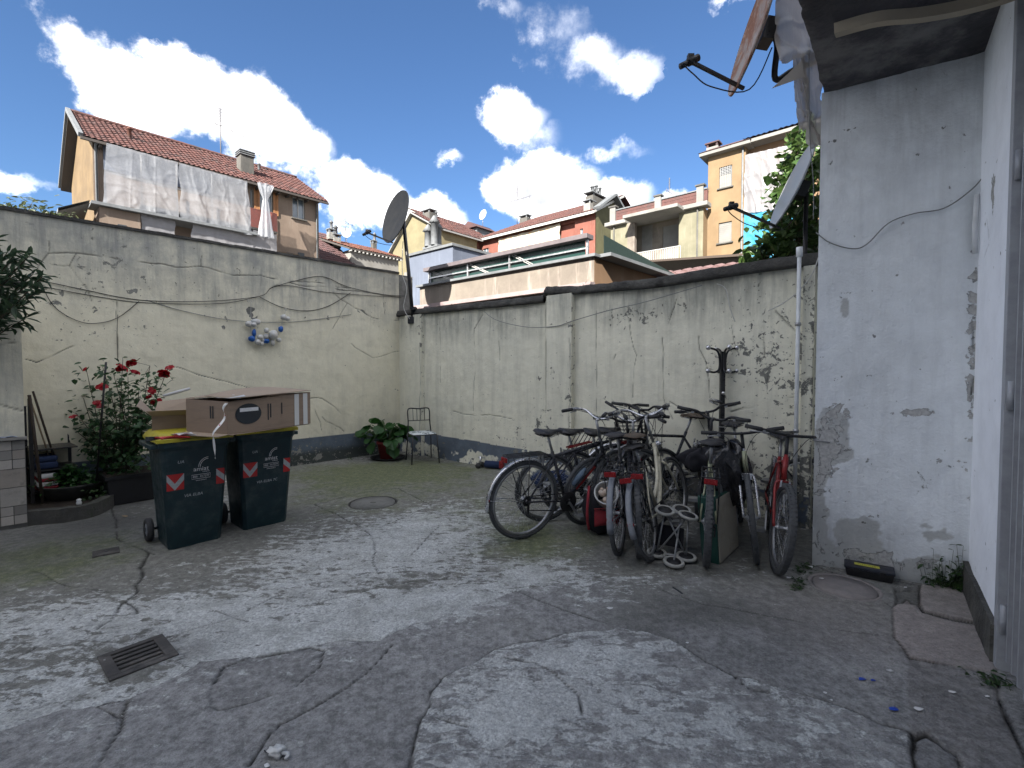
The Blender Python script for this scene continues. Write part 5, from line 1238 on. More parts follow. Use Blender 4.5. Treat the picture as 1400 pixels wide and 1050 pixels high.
# yellow gable block in front of the wing
fY = Frame(at(601, 320, 45.6) - D2 * 7.5, D2); xY1 = 7.5; Yb = bld('yellow_house', 'pale yellow gabled house behind the dark satellite dish', fY.P, D2)
zY = fY.px(600, 312)[1]; xa_, za_ = fY.px(565, 292); 
za2 = za_; b = MB(); b.add([(0, 0, -.4), (xY1, 0, -.4), (xY1, 0, zY), (xa_, 0, za2), (0, 0, za2 - 3.2)], [(0, 1, 2, 3, 4)]); b.build('gable_wall', M['f_yellow'], Yb)
b = MB(); b.add([(xY1, 0, -.4), (xY1, 5, -.4), (xY1, 5, zY), (xY1, 0, zY)], [(0, 1, 2, 3)]); b.add([(0, 5, -.4), (xY1, 5, -.4), (xY1, 5, zY), (xa_, 5, za2), (0, 5, za2 - 3.2)], [(4, 3, 2, 1, 0)]); b.build('wall', M['f_yellow'], Yb)
q = [(xY1 + .4, -.4, zY - .1), (xY1 + .4, 5.5, zY - .1), (xa_, 5.5, za2 + .12), (xa_, -.4, za2 + .12)]; rf = slab(Yb, 'roof', 'grey_frame', *q, .15); tiles_roof(rf, *q, 'roof_red', .3, .5)
q = [(-.5, -.4, za2 - 3.5), (-.5, 5.5, za2 - 3.5), (xa_, 5.5, za2 + .12), (xa_, -.4, za2 + .12)]; slab(Yb, 'roof', 'grey_frame', *q, .15)
chimney(Yb, xa_ + .5, 1.6, za2 - .6, 1.1, .8, .9, pots=0, mat='f_grey'); chimney(Yb, xa_ - .9, 2.6, za2 - 1.0, .7, .7, 1.1, pots=2, mat='f_grey')
# olive gable end with clustered pots
fO = Frame(fE.w(xE1, 0, 0), D1); O_ = bld('olive_gable_house', 'olive gable end with a cluster of chimney pots between the pink and the cream house', fO.P, D1)
zO1 = fO.px(814, 287)[1]; xo1, zo = fO.px(835, 270); W_O = xo1 * 2
b = MB(); b.add([(0.02, -.02, -.4), (W_O, -.02, -.4), (W_O, -.02, zO1), (xo1, -.02, zo), (.02, -.02, zO1)], [(0, 1, 2, 3, 4)]); b.build('gable_wall', M['f_olive'], O_)
b = MB(); b.bar((-.3, -.3, zO1 + .05), (xo1, -.3, zo + .15), .7, .2); b.bar((W_O + .3, -.3, zO1 + .05), (xo1, -.3, zo + .15), .7, .2); b.build('verge', M['slate'], O_)
chimney(O_, xo1 - 1.1, .9, zo - 1.8, 2.2, .8, 1.6, pots=6, mat='f_grey'); chimney(O_, .4, .9, zO1 - .3, .8, .7, 1.1, mat='f_white')
# --- F: cream house with balcony
YF = 31.2; pF1 = at(961.5, 300, YF); fF = Frame(pF1 - D2 * 7.6, D2); pf = lambda u, v, y=0: fF.px(u, v, y)
x0F = pf(835, 330)[0]; x1F = 7.6; fF = Frame(fF.w(x0F, 0, 0), D2); x1F -= x0F; Fh = bld('cream_house', 'cream house with a balcony under a white canopy slab and brick-red roof edge', fF.P, D2)
zc1 = pf(961, 285)[1]; zc0 = pf(835, 309)[1]; zc = (zc1 + zc0) / 2; print('F', x1F, zc0, zc1)
xr0 = pf(858, 320)[0]; xr1 = pf(928, 320)[0]; xp1 = pf(870, 320)[0]; dR_ = 1.3; zfl = pf(900, 363)[1]
b = MB(); b.add([(0, 0, -.4), (xr0, 0, -.4), (xr0, 0, zc), (0, 0, zc)], [(0, 1, 2, 3)]); b.add([(xr1, 0, -.4), (x1F, 0, -.4), (x1F, 0, zc), (xr1, 0, zc)], [(0, 1, 2, 3)])
b.add([(xr0, 0, -.4), (xr1, 0, -.4), (xr1, 0, zfl - .2), (xr0, 0, zfl - .2)], [(0, 1, 2, 3)]); b.add([(xr0, 0, zfl - .2), (xr0, dR_, zfl - .2), (xr0, dR_, zc), (xr0, 0, zc)], [(0, 1, 2, 3)]); b.add([(xr1, 0, zfl - .2), (xr1, 0, zc), (xr1, dR_, zc), (xr1, dR_, zfl - .2)], [(0, 1, 2, 3)])
b.add([(0, 0, -.4), (0, 6, -.4), (0, 6, zc), (0, 0, zc)], [(3, 2, 1, 0)])
b.add([(x1F, .01, zc), (0, .01, zc), (0, 6, zc), (x1F, 6, zc)], [(3, 2, 1, 0)])
b.build('wall', M['f_cream'], Fh)
b = MB(); b.add([(x1F, 0, -.4), (x1F, 3, -.4), (x1F, 3, zc), (x1F, 0, zc)], [(0, 1, 2, 3)]); b.build('side_wall', M['f_orange'], Fh)
dz_ = []
for ua, ub in ((877, 892), (906, 927)):
    xa, xb = fF.px(ua, 330, dR_)[0], fF.px(ub, 330, dR_)[0]; dz_.append((xa, min(xb, xr1 - .05), zfl - .1, fF.px((ua + ub) / 2, 308, dR_)[1]))
b = MB(); holed(b, xr0, xr1, zfl - .2, zc, dz_, y=dR_, dep=.12); b.build('recess_wall', M['f_stucco'], Fh)
for h in dz_: win(Fh, *h, y=dR_, dep=.1, sill=False, shade=.98, frame='grey_frame')
MB().box(xr0 + .01, -.9, zfl - .3, xr1, dR_ - .01, zfl - .1).build('balcony_floor', M['f_white'], Fh)
MB().box(xr0 - .0, -.02, zfl, xp1 - .12, .3, zc - .01).build('pier', M['f_stucco'], Fh)
zk_ = pf(900, 285)[1]
b = MB(); b.box(-.35, -.35, zc + .004, xr0 - .02, .5, zc + .28); b.box(xr1 + .02, -.35, zc + .004, x1F + .35, .5, zc + .28); b.build('cornice', M['f_white'], Fh, bevel=.03)
MB().box(pf(851, 310, -1.4)[0], -1.4, zc - .05, pf(926, 292, -1.4)[0], .9, zc + .17).build('canopy_slab', M['f_white'], Fh, bevel=.02)
zb1 = zc + 1.25
b = MB(); b.box(-.05, .4, zc + .29, x1F + .1, .6, zb1); pb = b.build('brick_parapet', M['brick_red'], Fh)
b = MB(); n_ = int((x1F + .1) / .25)
for r in range(4):
    for i in range(int((x1F) / .5)):
        b.box(.02 + i * .5 + .25 * (r % 2), .385, zc + .33 + r * .23, .02 + i * .5 + .45 + .25 * (r % 2), .398, zc + .33 + r * .23 + .18)
b.build('brick_courses', M['brick_red'], Fh, kind='stuff')
MB().box(-.1, .33, zb1, x1F + .1, .66, zb1 + .08).build('parapet_cap', M['slate'], Fh)
for u in (838, 899.5, 957):
    x = pf(u, 290, .3)[0]; MB().box(x - .22, .22, zc + .29, x + .22, .38, zb1 + .25).build('parapet_post', M['f_white'], Fh); MB().box(x - .3, .15, zb1 + .25, x + .3, .62, zb1 + .35).build('post_cap', M['f_grey'], Fh)
xs_b0 = pf(857, 350, -.9)[0]; xs_b1 = pf(930, 350, -.9)[0]; rail = MB()
zr_ = fF.px(900, 341, -.9)[1]
for i in range(26): x = xs_b0 + (xs_b1 - xs_b0) * i / 25; rail.box(x - .012, -.9, zfl - .1, x + .012, -.876, zr_ - .02)
rail.box(xs_b0, -.92, zr_ - .02, xs_b1, -.86, zr_ + .02); rail.box(xs_b0, -.91, zfl - .02, xs_b1, -.87, zfl + .01)
rail.build('balcony_railing', M['white_frame'], Fh)
q = fF.w(pf(915, 280, 4)[0], 4, zb1); antenna('roof_antenna', 'thin dark antenna above the brick-red roof edge of the cream house', q, at(915, 243, q.y).z - q.z, 8, .9, cross=False, th=.03)
MB().tube([(x1F - .35, -.08, 0), (x1F - .35, -.08, zc)], .055, 8).build('downpipe', M['f_grey'], Fh)
MB().tube([(.3, -.08, 0), (.3, -.08, zc)], .055, 8).build('downpipe', M['f_grey'], Fh)
# canopies on the low roofs before the cream house
fK = Frame(at(880, 372, 9.6), D2); x1 = fK.px(975, 366)[0]
Kb = thing('tiled_lean_to', 'strip of pale red tiled roof just behind the right wall coping', 'roof', fK.P, fK.rz)
zt_ = fK.px(900, 374)[1]; q = [(-.6, -.7, zt_ - .35), (x1 + 2.6, -.7, zt_ - .35), (x1 + 2.6, .8, zt_ + .15), (-.6, .8, zt_ + .15)]
M['roof_pale'] = roofmat('roof_pale', (.5, .24, .17), (.42, .19, .13), (.3, .16, .12))
tiles_roof(Kb, *q, 'roof_pale', .2, .35); MB().box(-.5, 0, -.4, x1 + 2.5, .7, zt_ - .3).build('wall', M['f_white'], Kb)
cp = thing('shade_canopy', 'dark flat canopy on a grey post in front of the cream house balcony', 'canopy', at(881, 366, 10.6), fK.rz)
zt_ = at(900, 356, 10.6).z - cp.location.z
MB().hexa([(-.25, 0, zt_ - .02), (2.1, 0, zt_ - .22), (2.1, 1.4, zt_ - .22), (-.25, 1.4, zt_ - .02)], [(-.25, 0, zt_ + .02), (2.1, 0, zt_ - .17), (2.1, 1.4, zt_ - .17), (-.25, 1.4, zt_ + .02)]).build('roof_sheet', M['wood_dark'], cp)
MB().box(-.02, 0, -2.8, .02, .04, zt_).build('post', M['alu'], cp); MB().box(2.0, 0, -2.8, 2.04, .04, zt_ - .2).build('post', M['alu'], cp)
MB().box(.0, .3, -.5, 2.0, .34, zt_ - .25).build('net', M['net_green'], cp)

# --- G: orange tower, H: wing with the hung sheets
oG = fF.w(x1F, 0, 0); fG = Frame(oG + fF.n * .8 , D2); G_ = bld('orange_tower_house', 'narrow orange-yellow house tower with two windows and a chimney', fG.P, D2)
gx1 = fG.px(1018.5, 280)[0]; zG = (fG.px(967, 214)[1] + fG.px(1018, 203)[1]) / 2; print('G', gx1, zG)
hs = []
for (ua, va, ub, vb) in ((983.5, 227, 1001, 256), (982.5, 303.5, 1000.5, 331.5)):
    xa, xb = fG.px(ua, va)[0], fG.px(ub, va)[0]; um = (ua + ub) / 2; hs.append((xa, xb, fG.px(um, vb)[1], fG.px(um, va)[1]))
b = MB(); holed(b, 0, gx1, -.4, zG, hs); b.add([(0, 0, -.4), (0, 5, -.4), (0, 5, zG), (0, 0, zG)], [(3, 2, 1, 0)]); b.add([(gx1, 0, -.4), (gx1, 5, -.4), (gx1, 5, zG), (gx1, 0, zG)], [(0, 1, 2, 3)])
b.build('wall', M['f_orange'], G_)
w1 = win(G_, *hs[0], frame='grey_frame', nx=1); win(G_, *hs[1], shade=.97, nx=1)
h = hs[0]; b = MB()
for i in range(7): x = h[0] + .08 + (h[1] - h[0] - .16) * i / 6; b.box(x - .015, .02, h[2], x + .015, .05, h[3])
for i in range(5): z = h[3] - .5 + .1 * i; b.box(h[0] + .05, .015, z, h[1] - .05, .052, z + .03)
b.build('window_bars', M['grey_frame'], w1)
MB().box(h[0] + .06, .055, h[2] + .05, h[1] - .06, .09, h[3] - .5).build('curtain', M['f_white'], w1)
b = MB(); b.box(-.45, -.45, zG + .002, gx1 + .35, 5.2, zG + .22); b.build('cornice', M['f_white'], G_, bevel=.02); b = MB(); b.hexa([(-.5, -.5, zG + .224), (gx1 + .4, -.5, zG + .224), (gx1 + .4, 5.3, zG + .224), (-.5, 5.3, zG + .224)], [(.1, 0, zG + .5), (gx1, 0, zG + .5), (gx1, 5, zG + .7), (.1, 5, zG + .7)]); b.build('roof', M['roof_brown'], G_)
MB().tube([(gx1 - .15, -.08, 0), (gx1 - .15, -.08, zG)], .055, 8).build('downpipe', M['slate'], G_)
x, z = fG.px(974, 215, .8); chimney(G_, x, 1.0, zG + .2, .75, .6, .75, mat='f_white', cap='roof_brown')
fH2 = Frame(fG.w(gx1, .6, 0), D2); Hh = bld('sheeted_house', 'house right of the orange tower hung with grey plastic sheet over blue tarpaulin', fH2.P, D2)
zH = (fH2.px(1027, 202)[1] + fH2.px(1089, 186)[1]) / 2; hx1 = 11.0
MB().box(.01, 0, -.4, hx1, 6, zH).build('wall', M['f_peach'], Hh); b = MB(); b.box(-.1, -.9, zH + .003, hx1, 6, zH + .2); b.build('cornice', M['f_white'], Hh)
q = [(-.1, -.95, zH + .25), (hx1, -.95, zH + .25), (hx1, 5, zH + 1.9), (-.1, 5, zH + 1.9)]; tiles_roof(Hh, *q, 'roof_red', .3, .5)
drape('plastic_sheet', 'grey-white plastic sheet hung beside the orange tower above the blue tarpaulin', 'plastic sheet', fH2, [(1019, 212), (1088, 196), (1096, 284), (1017, 292)], -.75, 'plastic_dense', 7, .08, None, 8)
drape('blue_tarpaulin', 'bright blue tarpaulin below the grey plastic sheet, partly behind leaves', 'tarpaulin', fH2, [(1017, 290), (1092, 282), (1092, 372), (1016, 376)], -.7, 'tarp_blue', 6, .06, None, 9)

# --- unseen houses added behind the camera, heights stepped to shade the yard
M['bounce_white'] = pm('bounce_white', (.72, .71, .68), (.62, .61, .58), 1.5, .85)  # white chosen so the unseen walls bounce light into the yard
for (x0, x1, h, lab, mt) in ((-34, -6.1, 11.5, 'unseen tallest house added behind the viewpoint to shade the yard, farthest left', 'bounce_white'), (-6.09, -4.6, 10.6, 'unseen narrow house added behind the viewpoint for shade, beside the tallest one', 'bounce_white'), (-4.59, -2.9, 9.8, 'unseen middle house added behind the viewpoint for shade', 'bounce_white'), (-2.89, -1, 9.2, 'unseen narrow lower house added behind the viewpoint for shade', 'bounce_white'), (-.99, 14, 9.4, 'unseen long white house added behind the viewpoint for shade', 'bounce_white')):
    t = thing('unseen_shade_house', lab, 'building', (x0, -3.2, 0))
    b = MB(); hs = [(k * 3.0 + 1.0, k * 3.0 + 2.1, z, z + 1.6) for k in range(int((x1 - x0) / 3)) for z in (4.2, 7.4, 10.6) if z + 2 < h]
    b.add([(0, 0, -.4), (x1 - x0, 0, -.4), (x1 - x0, 0, h), (0, 0, h)], [(3, 2, 1, 0)]); b.add([(0, -9, -.4), (x1 - x0, -9, -.4), (x1 - x0, -9, h), (0, -9, h)], [(0, 1, 2, 3)])
    b.add([(0, 0, -.4), (0, 0, h), (0, -9, h), (0, -9, -.4)], [(0, 1, 2, 3)]); b.add([(x1 - x0, 0, -.4), (x1 - x0, -9, -.4), (x1 - x0, -9, h), (x1 - x0, 0, h)], [(0, 1, 2, 3)]); b.add([(0, 0, h), (0, -9, h), (x1 - x0, -9, h), (x1 - x0, 0, h)], [(0, 1, 2, 3)])
    b.build('wall', M[mt], t)
    for hh in hs: MB().box(hh[0], .0, hh[2], hh[1], .05, hh[3]).build('window', M['glass_far'], t)
# ------------------------------------------------------------------ foliage helpers
LEAF_V = [(0, 0, 0), (.26, .30, .05), (.20, .68, .02), (0, 1, -.12), (-.20, .68, .02), (-.26, .30, .05), (0, .5, -.04)]
LEAF_F = [(0, 1, 6), (1, 2, 6), (2, 3, 6), (3, 4, 6), (4, 5, 6), (5, 0, 6)]
def rand_rot(r_, droop=.4, az=None):
    a = r_.uniform(0, 2 * PI) if az is None else az
    return Matrix.Rotation(a, 3, 'Z') @ Matrix.Rotation(r_.uniform(-.7, .7) - droop, 3, 'X') @ Matrix.Rotation(r_.uniform(-.7, .7), 3, 'Y')
def leaf_mass(spots, size, mat, name, parent, wide=1.0, long_=1.0, kind='stuff', seed=1, world=False):
    """spots: (pos, azimuth or None, droop)"""
    r_ = random.Random(seed); V = np.array(LEAF_V); V[:, 0] *= wide; V[:, 1] *= long_; vs = []; fs = []
    for (p, az, dr) in spots:
        s = size * r_.uniform(.6, 1.25); R = np.array(rand_rot(r_, dr, az)) * s
        n = len(vs); vs += [tuple(x) for x in (V @ R.T + np.array(p))]; fs += [tuple(i + n for i in f) for f in LEAF_F]
    b = MB(); b.v = vs; b.f = fs; b.sm = [False] * len(fs); return b.build(name, mat, parent, kind=kind, world=world)
def leaf_objs(spots, size, mat, parent, wide=1.0, long_=1.0, seed=1, name='leaf', V0=None, F0=None):
    r_ = random.Random(seed); V = np.array(V0 or LEAF_V, float); V[:, 0] *= wide; V[:, 1] *= long_
    me = bpy.data.meshes.new(name); me.from_pydata([tuple(v) for v in V], [], F0 or LEAF_F); me.materials.append(mat); me.update()
    for (p, az, dr) in spots:
        o = bpy.data.objects.new(name, me); COL.objects.link(o); o.parent = parent; o.location = p
        o.rotation_euler = rand_rot(r_, dr, az).to_euler(); s = size * r_.uniform(.65, 1.25); o.scale = (s, s, s)

# ------------------------------------------------------------------ wheelie bins
def text_mesh(txt, size, mat, name, parent, pos, rot=(PI / 2, 0, 0), italic=0, ext=.0006, sx=1.0):
    cu = bpy.data.curves.new(name, 'FONT'); cu.body = txt; cu.size = size; cu.extrude = ext; cu.shear = italic; cu.align_x = 'CENTER'; cu.resolution_u = 3
    tmp = bpy.data.objects.new('tmp_text', cu); COL.objects.link(tmp)
    dg_ = bpy.context.evaluated_depsgraph_get(); me = bpy.data.meshes.new_from_object(tmp.evaluated_get(dg_)); bpy.data.objects.remove(tmp); bpy.data.curves.remove(cu)
    me.name = name; me.materials.clear()
    o = link(name, me, M[mat], parent); o.location = pos; o.rotation_euler = rot; o.scale = (sx, 1, 1); return o
BA = gp(231, 753); BB = gp(304, 736); bd_ = (BB - BA).normalized()
bn_ = Vector((-bd_.y, bd_.x, 0))           # towards the back of the bin
BW, BWT, BD, BDT, BH = .385, .50, .40, .54, .90
def wheelie_bin(label, P, d, note, lid_tilt=0):
    t = thing('wheelie_bin', label, 'waste bin', P, math.atan2(d.y, d.x), 'dark wheeled bins with yellow lids')
    b = MB(); secs = []
    def ring(w, d0, d1, z, ch=.03):
        x = w / 2
        return [(-x + ch, d0, z), (x - ch, d0, z), (x, d0 + ch, z), (x, d1 - ch, z), (x - ch, d1, z), (-x + ch, d1, z), (-x, d1 - ch, z), (-x, d0 + ch, z)]
    prof = [(BW, .0, BD, .0), (BW + .01, -.004, BD, .05), (BW + (BWT - BW) * .9, -.065, BD + .02, BH - .07), (BWT - .01, -.068, BD + .03, BH - .065), (BWT + .015, -.082, BD + .045, BH - .04), (BWT + .015, -.082, BD + .045, BH), (BWT - .03, -.05, BD + .02, BH)]
    for p in prof: secs += ring(*p)
    fs = [tuple(range(7, -1, -1))]
    for i in range(len(prof) - 1):
        for k in range(8): fs.append((i * 8 + k, i * 8 + (k + 1) % 8, (i + 1) * 8 + (k + 1) % 8, (i + 1) * 8 + k))
    fs.append(tuple((len(prof) - 1) * 8 + k for k in range(8)))
    b.add(secs, fs); b.build('body', M['bin_plastic'], t, bevel=.004)
    # lid: shallow domed tray with a rolled rim
    def lidp(s, q):
        x = (s - .5) * (BWT + .05); y = -.095 + (BD + .13) * q; e = min(s, 1 - s, q, 1 - q); z = .004 + .045 * min(1, e / .07) ** .6 + .012 * math.sin(s * PI) * (1 if e > .07 else 0)
        return (x, y, z)
    b = MB().grid(lidp, 28, 28); b.box(-(BWT + .05) / 2, -.095, -.022, (BWT + .05) / 2, -.088, .006); b.box(-(BWT + .05) / 2, -.088, -.022, -(BWT + .05) / 2 + .006, BD + .03, .006); b.box((BWT + .05) / 2 - .006, -.088, -.022, (BWT + .05) / 2, BD + .03, .006)
    l = b.build('lid', M['yellow_lid'], t); l.location = (0, 0, BH + .024)
    MB().box(-.09, BD + .03, .0, .09, BD + .05, .03).build('lid_hinge', M['yellow_lid'], l)
    MB().box(-.12, -.115, -.015, .12, -.096, -.004).build('lid_grip', M['yellow_lid'], l)
    b = MB()
    for sx in (-1, 1): b.box(sx * .21 - .02, BD + .03, BH - .05, sx * .21 + .02, BD + .12, BH - .015)
    b.tube([(-.22, BD + .11, BH - .03), (.22, BD + .11, BH - .03)], .013, 8); b.build('handle', M['bin_plastic'], t)
    b = MB(); b.box(BWT / 2 + .002, -.02, BH - .05, BWT / 2 + .055, BD + .03, BH - .018); b.box(-BWT / 2 - .055, -.02, BH - .05, -BWT / 2 - .002, BD + .03, BH - .018); b.build('lifting_lip', M['bin_plastic'], t, bevel=.004)
    MB().tube([(-.27, BD + .0, .10), (.27, BD + .0, .10)], .011, 8).build('axle', M['black_metal'], t)
    for sx in (-1, 1):
        w = MB().lathe([(.02, -.02), (.055, -.018), (.06, -.012), (.06, .012), (.055, .018), (.02, .02)], axis='x', n=20).build('wheel', M['grey_plastic'], t); w.location = (sx * .255, BD, .10)
        MB().lathe([(.061, -.02), (.09, -.025), (.10, -.014), (.10, .014), (.09, .025), (.061, .02)], axis='x', n=28).build('tyre', M['rubber'], w)
    # front face leans out with height: y = yf(z)
    yf = lambda z: -.004 - .061 * (z - .05) / (BH - .12); tilt = math.atan(.061 / (BH - .12)); R = (PI / 2 + tilt, 0, 0)
    def on(x, z, e=.003): return (x, yf(z) - e, z)
    def patch(name, polys, zc, mats):
        for poly, mt, e in polys:
            MB().add([on(x, z, e) for x, z in poly], [tuple(range(len(poly)))]).build(name, M[mt], t)
    # red and white chevrons, left whole, right cut off at the edge
    z0, z1 = .50, .635; xl, xr = -BW / 2 - .015, -BW / 2 + .105; zm = z0
    xm = (xl + xr) / 2 - .004
    patch('reflective_chevron', [([(xl, z0), (xr, z0), (xr, z1), (xl, z1)], 'red_print', .0025), ([(xl, z1), (xl, z1 - .055), (xm, z0 + .0), (xr, z1 - .055), (xr, z1), (xm, z0 + .055)], 'grey_print', .0038)], 0, None)
    xl2, xr2 = BW / 2 - .045, BW / 2 + .018
    patch('reflective_chevron', [([(xl2, z0 + .0), (xr2, z0 + .0), (xr2, z1 + .0), (xl2, z1 + .0)], 'red_print', .0025), ([(xl2, z1), (xl2, z1 - .055), (xr2, z0 + .02), (xr2, z0 + .075)], 'grey_print', .0038)], 0, None)
    lx = .035
    text_mesh('amiat', .052, 'white_print', 'logo_text', t, on(lx, .638), R)
    for rr, k in ((.070, 0), (.058, 1)):
        pts = [on(lx + .052 - rr * math.cos(a), .672 + rr * math.sin(a) * 1.1) for a in [PI * .5 * i / 9 for i in range(10)]]
        MB().tube(pts, .0026, 5).build('logo_arc', M['white_print'], t)
    text_mesh('TORINO', .014, 'white_print', 'logo_text', t, on(lx + .035, .622), R)
    pts = [on(lx - .068, .607), on(lx + .068, .607), on(lx + .068, .572), on(lx - .068, .572)]
    MB().tube(pts, .0018, 5, closed=True).build('number_frame', M['white_print'], t)
    text_mesh('800 · 017277', .023, 'white_print', 'number_text', t, on(lx, .582), R)
    text_mesh('www.amiat.it', .015, 'white_print', 'web_text', t, on(lx, .553), R)
    text_mesh('UA', .035, 'grey_print', 'chalk_text', t, on(-.11, .72), R, .2)
    text_mesh(note, .034, 'grey_print', 'chalk_text', t, on(-.02 if len(note) < 9 else .0, .43), R, .15)
    return t
bin1 = wheelie_bin('left of the two dark wheeled bins, opened cardboard and red paper on its yellow lid', BA + bd_ * BW / 2 , bd_, 'VIA ELBA')
B2 = gp(334, 726); B2b = gp(392.5, 712.5); bd2 = (B2b - B2).normalized()
bin2 = wheelie_bin('right of the two dark wheeled bins, under the far end of the long cardboard box', B2 + bd2 * BW / 2, bd2, 'VIA ELBA 7C')

# cardboard on the bins
zt = BH + .078
Pa = gp(255, 590, zt); Pb = gp(312, 594, zt); Pc = gp(400, 578, zt); ax = (Pa - Pb); la = ax.length; ax.normalize(); ay = Vector((ax.y, -ax.x, 0)); lb = min((Pc - Pb).length, 1.0)
if ay.dot(Pc - Pb) < 0: ay = -ay
cb = thing('cardboard_box', 'long brown cardboard box with torn white tape lying across both bins', 'cardboard box', Pb, math.atan2(-ax.y, -ax.x)); print('box', la, lb, Pb)
# local x from left(-la) to 0, y away
bh = .27
def cpt(x, y, z): return (x, y, z)
sk = lambda y, z: (0.0, 0, 0)
b = MB()
T = .005
b.hexa([(-la, 0, 0), (0, 0, 0), (0, T, 0), (-la, T, 0)], [(-la, 0, bh), (0, 0, bh - .01), (0, T, bh - .01), (-la, T, bh)])
b.hexa([(-T, T, 0), (0, T, 0), (.03, lb, 0), (.03 - T, lb, 0)], [(-T, T, bh - .012), (0, T, bh - .012), (.03, lb, bh + .03), (.03 - T, lb, bh + .03)])
b.hexa([(-la, T, 0), (-la + T, T, 0), (-la + T, lb, 0), (-la, lb, 0)], [(-la, T, bh), (-la + T, T, bh), (-la + T, lb, bh), (-la, lb, bh)])
b.hexa([(-la, lb, 0), (.03, lb, 0), (.03, lb + T, 0), (-la, lb + T, 0)], [(-la, lb, bh), (.03, lb, bh + .03), (.03, lb + T, bh + .03), (-la, lb + T, bh)])
b.hexa([(-la, 0, -.006), (.03, 0, -.006), (.03, lb, -.006), (-la, lb, -.006)], [(-la, 0, -.001), (.0, 0, -.001), (.0, lb, -.001), (-la, lb, -.001)])
b.build('carton', M['cardboard'], cb)
b = MB(); b.grid(lambda s, q: (-la - .03 + (la * .60) * s, .02 + lb * .96 * q, bh + .006 + .02 * math.sin(q * 3) + .015 * s), 8, 10); b.build('top_flap', M['cardboard_in'], cb, solid=.004)
b = MB(); b.grid(lambda s, q: (-la * .55 * (1 - s) + .045 * s, .0 + lb * q, bh + .05 * (1 - s) * math.sin(q * 2.5 + .3) + .004 + .03 * q + .012), 8, 12); b.build('top_flap', M['cardboard_in'], cb, solid=.004)
b = MB(); b.hexa([(-la - .02, -.11, -.012), (.0, -.09, -.012), (0, 0, -.004), (-la, 0, -.004)], [(-la - .02, -.11, -.007), (.0, -.09, -.007), (0, 0, .001), (-la, 0, .001)]); b.build('front_flap', M['cardboard_in'], cb)
# print on the box
def side(y, z, e=.0035): return (.0 + .03 * (y / lb) + e, y, z)
b = MB(); pts = [side(.18 + .12 * math.cos(a) * 1.0, .15 + .085 * math.sin(a)) for a in [2 * PI * i / 28 for i in range(28)]]; b.add(pts, [tuple(range(28))]); b.build('printed_mark', M['black_print'], cb)
b = MB(); b.add([side(.1, .17, .005), side(.27, .17, .005), side(.27, .2, .005), side(.1, .2, .005)], [(0, 1, 2, 3)]); b.build('sticker', M['white_print'], cb)
for i, y in enumerate((.36, .385, .5)): b = MB(); b.add([side(y, .08 + .02 * i), side(y + .012, .08 + .02 * i), side(y + .012, .22), side(y, .22)], [(0, 1, 2, 3)]); b.build('printed_line', M['black_print'], cb)
b = MB(); [b.add([(-.20 + .028 * k, -.003, .12), (-.185 + .028 * k, -.003, .12), (-.185 + .028 * k, -.003, .22), (-.20 + .028 * k, -.003, .22)], [(0, 1, 2, 3)]) for k in (0, 1)]; b.build('printed_line', M['black_print'], cb)
M['tape'] = None
mt_ = MatB('tape'); v = mt_.voro(26, mt_.coord(), rnd=.4); M['tape'] = mt_.set(mt_.mix(mt_.ramp(v, .16, .2), (.45, .03, .03), (.62, .62, .6)), .35)
for y in (lb * .78, lb * .9):
    b = MB(); b.hexa([side(y, .0, .003), side(y + .05, .0, .003), side(y + .05, .0, .001), side(y, .0, .001)], [side(y, bh + .02, .003), side(y + .05, bh + .02, .003), side(y + .05, bh + .02, .001), side(y, bh + .02, .001)]); b.build('tape', M['tape'], cb)
tp = smooth_path([(.0, -.01, bh - .02), (-.01, -.03, bh - .06), (.005, -.035, bh - .14), (-.002, -.12, bh - .24), (.01, -.13, -.02), (.012, -.125, -.10), (.018, -.125, -.17)], 6)
b = MB(); vs = []; 
for i, p in enumerate(tp): w = .016 * (1 - .4 * i / len(tp)); a = i * .25; vs += [p - Vector((w * math.cos(a), w * math.sin(a) * .5, 0)), p + Vector((w * math.cos(a), w * math.sin(a) * .5, 0))]
b.add(vs, [(2 * i, 2 * i + 1, 2 * i + 3, 2 * i + 2) for i in range(len(tp) - 1)]); b.build('torn_tape', M['tape'], cb)
b = MB(); b.grid(lambda s, q: (-.12 + .16 * s, -.0 + .14 * q - .01, bh + .02 + .02 * math.sin(s * 9) * q), 8, 6); b.build('torn_tape', M['white_plastic'], cb)
# opened carton at the left
Pq = gp(222, 590, zt); ob = thing('opened_carton', 'small opened cardboard box with its flaps up on the left bin lid', 'cardboard box', Pq + Vector((-.02, .16, 0)), math.atan2(bd_.y, bd_.x) - .25)
b = MB(); w_, d_, h_ = .30, .26, .12; b.box(-w_ / 2, 0, 0, w_ / 2, .004, h_); b.box(-w_ / 2, d_, 0, w_ / 2, d_ + .004, h_); b.box(-w_ / 2, .004, 0, -w_ / 2 + .004, d_, h_); b.box(w_ / 2 - .004, .004, 0, w_ / 2, d_, h_); b.box(-w_ / 2, .0, -.004, w_ / 2, d_, -.0005); b.build('carton', M['cardboard'], ob)
b = MB(); b.hexa([(-w_ / 2, 0, h_), (w_ / 2, 0, h_), (w_ / 2, .004, h_), (-w_ / 2, .004, h_)], [(-w_ / 2 - .03, -.10, h_ + .05), (w_ / 2 - .02, -.10, h_ + .05), (w_ / 2 - .02, -.096, h_ + .053), (-w_ / 2 - .03, -.096, h_ + .053)]); b.build('flap', M['cardboard_in'], ob)
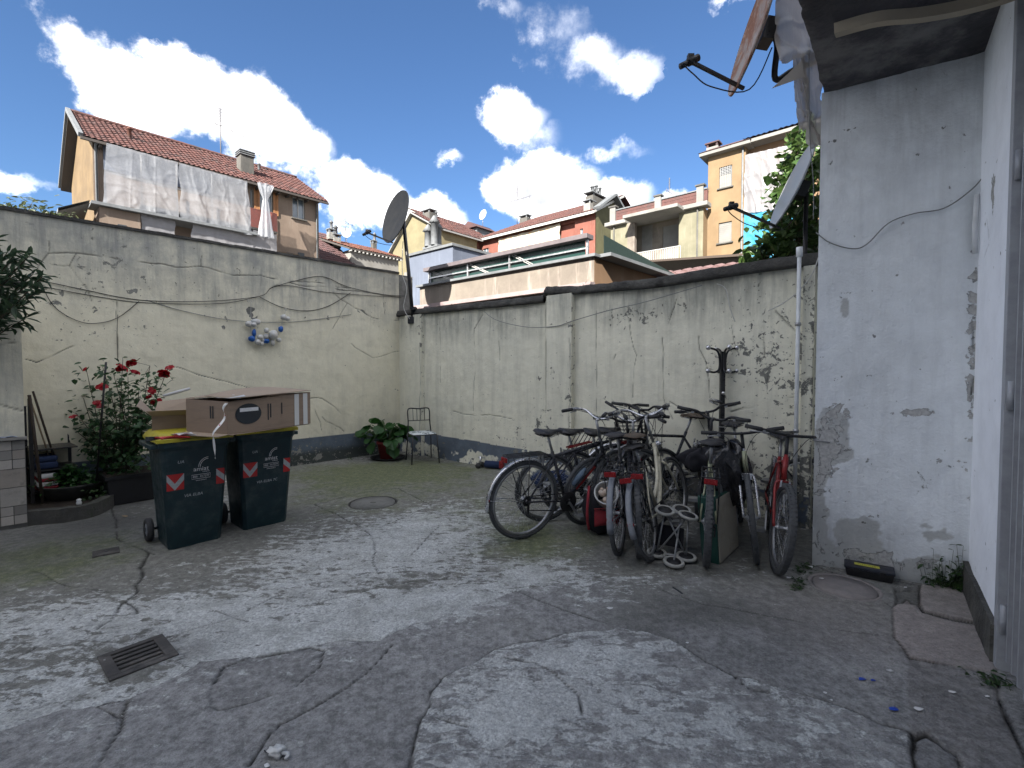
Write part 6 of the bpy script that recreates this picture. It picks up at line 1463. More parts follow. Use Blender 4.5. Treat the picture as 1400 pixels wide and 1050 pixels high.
b = MB(); b.hexa([(-w_ / 2, 0, h_), (-w_ / 2 + .004, 0, h_), (-w_ / 2 + .004, d_, h_), (-w_ / 2, d_, h_)], [(-w_ / 2 - .1, -.02, h_ + .09), (-w_ / 2 - .096, -.02, h_ + .092), (-w_ / 2 - .096, d_ + .03, h_ + .13), (-w_ / 2 - .1, d_ + .03, h_ + .128)]); b.build('flap', M['cardboard_in'], ob)
b = MB(); b.hexa([(-w_ / 2, d_, h_), (w_ / 2, d_, h_), (w_ / 2, d_ + .004, h_), (-w_ / 2, d_ + .004, h_)], [(-w_ / 2 + .02, d_ + .1, h_ + .1), (w_ / 2, d_ + .1, h_ + .13), (w_ / 2, d_ + .104, h_ + .132), (-w_ / 2 + .02, d_ + .104, h_ + .102)]); b.build('flap', M['cardboard_in'], ob)
b = MB(); b.tube([(-.08, .20, h_ + .16), (.02, .22, h_ + .19), (.12, .22, h_ + .22)], [.012, .016, .012], 6); b.build('rolled_paper', M['paper'], ob)
Pq = gp(236, 601, zt - .01); lf = thing('paper_packet', 'red and white paper packet lying in front of the opened carton', 'packet', Pq + Vector((0, .02, .006)), math.atan2(bd_.y, bd_.x) + .3)
b = MB(); b.grid(lambda s, q: (-.12 + .2 * s, -.06 + .1 * q, .012 + .012 * math.sin(s * 4 + q * 3)), 8, 5); b.build('wrapper', M['red_print'], lf, solid=.008)
b = MB(); b.grid(lambda s, q: (-.0 + .13 * s, -.055 + .07 * q, .024 + .012 * math.sin(s * 4 + q * 3)), 8, 5); b.build('leaflet', M['paper'], lf, solid=.003)
b = MB(); b.hexa([(-.16, .02, .0), (-.06, .05, .0), (-.07, .08, .0), (-.17, .05, .0)], [(-.16, .02, .03), (-.06, .05, .015), (-.07, .08, .02), (-.17, .05, .03)]); b.build('black_sleeve', M['black_print'], lf)

# ------------------------------------------------------------------ roses, sticks and clutter on the left
RB = Vector((gp(155, 668).x, gp(155, 668).y, .08)); RB = FL.w(FL.px(150, 650)[0] , -.42, .08); rose = thing('rose_bush', 'tall rose bush with red blooms in front of the left wall', 'rose bush', RB)
r_ = random.Random(21); canes = MB(); spots = []; blooms = []
def rpt(u, v, y): return at(u, v, y) - RB
tips = [(168, 492), (205, 500), (228, 508), (118, 505), (140, 500), (100, 560), (90, 545), (110, 530), (135, 560), (220, 545), (215, 575), (195, 600), (190, 530), (175, 515), (155, 510), (205, 555), (180, 570), (160, 585), (200, 625), (120, 575), (212, 530), (150, 540), (180, 600), (170, 560), (196, 575), (105, 590)]
for (u, v) in tips:
    y = RB.y + r_.uniform(-.38, .30); T_ = rpt(u, v, y); base = Vector((r_.uniform(-.08, .10), r_.uniform(-.05, .05), 0))
    mid = base.lerp(T_, .5) + Vector((r_.uniform(-.05, .08) , r_.uniform(-.05, .05), .12)); path = smooth_path([base, base.lerp(mid, .5) + Vector((0, 0, .08)), mid, T_], 5)
    canes.tube(path, [.008 * (1 - .7 * i / len(path)) for i in range(len(path))], 5)
    for k in range(len(path) // 3, len(path)):
        for _ in range(5):
            p = path[k]; sp = p + Vector((r_.gauss(0, .07), r_.gauss(0, .07), r_.gauss(0, .055))); spots.append((tuple(sp), None, .3))
            if r_.random() < .25: canes.tube([p, sp], .002, 3, False)
for _ in range(480):
    u = r_.gauss(178, 26); v = r_.gauss(575, 32)
    if not (105 < u < 232 and 505 < v < 645): continue
    spots.append((tuple(rpt(u, v, RB.y + r_.uniform(-.32, .28))), None, .35))
canes.build('cane', M['stem'], rose)
r_.shuffle(spots); print('rose leaves', len(spots))
leaf_objs(spots[:290], .072, M['leaf_rose'], rose, 1.35, 1.0, 5); leaf_mass(spots[290:], .066, M['leaf_rose'], 'foliage', rose, 1.35, 1.0, seed=6)
for (u, v, s) in [(178, 494, 1.0), (170, 500, 1.1), (186, 506, .9), (163, 503, .7), (225, 508, 1.15), (231, 500, .8), (139, 526, 1.0), (137, 551, 1.0), (209, 533, .8), (212, 548, .8), (114, 504, .5), (99, 568, .6), (218, 546, .5), (203, 541, .55)]:
    c = rpt(u, v, RB.y - .2 + r_.uniform(-.05, .2)); b = MB(); rr = .040 * s
    for ring, (k, tilt) in enumerate(((5, 1.1), (5, .75), (4, .35))):
        for i in range(k):
            a = 2 * PI * i / k + ring * .6 + r_.uniform(-.2, .2); R_ = Matrix.Rotation(a, 3, 'Z') @ Matrix.Rotation(-(PI / 2 - tilt) + r_.uniform(-.15, .15), 3, 'X')
            n = len(b.v); vs = [R_ @ Vector(v_) * rr * (1.7 - .25 * ring) for v_ in [(0, 0, 0), (.42, .45, .12), (.36, .9, .02), (0, 1.02, -.08), (-.36, .9, .02), (-.42, .45, .12), (0, .55, -.05)]]
            b.add(vs, LEAF_F)
    b.xf(Matrix.Rotation(r_.uniform(-.9, .9), 4, 'X') @ Matrix.Rotation(r_.uniform(-.9, .9), 4, 'Y')); o = b.build('rose_bloom', M['petal_red'], rose); o.location = c
# stakes and leaning poles
def pole(name, label, cat, pts, r, mat, group=None):
    pts = [Vector(p) for p in pts]; t = MB().tube([p - pts[0] for p in pts], r, 8).build(name, M[mat]); t.location = pts[0]; return tag(t, label, cat, group)
gy = lambda u, v, z=0: gp(u, v, z)
pole('garden_stake', 'thin black stake standing up through the rose bush', 'stake', [FL.w(FL.px(123, 655)[0], -.55, .08), at(145, 495, FL.w(FL.px(123, 655)[0], -.55, .08).y - .05)], .010, 'black_metal')
p0 = gp(101, 676, .1); pole('wooden_pole', 'dark brown pole leaning at the left from the rack down to the planter, lower one', 'pole', [p0 - Vector((0, .35, 0)), at(40, 540, p0.y - .5)], .014, 'wood_dark', None)
p0 = gp(96, 655, .25); pole('wooden_pole', 'thinner dark pole leaning farthest right and highest above the rack', 'pole', [p0 - Vector((0, .1, 0)), at(45, 535, p0.y - .4)], .010, 'wood_dark', None)
p0 = gp(88, 650, .3); pole('bamboo_cane', 'pale cane leaning between the two dark poles', 'cane', [p0 - Vector((0, .1, 0)), at(41, 545, p0.y - .38)], .007, 'wood_pale', None)
# black rack with books / crates
ry = gp(44, 700, .0).y + .02; RK = at(46, 690, ry); RK.z = .13; rk = thing('metal_rack', 'narrow black metal rack of crates beside the tiled pier', 'rack', RK, FL.rz + .1)
zt = at(41, 545, ry).z - .13
MB().box(-.02, -.01, -.06, .012, .02, zt).build('post', M['black_metal'], rk); MB().box(-.02, .42, -.06, .012, .45, zt - .1).build('post', M['black_metal'], rk); MB().box(.34, .42, -.06, .37, .45, .62).build('post', M['black_metal'], rk)
for z in (.06, .28, .5): MB().box(-.0, .0, z, .36, .44, z + .015).build('shelf', M['black_metal'], rk)
cr_ = [(.06, .10, 'fabric_red', 'stack of red and white folded cloth'), (.155, .06, 'paper', None), (.29, .14, 'fabric_blue', 'folded dark blue cloth'), (.515, .10, 'fabric_blue', None)]
t2 = thing('folded_cloths', 'pile of white and red folded cloths on the lower shelf of the black rack', 'cloth pile', rk.location + Vector((0, 0, 0)), rk.rotation_euler.z)
for k, (z, h, mt) in enumerate(((.08, .03, 'fabric_red'), (.112, .045, 'paper'), (.16, .035, 'fabric_red'), (.197, .05, 'paper'))): MB().box(.03 + .004 * k, .01, z, .2 - .006 * k, .30, z + h).build('cloth', M[mt], t2, bevel=.012)
t2 = thing('folded_blankets', 'dark blue folded blankets on the middle shelf of the black rack', 'blanket pile', rk.location.copy(), rk.rotation_euler.z)
for k, (z, h) in enumerate(((.30, .07), (.373, .06))): MB().box(.02, .0 + .01 * k, z, .20, .30, z + h).build('blanket', M['fabric_blue'], t2, bevel=.02)
# round planter with trailing greens
PL = gp(100, 690, 0.0); PL.z = .085; pl = thing('round_planter', 'wide shallow planter with trailing green plants on the low kerb bed', 'planter', PL)
MB().lathe([(.0, .01), (.20, .01), (.27, .14), (.285, .16), (.27, .165), (.25, .13), (0, .12)], n=30).build('bowl', pm('planter_dark', (.05, .05, .045), (.03, .03, .03), 10, .8), pl); 
r_ = random.Random(5); sp = []
for _ in range(420):
    a = r_.uniform(0, 2 * PI); q = abs(r_.gauss(0, .17)); x = q * math.cos(a) * 1.25; y = q * math.sin(a); sp.append(((x, y, .17 + .13 * math.exp(-(q / .2) ** 2) * r_.random() * 1.6 - max(0, q - .27) * .5), None, .2))
leaf_mass(sp, .045, M['leaf_pot'], 'foliage', pl, 1.9, .9, seed=8)
for (x, y) in ((.33, -.12), (.42, -.05), (.36, .05)):
    sp = [((x + r_.gauss(0, .05), y + r_.gauss(0, .04), .10 + r_.gauss(0, .05)), None, .5) for _ in range(22)]; leaf_mass(sp, .05, M['leaf_weed'], 'trailing_shoot', pl, 1.4, 1.1, seed=9)
o = MB().lathe([(.0, 0), (.045, 0), (.055, .02), (.055, .09), (.048, .09), (.045, .02)], n=18).build('small_pot', pm('pot_teal', (.03, .09, .075), None, 10, .5)); o.location = gp(62, 690, .0) + Vector((0, .02, .13)); tag(o, 'small dark teal pot at the left end of the planter', 'flower pot')
o = MB().lathe([(.0, 0), (.02, 0), (.025, .02), (.016, .035), (.022, .05), (.01, .06), (0, .06)], n=12).build('ornament', M['white_plastic']); o.location = gp(108, 690, .13); tag(o, 'tiny white ornament on the kerb in front of the planter', 'ornament')
# dark tubs behind the bins
for (u, v, w, d, h, lab) in ((205, 684, .75, .5, .32, 'long black plant trough between the rose bush and the bins'), (150, 672, .42, .4, .46, 'square black tub behind the planter under the roses')):
    c = gp(u, v); t = thing('plant_trough', lab, 'planter', c, FL.rz + .05)
    b = MB(); b.hexa([(-w / 2 + .03, .03, 0), (w / 2 - .03, .03, 0), (w / 2 - .03, d - .03, 0), (-w / 2 + .03, d - .03, 0)], [(-w / 2, 0, h), (w / 2, 0, h), (w / 2, d, h), (-w / 2, d, h)]); b.build('tub', M['black_plastic'], t, bevel=.01)
    b = MB(); b.box(-w / 2 - .012, -.012, h - .03, w / 2 + .012, .0, h + .004); b.box(-w / 2 - .012, d, h - .03, w / 2 + .012, d + .012, h + .004); b.box(-w / 2 - .012, 0, h - .03, -w / 2, d, h + .004); b.box(w / 2, 0, h - .03, w / 2 + .012, d, h + .004); b.build('rim', M['black_plastic'], t)
    MB().add([(-w / 2 + .01, .01, h + .002), (w / 2 - .01, .01, h + .002), (w / 2 - .01, d - .01, h + .002), (-w / 2 + .01, d - .01, h + .002)], [(0, 1, 2, 3)]).build('soil', M['soil'], t)
# green ribbed box behind
c = gp(118, 668, .0); o = MB().hexa([(-.16, 0, 0), (.16, 0, 0), (.16, .25, 0), (-.16, .25, 0)], [(-.19, -.02, .42), (.19, -.02, .42), (.19, .28, .42), (-.19, .28, .42)]).build('green_tub', pm('tub_green', (.02, .06, .045), (.012, .03, .025), 9, .5), bevel=.01); o.location = c + Vector((0, .1, .08)); o.rotation_euler = (0, 0, FL.rz); tag(o, 'dark green tub standing behind the planter', 'tub')

# oleander reaching in from the left edge
OL = at(-70, 560, 4.2); OL.z = 0; ol = thing('oleander', 'oleander branches with long narrow leaves reaching in at the left edge over the pier', 'shrub', OL)
r_ = random.Random(31); b = MB(); sp = []; sp2 = []
for (u, v) in [(22, 345), (45, 375), (50, 400), (30, 360), (10, 345), (58, 378), (35, 392), (15, 380), (0, 360), (25, 420), (35, 435), (10, 410), (-10, 330), (-15, 380), (40, 350), (5, 430), (20, 400), (-20, 430)]:
    T_ = at(u, v, 4.2 + r_.uniform(-.18, .18)) - OL; base = at(-90, 470, 4.2) - OL + Vector((r_.uniform(-.1, .1), 0, r_.uniform(-.3, .1))); path = smooth_path([base, base.lerp(T_, .5) + Vector((0, 0, -.04)), T_], 7)
    b.tube(path, [.008 * (1 - .6 * i / len(path)) for i in range(len(path))], 5); dr = (T_ - base).normalized()
    for k in range(5, len(path)):
        for _ in range(4 if k > 9 else 2):
            az = math.atan2(dr.y, dr.x) - PI / 2 + r_.gauss(0, .8); sp.append((tuple(path[k]), az, r_.uniform(-.9, .5)))
trunk = MB(); trunk.tube([(0, 0, 0), (.02, .02, 1.0), at(-90, 470, 4.2) - OL], [.03, .025, .015], 7); trunk.build('trunk', M['stem'], ol); b.build('branch', M['stem'], ol)
r_.shuffle(sp); print('oleander', len(sp)); leaf_objs(sp[:280], .125, M['leaf_olean'], ol, .55, 1.0, 12)
if len(sp) > 280: leaf_mass(sp[280:], .125, M['leaf_olean'], 'foliage', ol, .55, 1.0, seed=13)
# tree top behind the left wall
TR = at(20, 280, 8.5); TZ = TR.z; TR.z = 0; TR.x -= .2; tr = thing('tree', 'pale green tree top showing above the left end of the wall', 'tree', TR)
MB().tube([(0, 0, -.4), (.05, 0, 2), (.0, 0, TZ - .2)], [.12, .09, .04], 8).build('trunk', M['stem'], tr)
sp = []; b = MB()
for _ in range(80):
    T_ = Vector((r_.uniform(-1.3, .8), r_.uniform(-.5, .5), TZ - .16 + r_.uniform(-.6, .20))); b.tube([(0, 0, TZ - .9), T_ * 1.0], [.02, .004], 4); sp += [((T_.x + r_.gauss(0, .10), T_.y + r_.gauss(0, .10), T_.z + r_.gauss(0, .07)), None, .2) for _ in range(24)]
b.build('branch', M['stem'], tr); leaf_mass(sp, .11, M['leaf_tree'], 'crown', tr, .8, 1.0, seed=14)

# cables on the left wall
def cable(label, pts, r=.006, mat='cable_black', fr=FL, off=-.012, sag=0):
    P = [fr.w(*(lambda q: (q[0], off, q[1]))(fr.px(u, v, off))) for u, v in pts]; P = smooth_path(P, 6)
    o = MB().tube([p - P[0] for p in P], r, 5).build('cable', M[mat]); o.location = P[0]; return tag(o, label, 'cable')
cable('upper black cable sagging along the left wall to the corner', [(40, 380), (110, 395), (190, 410), (280, 412), (355, 405), (372, 393), (400, 391), (450, 400), (549, 407)], .0042)
cable('second cable just below the upper one on the left wall', [(60, 392), (130, 405), (200, 414), (300, 415), (352, 406)], .004)
cable('thin cable dipping lowest across the left half of the wall', [(55, 385), (75, 420), (110, 440), (140, 441), (165, 432), (190, 412)], .004)
cable('thin grey wire running right from the wall centre below the garland hooks', [(200, 410), (250, 425), (320, 438), (400, 440), (480, 430)], .004, 'cable_grey')
cable('cable hanging in a shallow loop right of the garland', [(355, 406), (385, 420), (420, 425), (450, 418), (480, 400)], .005)
cable('fine wire arching from the garland to the dish pole', [(372, 393), (400, 385), (440, 378), (475, 392), (520, 402), (553, 405)], .005)
cable('thin cable drop hanging straight down the middle of the left wall', [(161, 430), (160, 460), (161, 492)], .003)
# garland of soft toys
gc = FL.px(352, 408, -.05); GP = FL.w(gc[0], -.05, gc[1]); gl_ = thing('toy_garland', 'garland of small white and blue stuffed shapes hanging from the cables on the left wall', 'garland', GP, FL.rz)
gx_ = lambda u, v, y=0: (lambda q: Vector((q[0] - gc[0], y, q[1] - gc[1])))(FL.px(u, v, -.05))
for (u, v, ru, rv, c) in [(340, 443, 5, 4, 'w'), (350, 440, 7, 4, 'w'), (346, 444, 4, 3, 'w'), (344.5, 463, 5, 4, 'b'), (347, 455, 3, 5, 'b'), (355, 461, 4.5, 3.5, 'w'), (352, 468, 4.5, 4, 'w'), (357, 470, 4, 3, 'w'), (363.5, 452, 3.4, 3.6, 'w'), (363.5, 460, 3.6, 4, 'w'), (364, 466, 5, 3.4, 'b'), (373, 458, 6.5, 6.5, 'w'), (381, 465, 3.6, 3, 'w'), (373, 468, 3, 5, 'w'), (387, 434, 4.5, 4, 'w'), (392, 436, 4, 3.2, 'w'), (383.5, 450, 3.5, 4, 'b'), (359, 465, 2.5, 2.5, 'w')]:
    p = gx_(u, v, r_.uniform(-.04, .0)); p2 = gx_(u + ru, v); p3 = gx_(u, v + rv); rx_ = abs(p2.x - p.x); rz_ = abs(p3.z - p.z)
    MB().sphere((0, 0, 0), 1, 12, 8, (rx_, min(rx_, rz_), rz_), .25).build('stuffed_shape', M['white_plastic' if c == 'w' else 'blue_plastic'], gl_).location = p
b = MB(); ch = [gx_(343, 412), gx_(343, 440), gx_(343, 452), gx_(347, 465), gx_(356, 468), gx_(372, 464), gx_(382, 455), gx_(386, 440), gx_(391, 422)]; b.tube(smooth_path(ch, 5), .003, 4)
for u in (340, 345, 391): b.torus(gx_(u, 411 if u < 350 else 423), .018, .003, (0, 1, 0), 12, 4)
b.build('string', M['cable_white'], gl_)

# ------------------------------------------------------------------ dishes
def dish_full(label, c, aim, r, mat, arm_dir, arm_len, drop=.82, tw=1.0, ell=1.1, lnb_n=1, back=True, cablev=True):
    t, Q = dish('satellite_dish', label, c, aim, r, mat, ell=ell)
    aim = Vector(aim).normalized(); base = Q @ Vector((0, -r * ell * 1.0, .0)); base = Vector(base)
    tip = Vector(arm_dir)
    MB().bar(base - aim * .06, tip, .022, .022).build('feed_arm', M['black_metal'], t)
    b = MB(); u_ = (Vector((0, 0, 0)) - tip).normalized()
    b.cyl(tip + u_ * .07, tip - u_ * .02, .026, .03, 12); b.cyl(tip - u_ * .02, tip - u_ * .09, .022, .022, 12); b.bar(tip + Vector((0, 0, -.02)), tip + Vector((0, 0, .05)), .035, .045); b.build('feed_head', M['black_plastic'], t)
    if cablev:
        m_ = tip.lerp(base, .45) + Vector((0, 0, -.10)); b = MB().tube(smooth_path([tip - u_ * .06, tip + Vector((.02, 0, -.09)), m_, base + aim * -.1, -aim * .15 + Vector((0, 0, -.1))], 6), .005, 5); b.build('feed_cable', M['cable_black'], t)
    MB().bar(-aim * .075, -aim * .16, .14, .16).build('bracket', M['black_metal'], t)
    return t
# dark dish on the corner pole
yd = 8.25; c = at(540, 296, yd); rr = (at(540, 260, yd) - at(540, 332, yd)).length / 2
aim = Vector((-.755, -.65, .22)); hz_ = at(502, 318, yd - .35) - c
d3 = dish_full('dark grey satellite dish on the tall pole at the wall corner', c, aim, rr * .96, 'dish_dark', hz_, 1, ell=1.06)
pb_ = at(565, 441, 8.30); pt_ = c - aim.normalized() * .15
t = thing('dish_pole', 'tall black pole clamped to the corner pilaster carrying the dark dish', 'pole', pb_)
MB().tube([(0, 0, 0), (pt_ - pb_) * .5 + Vector((.01, 0, 0)), pt_ - pb_ + Vector((0, 0, .12))], .032, 10).build('pole', M['black_metal'], t)
MB().box(-.09, -.04, -.02, .11, .05, .10).build('clamp', M['black_metal'], t, bevel=.006); MB().box(-.05, -.05, .22, .05, .12, .27).build('clamp', M['black_metal'], t)
cable('white wire wound down the dish pole', [(551, 330), (550, 372), (556, 395), (552, 420), (560, 436)], .006, 'cable_white', Frame((pb_.x, pb_.y - .05, 0), (1, 0, 0)), 0)
# rusty dish, top right
yd = 3.7; c = at(1028, 42, yd); aim = Vector((-.97, .14, .26)); tp_ = at(944, 84, yd - .05) - c
d1 = dish_full('large rust-stained satellite dish at the top right beside torn plastic', c, aim, .41, 'dish_rusty', tp_, 1, ell=1.04)
t = thing('wall_bracket', 'black bent tube holding the rusty dish off the balcony', 'bracket', c - aim.normalized() * .14); 
q = [Vector((0, 0, .08)), Vector((.03, 0, -.02)), Vector((.05, .0, -.10)), at(1060, 108, yd) - t.location, at(1085, 96, yd) - t.location, at(1130, 78, yd) - t.location]
MB().tube(smooth_path(q, 6), .022, 10).build('tube', M['black_metal'], t)
b = MB(); [b.torus((0, 0, z), .035, .01, (0, 0, 1), 16, 6) for z in (-.02, .03, .07)]; b.bar((-.03, 0, -.05), (-.03, 0, .1), .05, .03); b.build('clamp', M['black_metal'], t)
# pale dish right, above the pipe
yd = 5.1; c = at(1081, 256, yd); aim = Vector((-.93, .22, .38)); tp_ = at(1000, 283, yd - .25) - c
d2 = dish_full('pale grey satellite dish seen almost edge-on above the white pipe', c, aim, .42, 'dish_grey', tp_, 1, ell=1.02)
q = Vector(c) - aim.normalized() * .16; t = MB().tube([(0, 0, 0), (.0, 0, -1.2)], .022, 8).build('dish_mast', M['black_metal']); t.location = q; tag(t, 'short dark mast behind the pale dish among the leaves', 'mast')

# torn plastic hanging from the balcony at the top right
fT = Frame(Vector((at(1058, 60, 3.55).x, 3.55, 0)), Vector((1, .12, 0)))
def tear(label, corners, seed, mat='plastic_torn', folds=3, amp=.05, y=0): return drape('torn_plastic', label, 'plastic sheet', fT, corners, y, mat, folds, amp, 'torn plastic hanging from the balcony', seed, 30, 44)
tear('wide torn grey-white plastic at the top right beside the rusty dish', [(1058, -60), (1105, -60), (1119, 78), (1060, 92)], 11)
tear('long narrow torn strip hanging down beside the house corner', [(1090, 75), (1119, 72), (1121, 202), (1100, 207)], 13, y=.06)
tear('whitish crumpled strip left of the long narrow strip', [(1080, 78), (1098, 76), (1108, 178), (1088, 180)], 17, y=.10)
b = MB(); q = [fT.w(*(lambda k: (k[0], -.06, k[1]))(fT.px(u, v, -.06))) for u, v in ((1096, 82), (1100, 105), (1055, 121), (1078, 100))]; c0 = q[0]
b.add([tuple(p - c0) for p in q] , [(0, 1, 2, 3)]); o = b.build('torn_plastic', M['plastic_torn'], solid=.004); o.location = c0; tag(o, 'pointed torn flap of plastic below the rusty dish', 'plastic sheet', 'torn plastic hanging from the balcony')

# vine behind the right wall
VB = at(1095, 360, 6.3); VB.z = 0; vn = thing('climbing_vine', 'leafy green climber rising behind the wall beside the house corner', 'vine', VB)
r_ = random.Random(41); sp = []; b = MB()
poly = [(1020, 352), (1022, 335), (1040, 318), (1050, 300), (1060, 285), (1068, 240), (1062, 236), (1072, 215), (1085, 195), (1092, 183), (1112, 190), (1135, 180), (1140, 365), (1080, 362), (1040, 356)]
def inp(u, v):
    r = False
    for i in range(len(poly)):
        (x0, y0), (x1, y1) = poly[i], poly[(i + 1) % len(poly)]
        if (y0 > v) != (y1 > v) and u < (x1 - x0) * (v - y0) / (y1 - y0) + x0: r = not r
    return r
n = 0; clumps = []
while len(clumps) < 170:
    u, v = r_.uniform(1015, 1145), r_.uniform(180, 365)
    if inp(u, v): clumps.append((u, v, r_.uniform(5.55, 6.9)))
for (u, v, y) in clumps:
    p = at(u, v, y) - VB
    for _ in range(13): sp.append(((p.x + r_.gauss(0, .085), p.y + r_.gauss(0, .08), p.z + r_.gauss(0, .075)), None, .55))
    if r_.random() < .4: b.tube(smooth_path([(r_.uniform(-.2, .2), 0, 1.8), Vector((p.x * .6, p.y * .5, p.z * .7 + .5)), p], 4), .008, 4)
b.tube([(0, 0, 0), (.02, 0, 1.2), (-.02, 0, 2.4), (.05, 0, 3.6)], [.035, .03, .02, .01], 6); b.build('stem', M['stem'], vn)
leaf_mass(sp, .115, M['leaf_vine'], 'foliage', vn, 1.7, .95, seed=15)

# white drain pipe and wires on the right wall
pp = Vector((at(1090, 500, 4.45).x, 4.45, 0)); zt_ = at(1091, 338, 4.45).z
t = thing('white_pipe', 'white plastic pipe standing against the wall beside the house corner', 'pipe', pp)
MB().cyl((0, 0, 0), (0, 0, zt_ - .06), .018, n=14).build('pipe', M['pvc_white'], t); MB().lathe([(.018, zt_ - .09), (.027, zt_ - .085), (.027, zt_), (.02, zt_ + .002), (.0, zt_ + .002)], n=14).build('collar', M['pvc_white'], t)
for z in (.9, 1.9): MB().lathe([(.018, z), (.026, z), (.026, z + .03), (.018, z + .03)], n=14).build('pipe_clip', M['alu'], t)
cable('pale wire drooping across the right wall from the coping crack to the pilaster', [(662, 426), (680, 438), (720, 447), (760, 446), (779, 440), (830, 425), (885, 412), (960, 390)], .005, 'cable_grey', FR, -.09)
cable('pale wire crossing the pipe down to the wall beside the house corner', [(1119, 352), (1110, 375), (1092, 398), (1070, 415), (1050, 425)], .005, 'cable_white', FR, -.12)
cable('short curled white wire below the coping', [(980, 388), (992, 395), (998, 420), (1005, 440)], .005, 'cable_white', FR, -.03)
cable('wire hanging in a long curve across the white house corner', [(1116, 318), (1135, 332), (1165, 340), (1185, 334), (1215, 305), (1250, 292), (1290, 285), (1325, 262), (1345, 240), (1365, 205), (1400, 175)], .004, 'cable_grey', FH, -.02)
cable('vertical wire inside the torn plastic strips', [(1106, 60), (1107, 180), (1112, 250), (1112, 300)], .003, 'cable_grey', fT, -.02)

# ------------------------------------------------------------------ chair and potted plant
def metal_chair():
    bl = gp(556, 634) ; fl = gp(573, 639); br = gp(604, 632)      # back left hidden leg, front corner, back right
    seatc = gp(574, 632); t = thing('metal_chair', 'thin black metal chair with a white patterned seat in the far corner', 'chair', (seatc.x + .03, seatc.y + .06, 0), math.radians(24))
    s = .19; zs = .455
    for (x0, y0, x1, y1, top) in ((-s, -s, -s - .03, -s - .03, zs), (s, -s, s + .03, -s - .03, zs), (-s, s, -s - .02, s + .07, zs), (s, s, s + .02, s + .07, zs)):
        MB().tube([(x0, y0, top), (x1, y1, .0)], .010, 8).build('leg', M['black_metal'], t)
    b = MB(); b.torus((0, 0, 0), 1, .03, (0, 0, 1), 40, 6); vs = []
    def seat(s_, q):
        a = s_ * 2 * PI; k = 1 / max(abs(math.cos(a)), abs(math.sin(a))) ** .75; r = .205 * k * q; return (r * math.cos(a), r * math.sin(a), zs + .028 * (1 - q ** 6) + .004)
    MB().grid(seat, 48, 10).build('seat_pad', M['seat_cloth'], t); 
    b = MB(); ring = [((.2 / max(abs(math.cos(a)), abs(math.sin(a))) ** .75) * math.cos(a), (.2 / max(abs(math.cos(a)), abs(math.sin(a))) ** .75) * math.sin(a), zs) for a in [2 * PI * i / 32 for i in range(32)]]; b.tube(ring, .009, 6, closed=True); b.build('seat_frame', M['black_metal'], t)
    q = [(-s, s, zs), (-s + .01, s + .03, .62), (-s + .01, s + .06, .80), (-s + .05, s + .07, .845), (0, s + .075, .835), (s - .05, s + .07, .845), (s - .01, s + .06, .80), (s - .01, s + .03, .62), (s, s, zs)]
    MB().tube(smooth_path(q, 5), .010, 8).build('back_frame', M['black_metal'], t)
    MB().tube([(-s + .01, s + .035, .645), (s - .01, s + .035, .645)], .007, 6).build('back_rail', M['black_metal'], t)
    for x in (-.095, -.03, .03, .095): MB().tube([(x, s + .036, .645), (x, s + .07, .838)], .005, 6).build('spindle', M['black_metal'], t)
mq = MatB('seat_cloth'); n_ = mq.noise(14, 3, .5, dist=1.2); M['seat_cloth'] = mq.set(mq.mix(mq.ramp(n_, .5, .56), (.58, .62, .62), (.10, .13, .14)), .7)
metal_chair()
PP = gp(528, 629); PP.y += .12; pp_ = thing('potted_plant', 'potted plant with broad green leaves in a red pot in the far corner', 'potted plant', PP)
MB().lathe([(0, 0), (.24, 0), (.29, .035), (.27, .035), (.22, .012), (0, .012)], n=28).build('saucer', M['black_plastic'], pp_)
MB().lathe([(0, .015), (.13, .015), (.17, .25), (.185, .25), (.185, .30), (.165, .30), (.15, .26), (0, .25)], n=28).build('pot', M['terracotta'], pp_)
LB_V = [(0, 0, 0), (.30, .08, .06), (.50, .38, .07), (.42, .72, .02), (0, 1.02, -.12), (-.42, .72, .02), (-.50, .38, .07), (-.30, .08, .06), (0, .45, -.03)]
LB_F = [(0, 1, 8), (1, 2, 8), (2, 3, 8), (3, 4, 8), (4, 5, 8), (5, 6, 8), (6, 7, 8), (7, 0, 8)]
r_ = random.Random(51); sp = []; b = MB()
for i in range(58):
    a = r_.uniform(0, 2 * PI); el = r_.uniform(.05, 1.4); L_ = r_.uniform(.18, .36); p = Vector((math.cos(a) * math.cos(el) * L_ * 1.25, math.sin(a) * math.cos(el) * L_, .30 + math.sin(el) * L_)); b.tube([(p.x * .2, p.y * .2, .26), Vector((p.x * .6, p.y * .6, .27 + (p.z - .27) * .8)), p], .006, 4)
    sp.append((tuple(p), a - PI / 2, r_.uniform(.0, 1.0)))
for (x, z) in ((.17, .12), (.12, .17), (-.2, .2), (-.27, .26)): sp.append(((x, -.2, z + .1), PI, .9))
b.build('stalk', M['stem_green'], pp_); leaf_objs(sp, .17, M['leaf_pot'], pp_, 1.0, 1.0, 52, V0=LB_V, F0=LB_F)
